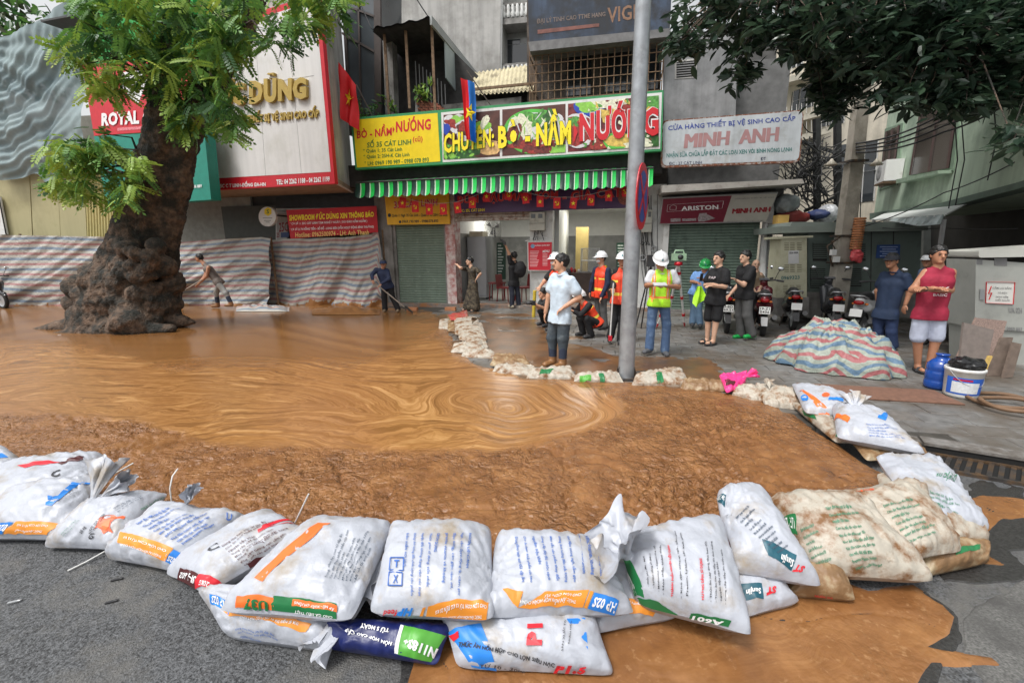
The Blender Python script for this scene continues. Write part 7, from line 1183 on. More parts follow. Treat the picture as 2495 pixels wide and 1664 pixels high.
person('dark-haired person in black in the shade behind the man in the maroon shirt',830,dict(hd=(2338,640),nk=(2340,656),sa=(2322,668),sb=(2358,668),ea=(2316,706),eb=(2364,706),wa=(2320,735),wb=(2360,735),pv=(2340,744),ka=(2332,790),kb=(2348,790),fa=(2332,826),fb=(2348,826)),(.2,-1),1.68,1,BLK,'short',BLK,shoes=M_shoe)
# prints on shirts
def chest(s,fr,t,dz,w,hh,m,parent,lift,dx=0.,shear=0.,back=False):
    pv,up,av,f,k=fr; V,Fc,_a=text2d(t,.02,shear); ax=-av if f@np.array([0,-1,0])>0 else -av; c=pv+up*dz+f*lift+av*-dx; MB().add(c+(V[:,0:1]-.5)*w*(-av)+(V[:,1:2]-.5)*hh*up,Fc).build('shirt_print',m,parent)
# ================================================================ tarpaulins
def stripes_material(name,n,muddy=0.,cols=None):
    m=bpy.data.materials.new(name); m.use_nodes=True; t=m.node_tree; N=t.nodes; L=t.links; b=N['Principled BSDF']; uv=N.new('ShaderNodeUVMap'); sp=N.new('ShaderNodeSeparateXYZ'); L.new(uv.outputs[0],sp.inputs[0])
    mu=N.new('ShaderNodeMath'); mu.operation='MULTIPLY'; mu.inputs[1].default_value=n; L.new(sp.outputs[1],mu.inputs[0]); fr=N.new('ShaderNodeMath'); fr.operation='FRACT'; L.new(mu.outputs[0],fr.inputs[0])
    r=N.new('ShaderNodeValToRGB'); r.color_ramp.interpolation='LINEAR'; e=r.color_ramp.elements; cc=cols or (C(174,132,130),C(190,187,178),C(130,144,160))
    st=[(0,cc[0]),(.22,cc[0]),(.25,cc[1]),(.47,cc[1]),(.5,cc[2]),(.72,cc[2]),(.75,cc[1]),(.97,cc[1])]
    while len(e)<len(st): e.new(.5)
    for k,(p,c) in enumerate(st): e[k].position=p; e[k].color=tuple(c)+(1,)
    L.new(fr.outputs[0],r.inputs[0]); out=r.outputs[0]; geo=N.new('ShaderNodeNewGeometry'); ns=N.new('ShaderNodeTexNoise'); ns.inputs['Scale'].default_value=2.5; ns.inputs['Detail'].default_value=6; L.new(geo.outputs['Position'],ns.inputs['Vector'])
    h=N.new('ShaderNodeMix'); h.data_type='RGBA'; h.blend_type='MULTIPLY'; h.inputs[0].default_value=.35; L.new(out,h.inputs[6]); L.new(ns.outputs['Fac'],h.inputs[7]); out=h.outputs[2]
    if muddy:
        a=N.new('ShaderNodeMath'); a.operation='MULTIPLY_ADD'; L.new(ns.outputs['Fac'],a.inputs[0]); a.inputs[1].default_value=-.35; a.inputs[2].default_value=muddy+.17
        g=N.new('ShaderNodeMath'); g.operation='LESS_THAN'; L.new(sp.outputs[1],g.inputs[0]); L.new(a.outputs[0],g.inputs[1]); mx=N.new('ShaderNodeMix'); mx.data_type='RGBA'; L.new(g.outputs[0],mx.inputs[0]); L.new(out,mx.inputs[6]); mx.inputs[7].default_value=C(146,100,56)+(1,); out=mx.outputs[2]
    L.new(out,b.inputs['Base Color']); b.inputs['Roughness'].default_value=.5
    bp=N.new('ShaderNodeBump'); bp.inputs['Distance'].default_value=.035; n2=N.new('ShaderNodeTexNoise'); n2.inputs['Scale'].default_value=11; n2.inputs['Detail'].default_value=5; L.new(geo.outputs['Position'],n2.inputs['Vector']); L.new(n2.outputs['Fac'],bp.inputs['Height']); L.new(bp.outputs[0],b.inputs['Normal']); return m
def cloth(name,P,UV,m,parent=None,org=None,**k):
    P=np.asarray(P,float);n,q=P.shape[:2]; o0=ORG[parent] if parent is not None else np.array(org,float); mb=MB(); mb.grid(P); me=mb.mesh(name,m,o0); u=me.uv_layers.new(name='UVMap'); li=np.zeros(len(me.loops),int); me.loops.foreach_get('vertex_index',li); u.data.foreach_set('uv',np.asarray(UV,float).reshape(-1,2)[li].ravel())
    o=link(name,me,parent,o0)
    if parent is None: o.location=o0
    return setp(o,**k)
def tarp_panel(parent,pl,xs,top,bot,n,m,q=60,fold=1.,seed=0,lift=0.):
    xs=np.linspace(xs[0],xs[1],n); tp=np.interp(xs,*zip(*top));bt=np.interp(xs,*zip(*bot)); w,v=np.meshgrid(np.linspace(0,1,n),np.linspace(0,1,q),indexing='ij'); x=xs[:,None]+0*v; y=tp[:,None]+(bt-tp)[:,None]*v
    d=fold*.07*np.sin(w*13+v*6+seed)*(.2+v)+.30*fold*(.5-np.abs(fbm(np.stack([w*11+v*3.5,v*2.0+w*3,w*0+seed*3.1],-1),4,seed)))+lift+.12*v*v
    P=(pl.wv(np.stack([x.ravel(),y.ravel()],1))+pl.n*d.reshape(-1,1)).reshape(n,q,3); UV=np.stack([w*6,1-v+.015*np.sin(w*11+seed)+.05*fbm(np.stack([w*5,v*3,w*0+seed+.5],-1),2,seed+2)],-1)
    return cloth('sheet',P,UV,m,parent)
M_tarp=stripes_material('tarp_stripes',7,.02); M_tarp2=stripes_material('tarp_stripes_muddy',7.5,.10)
tf=thing('striped_tarpaulin_fence','faded red, white and blue striped tarpaulin hung as a screen behind the tree','tarpaulin',(-10.5,14.8,0)); tpl=YP(14.1,-.06)
tarp_panel(tf,tpl,(-90,662),[(-90,574),(0,573),(250,577),(420,592),(520,585),(640,578),(662,582)],[(-90,758),(0,742),(100,748),(300,748),(430,746),(560,750),(662,750)],150,M_tarp,seed=1)
for x,y in((655,580),(420,592),(250,577),(40,572)): p=tpl.w(x,y-2,-.1); MB().bar((p[0],p[1],-.05),p,.05).build('post',M_rust,tf)
tf2=thing('striped_tarpaulin_fence','mud-splashed red, white and blue striped tarpaulin below the red notice banner','tarpaulin',fw(sX(800,740,.3),0,.3))
tarp_panel(tf2,FPL(.15),(658,938),[(658,586),(700,583),(860,578),(905,570),(925,558),(938,640)],[(658,752),(760,756),(860,757),(938,757)],90,M_tarp2,seed=5)
for x,y in((932,560),(662,586)): p=FPL(.05).w(x,y); MB().bar((p[0],p[1],-.05),p,.05).build('post',M_rust,tf2)
# mud-coated sheet folds at the foot of the screen
for lab,x0,x1,y0,y1,mm,sd in(('mud-coated loose sheet folds lying at the foot of the tarpaulin',760,925,728,768,M_mud2:=W('mud_coated_sheet',C(150,104,60),.4,var=.2,scale=6,bump=.01,bscale=12),2),('crumpled striped sheet end in the mud behind the shovelling man',575,705,728,760,M_tarp2,3)):
    P=np.zeros((50,16,3));UV=np.zeros((50,16,2))
    for i in range(50):
        for j in range(16): u=i/49;v=j/15; g=G(x0+(x1-x0)*u,y1-(y1-y0)*v*.35,.02); g[2]+=.22*math.sin(math.pi*v)**.7*(.6+.5*float(fbm(np.array([u*9,v*3,sd]),3,sd)))*math.sin(math.pi*min(1,u*1.05))**.4+.01; P[i,j]=g; UV[i,j]=(u*4,v*.4+.3)
    cloth('fallen_sheet',P,UV,mm,None,P[25,8]*[1,1,0],label=lab,cat='tarpaulin')
# heap under a striped tarpaulin
hc0=np.array([4.86,6.42,0]); n,q=150,90; P=np.zeros((n,q,3));UV=np.zeros((n,q,2)); th=np.linspace(0,2*math.pi,n); rv=np.linspace(0,1,q); TH_,RV=np.meshgrid(th,rv,indexing='ij')
out=1+.10*np.sin(TH_*3+.8)+.07*np.sin(TH_*5+2)+.04*np.sin(TH_*11)+.22*np.exp(-((TH_-5.2)/.4)**2); X=hc0[0]+RV*out*.86*np.cos(TH_);Yc=hc0[1]+RV*out*.66*np.sin(TH_)
hgt=.62*np.clip(1-RV**2.6,0,1)**.6; rad=np.stack([np.cos(TH_)*2.2*RV*1.5+3,np.sin(TH_)*2.2*RV*1.5,RV*0],-1); f1=np.abs(fbm(rad*1.2,3,31)); f2=fbm(rad*2.0+7,2,37); drape=np.sin(TH_*8+4*fbm(rad*.8,2,40))*RV*(1-RV*.35)*(.4-.6*np.sin(TH_)).clip(0,1)
hgt=hgt*(1-.5*f1)+.12*f2*(1-RV**4)*np.clip(RV*3,.4,1)+.022*drape*(1-RV**6)+.012; hgt+=.10*np.exp(-((X-4.55)**2+(Yc-6.5)**2)/.10)-.06*np.exp(-((X-5.1)**2+(Yc-6.1)**2)/.05)
P[...,0]=X+.08*f2*RV;P[...,1]=Yc+.05*drape;P[...,2]=np.maximum(hgt,.012); UV[...,0]=X;UV[...,1]=((Yc-hc0[1])*.75+hgt*.9+(X-hc0[0])*.42+.25*fbm(rad*.9,3,44))*.42
cloth('tarpaulin_heap',P,UV,stripes_material('tarp_stripes_bright',8.5,0.,(C(168,100,102),C(160,168,156),C(98,126,150))),None,hc0,label='heap covered by a crumpled red, white and blue striped tarpaulin on the pavement',cat='tarpaulin')
c_=G(2130,960); MB().box(c_+(0,0,.012),(.75,.26,.006),(FE,FN,(0,0,1))).build('brick_mat',W('mat_brown',C(116,84,68),.8,var=.2,scale=20,bump=.004),org=c_,label='thin brown patterned mat showing under the tarpaulin heap',cat='mat')
# ================================================================ street furniture
lp=thing('steel_lamp_post','galvanised steel lamp post rising from the sack line in front of the eatery','lamp post',G(1525,921)); b0=G(1525,921)
MB().tube([b0-(0,0,.05),b0+(0,0,2.5),b0+(0,0,5),b0+(0,0,8.5)],[.108,.098,.088,.07],24).build('pole',W('galvanised_steel',(.32,.34,.36),.42,metal=.4,var=.15,scale=9,dirt=(.24,.25,.26),damt=.3,dscale=6),lp)
MB().box(b0+(0,0,.012),(.17,.17,.012)).build('base_plate',M_iron,lp)
for sx_,sy_ in((1,1),(1,-1),(-1,1),(-1,-1)): MB().prism([b0+(sx_*.1,sy_*.02,.02),b0+(sx_*.15,sy_*.02,.02),b0+(sx_*.1,sy_*.02,.18)],(0,sy_*.012,0)).build('gusset',M_iron,lp)
MB().tube([b0+(0,0,8.4),b0+(-.3,-.6,9.0),b0+(-.7,-1.6,9.2)],[.05,.04,.035],10).build('arm',M_alu,lp); MB().ell(b0+(-.75,-1.75,9.2),(.14,.32,.06)).build('lamp_head',M_alu,lp)
ns=thing('no_stopping_sign','round blue and red no-stopping sign seen almost edge-on, fixed to the lamp post','traffic sign',AtY(1552,480,5.8)); nn=np.array([.9,-.44,0])/math.hypot(.9,.44); sc=AtY(1566,480,5.78); su=np.cross((0,0,1),nn)
def sdisc(r,l,n=36): return [sc+nn*l+(su*math.cos(a)+np.array([0,0,1])*math.sin(a))*r for a in np.linspace(0,2*math.pi,n,endpoint=False)]
MB().prism(sdisc(.40,-.012),nn*.012).build('red_disc',M_red,ns); MB().poly(sdisc(.31,.003)).build('blue_disc',W('sign_blue',C(44,72,150),.4,var=.15),ns)
for sg_ in(1,-1): MB().bar(sc+nn*.006+(su*sg_-np.array([0,0,1]))*.215,sc+nn*.006-(su*sg_-np.array([0,0,1]))*.215,.004,.06).build('red_cross_bar',M_red,ns)
MB().bar(sc-nn*.02,b0+(0.03,0,sc[2]-b0[2]),.03).build('bracket',M_alu,ns)
# concrete utility pole
cpY=9.9; up_=[AtY(x,y,cpY) for x,y in((2032,776),(2050,650),(2078,420),(2112,120),(2135,-120))]; cp=thing('concrete_utility_pole','leaning square concrete utility pole loaded with black cables','utility pole',up_[0]*[1,1,0])
mb=MB(); P=[]
for p,wd in zip(up_,(.175,.165,.14,.115,.1)): P.append([p+np.array([sx_*wd,sy_*wd,0]) for sx_,sy_ in((-1,-.7),(1,-.7),(1,.7),(-1,.7),(-1,-.7))])
mb.grid(P,0,False); mb.build('shaft',W('pole_concrete',(.36,.33,.28),.85,var=.15,scale=4,bump=.006,bscale=30,dirt=(.24,.22,.18),damt=.4,dscale=3),cp)
for x,y,l in((2058,575,.2),(2050,640,.21),(2080,395,.18)): c=AtY(x,y,cpY); MB().box(c,(l,.19,.02)).build('steel_band',M_iron,cp)
a=AtY(2052,575,cpY);b=AtY(2015,600,cpY);c=AtY(2028,650,cpY); MB().tube([a,b,c],.018,6).build('stay_bracket',M_iron,cp); MB().tube([AtY(2052,576,cpY),AtY(2025,588,cpY-.3),AtY(2038,615,cpY)],.014,6).build('stay_bracket',M_iron,cp)
for x in(2025,2135): c=AtY(x,402,cpY-.1); MB().lathe([(.02,.12),(.04,.08),(.12,0),(.11,-.01)],c,seg=14).build('lamp_shade',W('enamel_cream',(.6,.55,.45),.4),cp)
MB().bar(AtY(2025,400,cpY),AtY(2140,398,cpY),.03).build('cross_arm',M_alu,cp)
for x,y in((2030,615),(2038,632)): c=AtY(x,y,cpY-.25); MB().box(c,(.05,.04,.06)).build('junction_box',M_white,cp)
c=AtY(2098,560,cpY-.2); cs=thing('orange_coil','orange ribbed coil hanging on the concrete pole','coil',AtY(2085,600,cpY-.2)); 
for i in range(13): p=AtY(2096-i*1.0,533+i*6,cpY-.22); MB().lathe([(.10,-.02),(.115,0),(.10,.02)],p,seg=12).build('coil_ring',W('coil_orange',C(168,110,70),.6,var=.2),cs)
MB().tube([AtY(2098,420,cpY),AtY(2096,533,cpY-.22)],.01,5).build('cord',M_blk,cs)
rbg=AtY(2088,618,cpY-.25); S=SD(rbg-.4,rbg+.4,.02); S.ell(rbg-(0,0,.05),(.14,.08,.15),.05); S.cap(rbg,rbg+(-.06,0,.24),.08,.03,.05); V,Fq=S.mesh(); V=V+ (V-rbg)/np.linalg.norm(V-rbg,axis=1)[:,None]*(fbm(V*14,3,6)*.07)[:,None]; MB().add(V,Fq.tolist(),0,True).build('red_plastic_bag',W('plastic_red',C(206,84,88),.35,var=.15,scale=9),org=rbg,label='small red plastic bag hanging on the concrete pole',cat='bag')
# lattice posts with cable tangle left of the concrete pole
st=thing('steel_cable_frame','dark steel frame of posts and crossbars tangled with black cables','cable frame',(8.6,12.3,0))
for pts in([(1992,760),(1990,290)],[(2042,760),(2040,250)],[(1905,330),(2075,385)],[(1930,440),(2050,372)],[(1960,515),(2045,475)]):
    a,b=AtY(*pts[0],12.3),AtY(*pts[1],12.3); MB().bar(a,b,.13 if pts[0][1]>700 else .07).build('post' if pts[0][1]>700 else 'crossbar',M_blk,st)
rw=np.random.default_rng(5); mb=MB()
for i in range(70):
    x0,y0=rw.uniform(1880,1990),rw.uniform(330,500); x1,y1=rw.uniform(1960,2070),rw.uniform(330,530); yy=rw.uniform(11.6,12.4); pts=[]
    for t in np.linspace(0,1,9): s_=math.sin(math.pi*t); pts.append(AtY(x0+(x1-x0)*t+rw.normal(0,5),y0+(y1-y0)*t+s_*rw.uniform(5,30)+rw.normal(0,4),yy))
    mb.tube(pts,rw.uniform(.008,.018),5,False)
mb.build('cable_tangle',M_blk,st,kind='stuff')
def wire(label,pts,r=.011,sag=.0,name='overhead_cable',group='overhead cables at the right'):
    P=[AtY(*p) for p in pts]; out=[]
    for a,b in zip(P[:-1],P[1:]):
        for t in np.linspace(0,1,13)[:-1]: out.append(a+(b-a)*t-np.array([0,0,sag*4*t*(1-t)]))
    out.append(P[-1]); MB().tube(out,r,6).build(name,M_blk,org=P[0],label=label,cat='cable',group=group)
for k,(y0,y1) in enumerate(((410,205),(418,225),(424,250),(432,272))): wire(('topmost','second','third','lowest')[k]+' thick black cable rising from the concrete pole to the right edge',[(2085,y0-60,9.8),(2300,(y0+y1)/2-30,9.0),(2540,y1-75,7.6)],.018,.10,group='cable bundle rising to the right edge')
wire('thin cable crossing the green house wall down to the pole',[(2072,560,9.8),(2300,470,9.0),(2560,345,7.5)],.012,.08); wire('cable running from the enamel sign to the concrete pole',[(1950,400,12),(2000,380,11),(2080,345,9.9)],.016,.15); wire('slack cable between the enamel sign corner and the steel frame',[(1955,300,12),(1990,320,12.3)],.012,.12)
wire('thin stay wire in front of the dark shop under the canopy',[(2150,556,9.6),(2300,556,9),(2480,557,8)],.008,.02)
for k,(x,y0,y1) in enumerate(((2325,270,510),(2342,280,500),(2420,240,440))): wire('loose vertical cable %s on the green house wall'%('nearest the dark window','right of the dark window pair','farthest right')[k],[(x,y0,9.2 if k<2 else 8.6),(x+8,(y0+y1)/2,9.0 if k<2 else 8.4),(x-14,y1,9.1 if k<2 else 8.5)],.010,0)
wire('black cable running down from the left roof past the glass bay',[(860,-40,13.6),(905,70,13.4)],.015,.05,group='cables by the glass bay'); wire('cable slanting across the tall pale wall',[(1010,-10,17),(1100,110,17),(1128,190,17)],.02,.1,group='cables by the glass bay')
# bundles on the cabinet roof
for lab,x0,x1,y0,y1,m,sd in(('red sheet bundle on top of the cabinets',1888,1970,515,548,W('sheet_red',C(110,34,32),.6,var=.2),1),('grey plastic sheet over the bundle beside the maroon sign',1890,1942,475,520,W('plastic_grey',C(120,126,128),.4,var=.2),2),('dark blue sheet bundle on top of the cabinets',1965,2020,512,535,W('sheet_blue',C(44,56,96),.6,var=.2),3),('shiny clear plastic bundle on top of the cabinets',1995,2036,500,545,W('plastic_clear_grey',C(170,172,176),.15,var=.4,scale=12),4)):
    c=AtY((x0+x1)/2,(y0+y1)/2,11.5); rx=(x1-x0)/2/F*11.3; rz=(y1-y0)/2/F*11.3; S=SD(c-max(rx,.3)-.15,c+max(rx,.3)+.15,.03); S.ell(c,(rx,.3,rz),.03); V,Fq=S.mesh(); V=V+((V-c)/np.linalg.norm(V-c,axis=1)[:,None])*(fbm(V*7,3,sd)*.06)[:,None]; MB().add(V,Fq.tolist(),0,True).build('bundle',m,org=c-(0,0,rz),label=lab,cat='bundle')
a=AtY(1902,538,11.3); MB().box(a,(.13,.12,.13)).build('carton',W('carton_yellow',C(196,160,90),.8,var=.1),org=a-(0,0,.13),label='small yellow carton beside the red bundle above the cream cabinet',cat='box')
MB().prism([AtY(1878,553,11.4),AtY(2050,548,11.4),AtY(2050,548,12.4),AtY(1878,553,12.4)],(0,0,-.05)).build('ledge_board',M_conc,org=AtY(1960,550,11.8),label='concrete ledge carrying the bundles behind the cabinets',cat='ledge')
# level rod tripod
tp=thing('survey_tripod','red and white survey tripod carrying a pale green level in front of the shutter','tripod',G(1655,792)); hd_=AtY(1653,642,9.2)
for fx,fy,yy in((1668,795,9.05),(1625,790,9.4),(1600,798,8.9)):
    f_=G(fx,fy); m_=hd_+(f_-hd_)*.5; l_=MB().tube([hd_,hd_+(f_-hd_)*.93],[.028,.022],8).build('leg',M_white,tp); MB().tube([hd_+(f_-hd_)*.93,f_],[.024,.012],8).build('foot',M_red,l_)
    for t in(.12,.5,.78): MB().tube([hd_+(f_-hd_)*t,hd_+(f_-hd_)*(t+.04)],.034,8).build('clamp',M_red,l_)
MB().lathe([(0,.03),(.08,.03),(.085,-.03),(.03,-.05)],hd_,seg=14).build('head',M_red,tp)
lv=thing('survey_level','pale green surveying level mounted on the tripod','level',hd_+(0,0,.04)); c=hd_+(0,0,.13); MB().box(c,(.13,.07,.07)).build('body',W('level_green',C(150,180,150),.45),lv); MB().tube([c+(-.1,0,.07),c+(-.08,0,.13),c+(.08,0,.13),c+(.1,0,.07)],.016,6).build('handle',W('level_green',(0,0,0)),lv); MB().lathe([(.0,.06),(.045,.06),(.05,0)],c-(0,.07,0),(0,-1,0),14).build('lens',M_blk,lv)
cl2=thing('folded_tripod','dark folded tripod with instrument leaning by the white pillar','tripod',G(1565,800)); h2=AtY(1585,650,9.3)
for fx in(1548,1562,1592): MB().tube([h2,G(fx,800)],.016,6).build('leg',M_blk,cl2)
MB().box(h2+(0,0,.12),(.07,.06,.12)).build('instrument',M_blk,cl2)
# ================================================================ by the near cabinet: bucket, jug, slabs, planks
bu=thing('paint_bucket','white paint bucket with blue and white label on the pavement','bucket',G(2338,964)); c=G(2338,964); R=.165
MB().lathe([(0,.004),(R*.9,.004),(R*.93,.03),(R*1.04,.31),(R*1.1,.315),(R*1.1,.345),(R*1.04,.35),(R*1.0,.35),(R*.98,.3),(0,.3)],c,seg=36).build('pail',W('pail_white',(.68,.68,.66),.4,var=.04,dirt=(.45,.4,.33),damt=.2),bu)
def wrap(r0,r1,z0,z1,a0,a1,m,name,l=.003):
    P=[[c+np.array([(r0+(r1-r0)*(z-z0)/(z1-z0)+l)*math.sin(a),-(r0+(r1-r0)*(z-z0)/(z1-z0)+l)*math.cos(a),z]) for z in(z0,z1)] for a in np.linspace(a0,a1,20)]; MB().grid(P).build(name,m,bu)
wrap(R*.94,R*1.01,.05,.25,-1.7,.75,W('label_blue',C(44,96,190),.4,var=.1),'label'); wrap(R*.95,R*1.0,.07,.20,-1.35,.15,W('label_white',C(210,214,216),.4,var=.12,scale=40),'label_text',.005); wrap(R*.99,R*1.01,.215,.235,-1.3,-.3,M_red,'label_stripe',.005)
MB().tube([c+(R*1.1*math.cos(a),R*1.1*math.sin(a)*.9,.33-.18*abs(math.sin(a))) for a in np.linspace(-math.pi,0,12)],.004,6).build('handle',M_alu,bu)
bb=c+(.02,.02,.38); S=SD(bb-.3,bb+.3,.014); S.ell(bb,(.15,.13,.08),.03); S.ell(bb+(-.08,-.02,.03),(.08,.08,.05),.03); S.ell(bb+(.1,0,.0),(.09,.09,.06),.03); V,Fq=S.mesh(); V=V+((V-bb)/np.linalg.norm(V-bb,axis=1)[:,None])*(np.abs(fbm(V*16,3,6))*.05)[:,None]; MB().add(V,Fq.tolist(),0,True).build('black_bag',W('plastic_black',(.012,.012,.013),.25,var=.3),org=bb-(0,0,.07),label='crumpled black plastic bag stuffed in the paint bucket',cat='bag')
jg=thing('water_jug','blue plastic water jug beside the paint bucket','water jug',G(2282,945)); cj=G(2282,945); MB().lathe([(0,.005),(.12,.005),(.135,.03),(.135,.1),(.128,.115),(.135,.13),(.135,.22),(.128,.235),(.135,.25),(.13,.31),(.09,.36),(.06,.38),(.058,.42),(.066,.425),(.066,.44),(.0,.44)],cj,seg=32).build('bottle',mat('jug_blue',C(24,70,150),.12,var=.15,spec=.7),jg); MB().tube([cj+(-.05,-.09,.33),cj+(-.06,-.14,.37),cj+(-.02,-.1,.40)],.014,8).build('handle',MATS['jug_blue'],jg)
M_gran=W('granite_pink',C(150,128,118),.35,var=.35,scale=60); M_plank=W('plank_grey_brown',C(110,96,86),.75,var=.25,scale=12)
for lab,pts,Y_,m,lean in(('pinkish granite slab leaning on the near cabinet',[(2378,782),(2452,790),(2420,902),(2330,880)],6.35,M_gran,.3),('grey stone slab leaning in front of the granite slab',[(2342,820),(2415,838),(2390,950),(2330,930)],5.9,W('stone_grey_dusty',C(120,110,104),.5,var=.15,scale=15),.25),('long brown plank leaning beside the stone slabs',[(2432,862),(2460,862),(2432,955),(2395,955)],5.9,M_plank,.2),('second brown plank leaning at the right of the slabs',[(2462,868),(2482,872),(2460,952),(2436,955)],5.8,M_plank,.2),('short dark board behind the leaning planks',[(2445,840),(2475,848),(2470,900),(2430,900)],6.15,M_plank,.2),('thin yellow wooden batten leaning behind the bucket',[(2404,900),(2412,900),(2385,965),(2378,960)],5.6,W('batten_yellow',C(190,160,90),.7),.2)):
    zb=min(p[1] for p in pts);P=[]
    for x,y in pts: t=(max(q_[1] for q_ in pts)-y)/100.; P.append(AtY(x,y,Y_-.15+lean*t*.5))
    P=np.array(P); P[:,2]-=min(0,P[:,2].min()-.005) if P[:,2].min()<.005 else 0; o_=P.mean(0); o_[2]=0; MB().prism(P,(0,.03,0)).build('leaning_slab' if 'slab' in lab else 'leaning_board',m,org=o_,label=lab,cat='slab' if 'slab' in lab else 'board')
for i,(x,y,rx) in enumerate(((2440,975,.30),(2470,985,.26))):
    c=G(x,y,.03+i*.04); MB().tube([c+np.array([rx*math.cos(a),rx*.95*math.sin(a),.01*math.sin(3*a)]) for a in np.linspace(0,2*math.pi,33)],.022,8,False).build('cane_hoop',W('cane_brown',C(112,86,64),.7),org=c,label=('round brown cane hoop lying flat by the bucket','second smaller cane hoop lying on the first at the right edge')[i],cat='hoop')
# ================================================================ scooters and motorbikes
def bike(label,loc,head,body,accent,seat=None,plate=None,white=False,h=1.,lean=.06,kind='scooter',group='parked motorbikes'):
    t=thing('motorbike',label,'motorbike',loc,group); loc=np.array(loc,float); d=np.array([math.cos(head),math.sin(head),0]); r=np.array([-d[1],d[0],0]); u=np.array([0,0,1.])+r*lean
    T=lambda x,y,z: loc+(d*x+r*y+u*z)*h
    tire=W('tyre',(.018,.018,.018),.8,var=.2,bump=.004,bscale=60)
    for x in(-.62,.64):
        R_=.27 if kind=='scooter' else .29; cc=T(x,0,R_); prof=[(R_*.72*h,-.04*h),(R_*.9*h,-.05*h),(R_*1.0*h,-.028*h),(R_*1.0*h,.028*h),(R_*.9*h,.05*h),(R_*.72*h,.04*h)]
        w=MB().lathe(prof,cc,r,28).build('wheel',tire,t); MB().lathe([(R_*.72*h,-.035*h),(R_*.6*h,-.02*h),(.05*h,-.03*h),(0,-.03*h)],cc,r,20).lathe([(R_*.72*h,.035*h),(R_*.6*h,.02*h),(.05*h,.03*h),(0,.03*h)],cc,r,20).build('rim',M_alu,w)
    lo=np.minimum(T(-1,-.3,0),T(1,.3,1.2))-.35;hi=np.maximum(T(-1,-.3,0),T(1,.3,1.2))+.35; lo[2]=.05;hi[2]=1.3
    S=SD(lo,hi,.022); S.cap(T(-.75,0,.74),T(-.1,0,.62),.085*h,.13*h,.05); S.cap(T(-.6,.06,.62),T(-.15,.08,.5),.09*h,.1*h,.05); S.cap(T(-.6,-.06,.62),T(-.15,-.08,.5),.09*h,.1*h,.05); S.cap(T(-.1,0,.42),T(.3,0,.36),.11*h,.10*h,.05); S.cap(T(.34,.07,.38),T(.46,.09,.82),.075*h,.09*h,.05); S.cap(T(.34,-.07,.38),T(.46,-.09,.82),.075*h,.09*h,.05); S.cap(T(.46,0,.5),T(.52,0,.8),.09*h,.1*h,.05); S.cap(T(.52,0,.92),T(.46,0,1.0),.085*h,.075*h,.04)
    V,Fq=S.mesh(); MB().add(V,Fq.tolist(),0,True).build('bodywork',body,t)
    S=SD(lo,hi,.022); S.cap(T(-.72,0,.82),T(-.4,0,.80),.075*h,.10*h,.04); S.cap(T(-.4,0,.80),T(.0,0,.74),.10*h,.085*h,.04); V,Fq=S.mesh(); MB().add(V,Fq.tolist(),0,True).build('seat',seat or M_blk,t)
    S=SD(lo,hi,.02); S.cap(T(.5,0,.56),T(.8,0,.5),.055*h,.05*h,.02); S.cap(T(.64,0,.55),T(.86,0,.42),.06*h,.05*h,.02); S.cap(T(-.86,0,.50),T(-.62,0,.58),.045*h,.05*h,.02); V,Fq=S.mesh(); MB().add(V,Fq.tolist(),0,True).build('mudguard',accent,t)
    hb=MB().tube([T(.36,.34,1.03),T(.44,.2,1.05),T(.48,0,1.02),T(.44,-.2,1.05),T(.36,-.34,1.03)],.016*h,8).build('handlebar',M_blk,t)
    for sg_ in(1,-1):
        MB().tube([T(.38,sg_*.24,1.045),T(.34,sg_*.37,1.03)],.022*h,8).build('grip',M_blk,hb); mr=MB().tube([T(.43,sg_*.2,1.05),T(.44,sg_*.26,1.2),T(.42,sg_*.3,1.27)],.007*h,6).build('mirror',M_blk,hb); MB().ell(T(.42,sg_*.31,1.29),(.06*h,.02*h,.042*h),12,8,0,(r,d,u)).build('mirror_glass',W('mirror_chrome',(.6,.62,.64),.1,metal=.9,var=.05),mr)
        MB().tube([T(.48,sg_*.05,.5),T(.64,sg_*.06,.28)],.02*h,8).build('fork',M_alu,t); MB().ell(T(-.74,sg_*.1,.70),(.03*h,.035*h,.02*h),10,6).build('indicator',W('amber',C(220,120,30),.3),t)
    MB().ell(T(.60,0,.92),(.05*h,.085*h,.06*h),14,10,0,(d,r,u)).build('headlight',W('lens_clear',(.6,.62,.64),.1,var=.1),t); MB().ell(T(-.82,0,.73),(.035*h,.085*h,.045*h),14,10,0,(d,r,u)).build('tail_light',W('lens_red',C(150,14,20),.2,var=.1),t)
    MB().box(T(.42,0,1.07),(.07*h,.09*h,.02*h),(d,r,u)).build('dashboard',W('dash_grey',(.12,.12,.13),.3),t); MB().tube([T(-.15,-.16,.30),T(-.45,-.17,.33),T(-.75,-.18,.40)],[.03*h,.055*h,.05*h],12).build('exhaust',W('exhaust_dark',(.09,.09,.09),.4,metal=.6),t); MB().tube([T(-.05,.0,.3),T(-.6,.0,.27)],.06*h,10).build('engine_case',M_alu,t); MB().tube([T(-.1,.12,.28),T(-.18,.2,.02)],.012*h,6).build('side_stand',M_iron,t); MB().tube([T(-.72,.12,.80),T(-.9,.1,.86),T(-.9,-.1,.86),T(-.72,-.12,.80)],.014*h,8).build('grab_rail',M_alu,t)
    pc=T(-.93,0,.55); pn=-d*.95+u*.25; pn/=np.linalg.norm(pn); pu=np.cross(pn,-r); pb_=MB().box(pc,(.095*h,.002,.07*h),(r,pn,pu)).build('number_plate',W('plate_white',(.68,.68,.66),.5,var=.04),t)
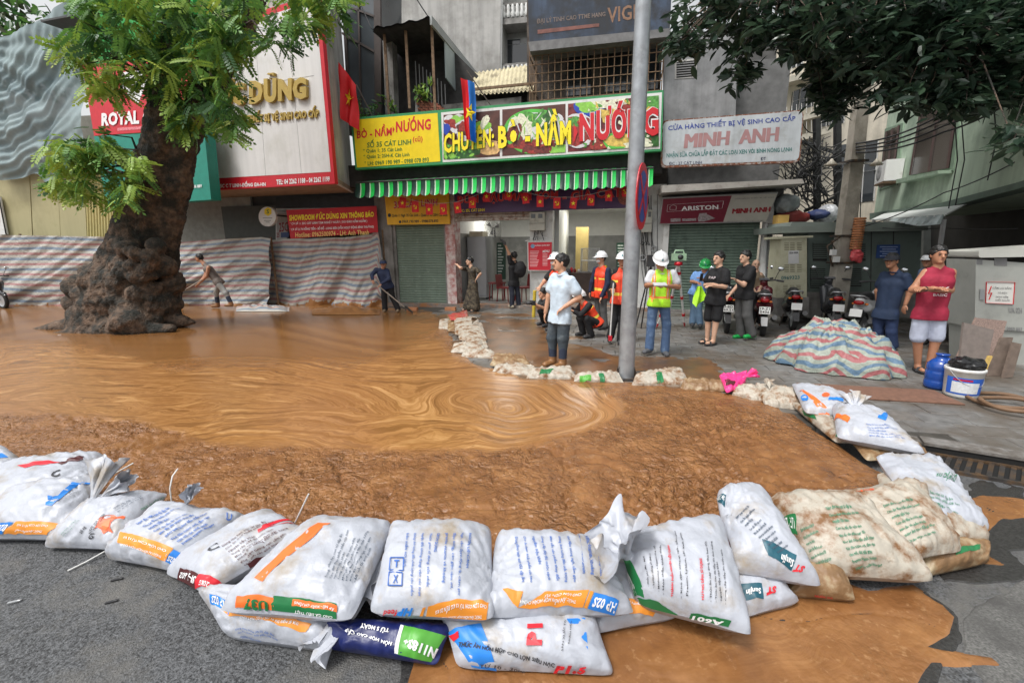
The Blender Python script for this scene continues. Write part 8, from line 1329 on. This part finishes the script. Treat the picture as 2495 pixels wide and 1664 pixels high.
    if plate:
        for i,tx in enumerate(plate):
            V,Fc,_=text2d(tx,.03); MB().add(pc+pn*.006+((V[:,0:1]-.5)*.16*h*(r if (np.cross(r,pu)@pn)>0 else -r))+((V[:,1:2]-.5)*.05*h+(.032 if i==0 else -.03)*h)*pu,Fc).build('lettering',M_bk,pb_)
    MB().prism([T(-.9,.06,.42),T(-.9,-.06,.42),T(-.95,-.05,.25),T(-.95,.05,.25)],-d*.01).build('mud_flap',W('flap_grey',(.4,.4,.4),.6) if plate and '5436' in plate else M_blk,t)
BK=W('paint_black',(.014,.014,.016),.18,var=.1,spec=.7); MR=W('paint_maroon',C(92,30,38),.2,var=.1,spec=.7); RD=W('paint_red',C(160,24,30),.2,var=.08,spec=.7); WHp=W('paint_pearl',(.62,.63,.64),.2,var=.04,spec=.7); DG=W('paint_dark_grey',(.035,.037,.042),.25,var=.1,spec=.6)
bike('black scooter seen from behind between the two youths in black',G(1775,812)+(.25,.62,0),math.radians(66),BK,BK,plate=('3-BD','69.21'))
bike('maroon and black scooter seen from behind, plate 19-Z1 5436',G(1866,820)+(.28,.62,0),math.radians(62),MR,BK,plate=('19-Z1','5436'))
bike('black and red motorbike parked right of the maroon scooter',G(1938,806)+(.22,.6,0),math.radians(66),BK,RD,plate=('29-H1','4127') and None)
bike('red-tailed dark motorbike whose rear pokes out behind the tarpaulin heap',G(2030,812)+(.35,.6,0),math.radians(62),DG,RD)
bike('white scooter half hidden behind the man in the navy polo',G(2150,840)+(.4,.75,0),math.radians(35),WHp,BK)
bike('white and black scooter between the maroon shirt man and the near cabinet',G(2350,842)+(.05,.5,0),math.radians(-110),WHp,BK)
bike('motorbike cut off by the far left edge in front of the tarpaulin',np.array([-17.0,14.35,0]),math.radians(-18),BK,BK,group='parked motorbikes')
# ================================================================ inside and around the eatery
fz=thing('refrigerator','tall grey two-door refrigerator inside the eatery','refrigerator',fw(sX(1168,700,-1.2),.115,-1.2)); s0,s1=sX(1140,650,-1.0),sX(1186,650,-1.0); MB().fbox(s0,s1,.2,2.15,-1.7,-1.0).build('cabinet',W('fridge_grey',C(150,152,154),.35,var=.04,metal=.3),fz); MB().fbox(s0+.02,s1-.02,.25,1.1,-1.0,-.97).build('door',W('fridge_grey',(0,0,0)),fz); MB().fbox(s0+.02,s1-.02,1.13,2.12,-1.0,-.97).build('door',W('fridge_grey',(0,0,0)),fz)
for ss in(s0+.05,s1-.05): MB().fbox(ss-.02,ss+.02,.115,.2,-1.65,-1.05).build('foot',M_blk,fz)
hood=fw(sX(1170,545,-1.4),2.38,-1.4); MB().fbox(s0+.05,s1-.15,2.15,2.32,-1.7,-1.1).build('storage_box',W('box_cream',C(190,182,160),.7,var=.1),org=hood-(0,0,.2),label='cream box lying on top of the refrigerator',cat='box')
fa=thing('wall_fan','grey wall fan with round guard above the refrigerator','fan',fw(sX(1200,560,-1.8),2.4,-1.8)); fc=fw(sX(1200,558,-1.8),2.45,-1.8); mb=MB()
for rr1 in(.08,.16,.24,.3): mb.tube([fc+FE*rr1*math.cos(a)+np.array([0,0,rr1*math.sin(a)]) for a in np.linspace(0,2*math.pi,25)],.006,5,False)
for a in np.linspace(0,2*math.pi,16,endpoint=False): mb.bar(fc,fc+FE*.3*math.cos(a)+np.array([0,0,.3*math.sin(a)]),.005)
mb.build('guard',M_alu,fa,kind='stuff')
for a in np.linspace(0,2*math.pi,3,endpoint=False): p=fc-FN*.03; MB().prism([p,p+FE*.22*math.cos(a)+np.array([0,0,.22*math.sin(a)]),p+FE*.24*math.cos(a+.6)+np.array([0,0,.24*math.sin(a+.6)])],FN*-.008).build('blade',W('fan_blade',(.2,.21,.22),.4),fa)
MB().tube([fc,fc-FN*.25,fc-FN*.3-(0,0,.3)],.03,8).build('bracket',M_blk,fa)
def pchair(label,s,o,rot,m):
    t=thing('plastic_chair',label,'chair',fw(s,.115,o),'red plastic chairs in the eatery'); c=fw(s,.115,o); d=FE*math.cos(rot)+FN*math.sin(rot); r=np.cross((0,0,1),d)
    for i,j in((1,1),(1,-1),(-1,1),(-1,-1)): MB().tube([c+d*i*.21+r*j*.21,c+d*i*.18+r*j*.18+(0,0,.43)],[.018,.022],6).build('leg',m,t)
    MB().box(c+(0,0,.44),(.22,.22,.02),(d,r,(0,0,1))).build('seat',m,t); P=[[c-d*(.2+.05*(z/.4)+.03*math.cos(w*3))+r*w+np.array([0,0,.45+z]) for z in np.linspace(0,.4,6)] for w in np.linspace(-.2,.2,8)]; MB().grid(P).build('backrest',m,t)
M_pc=W('plastic_maroon',C(130,38,40),.4,var=.08); pchair('red plastic chair left of the young man with the backpack',sX(1232,740,-.7),-.75,.3,M_pc); pchair('red plastic chair right of the young man with the backpack',sX(1276,740,-.8),-.85,2.4,M_pc)
tb_=thing('small_table','low red plastic table beside the chairs in the eatery','table',fw(sX(1212,735,-1.1),.115,-1.1)); c=fw(sX(1212,735,-1.1),.115,-1.1); MB().box(c+(0,0,.55),(.25,.2,.02),(FE,FN,(0,0,1))).build('table_top',M_pc,tb_)
for i,j in((1,1),(1,-1),(-1,1),(-1,-1)): MB().tube([c+FE*i*.22+FN*j*.17,c+FE*i*.2+FN*j*.15+(0,0,.54)],.02,6).build('leg',M_pc,tb_)
for lab,x0,x1,y0,y1,of in(('dark green menu board on the eatery wall behind the camera arm',1210,1232,592,682,-1.5),('green menu board behind the workers in orange vests',1502,1540,592,665,-3.0)):
    t=thing('menu_board',lab,'menu board',fw(sX((x0+x1)/2,y1,of),zY(x0,y1,of),of)); pm_=FPL(of); mb=MB(); slab(mb,pm_,[(x0,y0),(x1,y0-1),(x1,y1-1),(x0,y1)],.03); mb.build('board',W('board_green',C(24,62,46),.6,var=.1),t); mb=MB()
    for k in range(int((y1-y0)/7)-1): w_=(x1-x0)*(.45+.4*((k*37)%10)/10); slab(mb,pm_,[(x0+3,y0+5+k*7),(x0+3+w_*.8,y0+5+k*7),(x0+3+w_*.8,y0+8+k*7),(x0+3,y0+8+k*7)],.002,lift=.004)
    mb.build('written_lines',W('chalk',C(180,190,184),.8,var=.5,scale=60),t)
dk=thing('food_display_case','glass food display case on the dark counter behind the workers','display case',fw(sX(1440,680,-1.6),.9,-1.6)); s0,s1=sX(1415,650,-1.4),sX(1458,650,-1.4); z0,z1=1.0,1.75; mb=MB()
for a_ in(s0,s1):
    for o_ in(-1.4,-1.9): mb.bar(fw(a_,z0,o_),fw(a_,z1,o_),.02)
for z in(z0,z0+.37,z1):
    for a_,b_,c_,d_ in((s0,-1.4,s1,-1.4),(s0,-1.9,s1,-1.9),(s0,-1.4,s0,-1.9),(s1,-1.4,s1,-1.9)): mb.bar(fw(a_,z,b_),fw(c_,z,d_),.02)
mb.build('frame',M_alu,dk); MB().fbox(s0,s1,z0+.36,z0+.375,-1.88,-1.42).build('shelf',M_white,dk); MB().fbox(s0+.01,s1-.01,z0+.01,z1-.01,-1.412,-1.405).build('pane',W('case_glass',(.5,.52,.52),.05,alpha=.25),dk)
MB().fbox(sX(1385,700,-1.3),sX(1545,700,-1.3),.115,1.0,-2.0,-1.25).build('counter',W('counter_dark_wood',(.07,.045,.035),.5,var=.25),org=fw(sX(1460,700,-1.6),.115,-1.6),label='dark wooden serving counter inside the eatery',cat='counter')
for i,(x,m_,hh) in enumerate(((1392,M_red,.16),(1400,M_pc,.12),(1410,M_white,.1),(1475,M_yel,.22),(1468,M_red,.24))): q=fw(sX(x,672,-1.45),1.0,-1.45); MB().lathe([(0,.002),(.045,.002),(.05,hh*.7),(.03,hh*.85),(.03,hh),(0,hh)],q,seg=14).build('condiment_pot',m_,org=q,label=('small red pot at the left end of the counter','small maroon pot on the counter','short white pot on the counter left of the glass case','yellow bottle on the counter behind the masked worker','tall red bottle on the counter behind the masked worker')[i],cat='pot')
# menu poster hung on the middle pillar
mp=thing('menu_poster','red menu poster hung on the white pillar left of the man in the pale shirt','poster',fw(sX(1315,655,.2),1.3,.12)); pmp=FPL(.2); Q=[(1287,591),(1345,590),(1342,659),(1288,658)]; mb=MB(); slab(mb,pmp,[(1285,589),(1345,588),(1343,660),(1286,660)],.01); mb.build('white_border',M_white,mp); mb=MB(); slab(mb,pmp,Q,.004,lift=.005); mb.build('red_sheet',W('poster_red',C(200,36,52),.5,var=.05),mp)
letters(mp,pmp,'NƯỚNG QUÁN MẸT',q4(1303,596,1340,595,5),M_wh,lift=.009); letters(mp,pmp,'MENU',q4(1322,610,1339,609,6),M_wh,lift=.009,shear=.2); mb=MB()
for k in range(11): y=612+k*3.6; slab(mb,pmp,[(1291,y),(1313-(k*7)%6,y),(1313-(k*7)%6,y+1.3),(1291,y+1.3)],.001,lift=.007)
for k in range(9): y=619+k*3.4; slab(mb,pmp,[(1322,y),(1334-(k*5)%5,y),(1334-(k*5)%5,y+1.2),(1322,y+1.2)],.001,lift=.007)
mb.build('price_lines',W('ink_poster',C(240,190,190),.5),mp,kind='stuff'); mb=MB(); mb.poly([pmp.w(1298+5*math.cos(a),600+5*math.sin(a),.008) for a in np.linspace(0,6,16)]); mb.build('logo_disc',W('logo_blue',C(120,160,190),.5),mp)
MB().tube([pmp.w(1280,587,.02),pmp.w(1348,586,.02)],.012,6).build('hanging_rod',M_white,mp); MB().tube([pmp.w(1283,586,.01),pmp.w(1312,573,.01),pmp.w(1345,585,.01)],.004,5).build('hanging_cord',M_white,mp)
def meter(label,x0,x1,y0,y1,of):
    t=thing('electric_meter_box',label,'meter box',fw(sX((x0+x1)/2,y1,of),zY(x0,y1,of),.06)); s0,s1=sX(x0,y0,of),sX(x1,y0,of); z1,z0=zY(x0,y0,of),zY(x0,y1,of); MB().fbox(s0,s1,z0,z1,.06,of).build('case',W('meter_grey',C(176,174,162),.5,var=.08,dirt=C(130,126,112),damt=.25,dscale=5),t)
    for i in(.25,.72): MB().fbox(s0+(s1-s0)*(i-.14),s0+(s1-s0)*(i+.14),z0+(z1-z0)*.68,z0+(z1-z0)*.9,of,of+.012).build('dial_window',M_glass,t)
    MB().fbox(s0-.01,s1+.01,z0+(z1-z0)*.38,z0+(z1-z0)*.40,of,of+.012).build('cover_seam',M_iron,t); mb=MB(); rg_=np.random.default_rng(int(x0))
    for i in range(7): a=fw(s0+(s1-s0)*rg_.uniform(.2,.8),z0,of-.06); mb.tube([a,a+np.array([rg_.normal(0,.05),-.02,-.25]),a+np.array([rg_.normal(0,.08),.1,-.34])],.009,5)
    mb.build('cables',M_blk,t,kind='stuff')
meter('grey electric meter box on the middle pillar above the menu poster',1290,1327,518,562,.24); meter('grey electric meter box on the right pillar beside the no-stopping sign',1566,1590,512,566,.26)
mb=MB(); rw=np.random.default_rng(8)
for i in range(9): x=1562+rw.uniform(0,40); mb.tube([FPL(.1).w(x,470+rw.uniform(0,30)),FPL(.12).w(x+rw.normal(0,8),560),FPL(.1).w(x+rw.normal(0,6),620+rw.uniform(0,60)),FPL(.08).w(x+rw.normal(0,5),700)],.008,5)
mb.build('pillar_cables',M_blk,org=fw(sX(1580,700),1,.1),kind='stuff',label='loose black cables running down the right white pillar',cat='cable')
for i,(x,y) in enumerate(((1593,607),(1566,628))): c=FPL(.1).w(x,y); MB().tube([c+FE*.07*math.cos(a)+np.array([0,0,.07*math.sin(a)]) for a in np.linspace(0,2*math.pi,21)],.018,6,False).build('cable_coil',M_alu,org=c,label=('grey cable coil on the white pillar beside the dark instrument','lower grey cable coil on the white pillar')[i],cat='coil')
a=G(1300,772);b=AtY(1303,708,11.4); MB().tube([a,b],.045,10).build('yellow_post_sleeve',W('sleeve_yellow',C(206,180,60),.5),org=a,label='short yellow plastic sleeve leaning on the middle pillar',cat='post')
ld=thing('aluminium_ladder','narrow aluminium ladder leaning on the white jamb right of the shut green door','ladder',G(1872,768)); pa_,pb_=FPL(.25),FPL(.12); mb=MB()
for dx in(0,9): MB().bar(pa_.w(1862+dx,756),pb_.w(1872+dx,545),.035).build('rail',M_alu,ld)
for k in range(9): t=k/9+.05; MB().bar(pa_.w(1862,756)*(1-t)+pb_.w(1872,545)*t,pa_.w(1871,756)*(1-t)+pb_.w(1881,545)*t,.02).build('rung',M_red if k%3==1 else M_alu,ld)
for i,(x,y) in enumerate(((1005,757),(1098,757))): q=G(x,y,0); MB().box(q+(0,0,.05),(.16,.06,.05),(FE,FN,(0,0,1))).build('loose_brick',W('brick_orange',C(176,120,84),.85,var=.15),org=q,label=('loose orange brick lying by the shovel blade','loose orange brick lying at the foot of the peeling pillar')[i],cat='brick')
# ================================================================ flags
def star(c,u,v,r,n,rot=0.): return [c+(u*math.cos(a)+v*math.sin(a))*(r if i%2==0 else r*.39)+n for i,a in enumerate(np.arange(10)*math.pi/5+math.pi/2+rot)]
def flag(label,q,of,cols,sc_,seed,pole):
    t=thing('flag',label,'flag',FPL(of).w(*pole[1])); pl=FPL(of); q=np.array(q,float); n=26; P=np.zeros((n,n,3))
    dp=lambda x,y: .07*math.sin(x*9+y*2+seed)*(.4+y)+.03*math.sin(y*8+seed)
    for i in range(n):
        for j in range(n): x,y=i/(n-1),j/(n-1); p=bil(q,x,y); P[i,j]=pl.w(p[0],p[1],dp(x,y))
    mb=MB(); mb.grid(P); 
    mb.m=[1 if (len(cols)>1 and i>=13) else 0 for i in range(n-1) for j in range(n-1)]; mb.build('cloth',cols,t)
    pts=[]; 
    for i,a in enumerate(np.arange(10)*math.pi/5-math.pi/2+.25): r=sc_[2] if i%2==0 else sc_[2]*.39; pts.append((sc_[0]+r*sc_[3]*math.cos(a),sc_[1]+r*math.sin(a)*1.35))
    import mathutils
    tri=mathutils.geometry.tessellate_polygon([[Vector((a,b,0)) for a,b in pts]]); W3=[]
    lo_,hi_=q.min(0),q.max(0)
    for a,b in pts: x=np.clip((a-lo_[0])/(hi_[0]-lo_[0]),0,1); y=np.clip((b-lo_[1])/(hi_[1]-lo_[1]),0,1); W3.append(pl.w(a,b,dp(x,y)+.05))
    MB().add(W3,[tuple(k) for k in tri]).build('star',M_yel,t); MB().tube([pl.w(*pole[0]),FPL(of-.35).w(*pole[1])],.014,6).build('pole',W('pole_dark',(.12,.1,.09),.5),t)
F_RD=W('flag_red',C(206,24,32),.6,var=.08,scale=5); F_BL=W('flag_blue',C(28,112,196),.6,var=.08,scale=5)
flag('red national flag with yellow star hanging at the left end of the food banner',[(826,152),(868,208),(873,318),(834,292)],1.15,[F_RD],(851,241,17,.8),.4,((868,206),(908,285)))
flag('half red, half blue flag with yellow star hanging over the food banner',[(1124,192),(1156,202),(1161,348),(1134,338)],1.2,[F_RD,F_BL],(1147,276,17,.75),2.,((1137,172),(1196,258)))
M_sick=M_yl; fl_px=[(981,494,0),(1012,504,1),(1046,510,0),(1080,510,1),(1115,506,0),(1151,494,1),(1186,478,0),(1239,474,1),(1280,483,1),(1316,491,0),(1357,495,1),(1397,495,0),(1440,488,1),(1483,477,0),(1523,466,1)]
pfl=FPL(.8); names=['above the left of the yellow address sign','above the middle of the yellow address sign','right of middle on the yellow address sign','at the right end of the yellow address sign','at the left end of the purple sign','second from the left on the purple sign','third from the left on the purple sign','fourth from the left on the purple sign','fifth from the left on the purple sign','at the middle of the purple sign','right of the middle of the purple sign','fourth from the lamp post','third from the lamp post','second from the lamp post','nearest the lamp post']
for (x,y,k),nm in zip(fl_px,names):
    rw2=np.random.default_rng(x); a=rw2.normal(0,.09); t=thing('bunting_flag','red pennant with %s %s'%(('star','hammer and sickle')[k],nm),'flag',pfl.w(x,y-13),'string of small flags'); P=np.zeros((7,9,3))
    for i in range(7):
        for j in range(9): u=(i/6-.5)*17;v=(j/8-.5)*27; P[i,j]=pfl.w(x+u*math.cos(a)-v*math.sin(a),y+u*math.sin(a)+v*math.cos(a),.015*math.sin(i*1.1+x)*(j/8))
    MB().grid(P).build('cloth',F_RD,t); c=pfl.w(x,y+1,.02); z_=np.array([0,0,1.])
    if k==0: MB().poly(star(c,FE,z_,.062,FN*0)).build('star',M_sick,t)
    else:
        mb=MB(); mb.tube([c+FE*.05*math.cos(b)+z_*.05*math.sin(b) for b in np.linspace(-2.4,1.3,10)],[.004,.006,.008,.01,.011,.011,.01,.008,.005,.002],5); mb.bar(c+FE*-.035+z_*.03,c+FE*.045+z_*-.05,.012); mb.bar(c+FE*-.055+z_*.02,c+FE*-.015+z_*.05,.018); mb.build('hammer_and_sickle',M_sick,t)
P=[pfl.w(960,478)]+[pfl.w(x,y-14) for x,y,_ in fl_px]+[pfl.w(1545,450)]; MB().tube(P,.004,5,False).build('flag_string',M_white,org=P[0],label='thin string carrying the row of small red flags under the awning',cat='string')
# small litter
for lab,x,y,m in(('scrap of white paper on the roots of the big tree',318,793,M_white),('white foam scrap by the tree roots at the left',145,816,M_white),('dark twig lying on the asphalt in front of the sacks',272,1465,M_blk),('small black scrap on the asphalt left of the sacks',285,1411,M_blk),('thin grey stick lying on the asphalt near the left edge',35,1465,M_alu)):
    z=.03 if y<1000 else R0+.006; c=G(x,y,z); MB().box(c,(.028,.007,.003),((.9,.4,0),(-.4,.9,0),(0,0,1))).ell(c+(.018,.006,.003),(.012,.007,.004),8,6).build('litter',m,org=c,label=lab,cat='litter')
for T_,fr,its in((TM,fM,(('SIX',.34,.17,.06),('BASIC',.26,.15,.035))),(TB,fB,(('PAP',.40,.15,.045),))):
    for tx,dz_,w_,h_ in its: chest(None,fr,tx,dz_,w_,h_,W('ink_shirt_pale',(.62,.55,.56),.6),T_,.155)
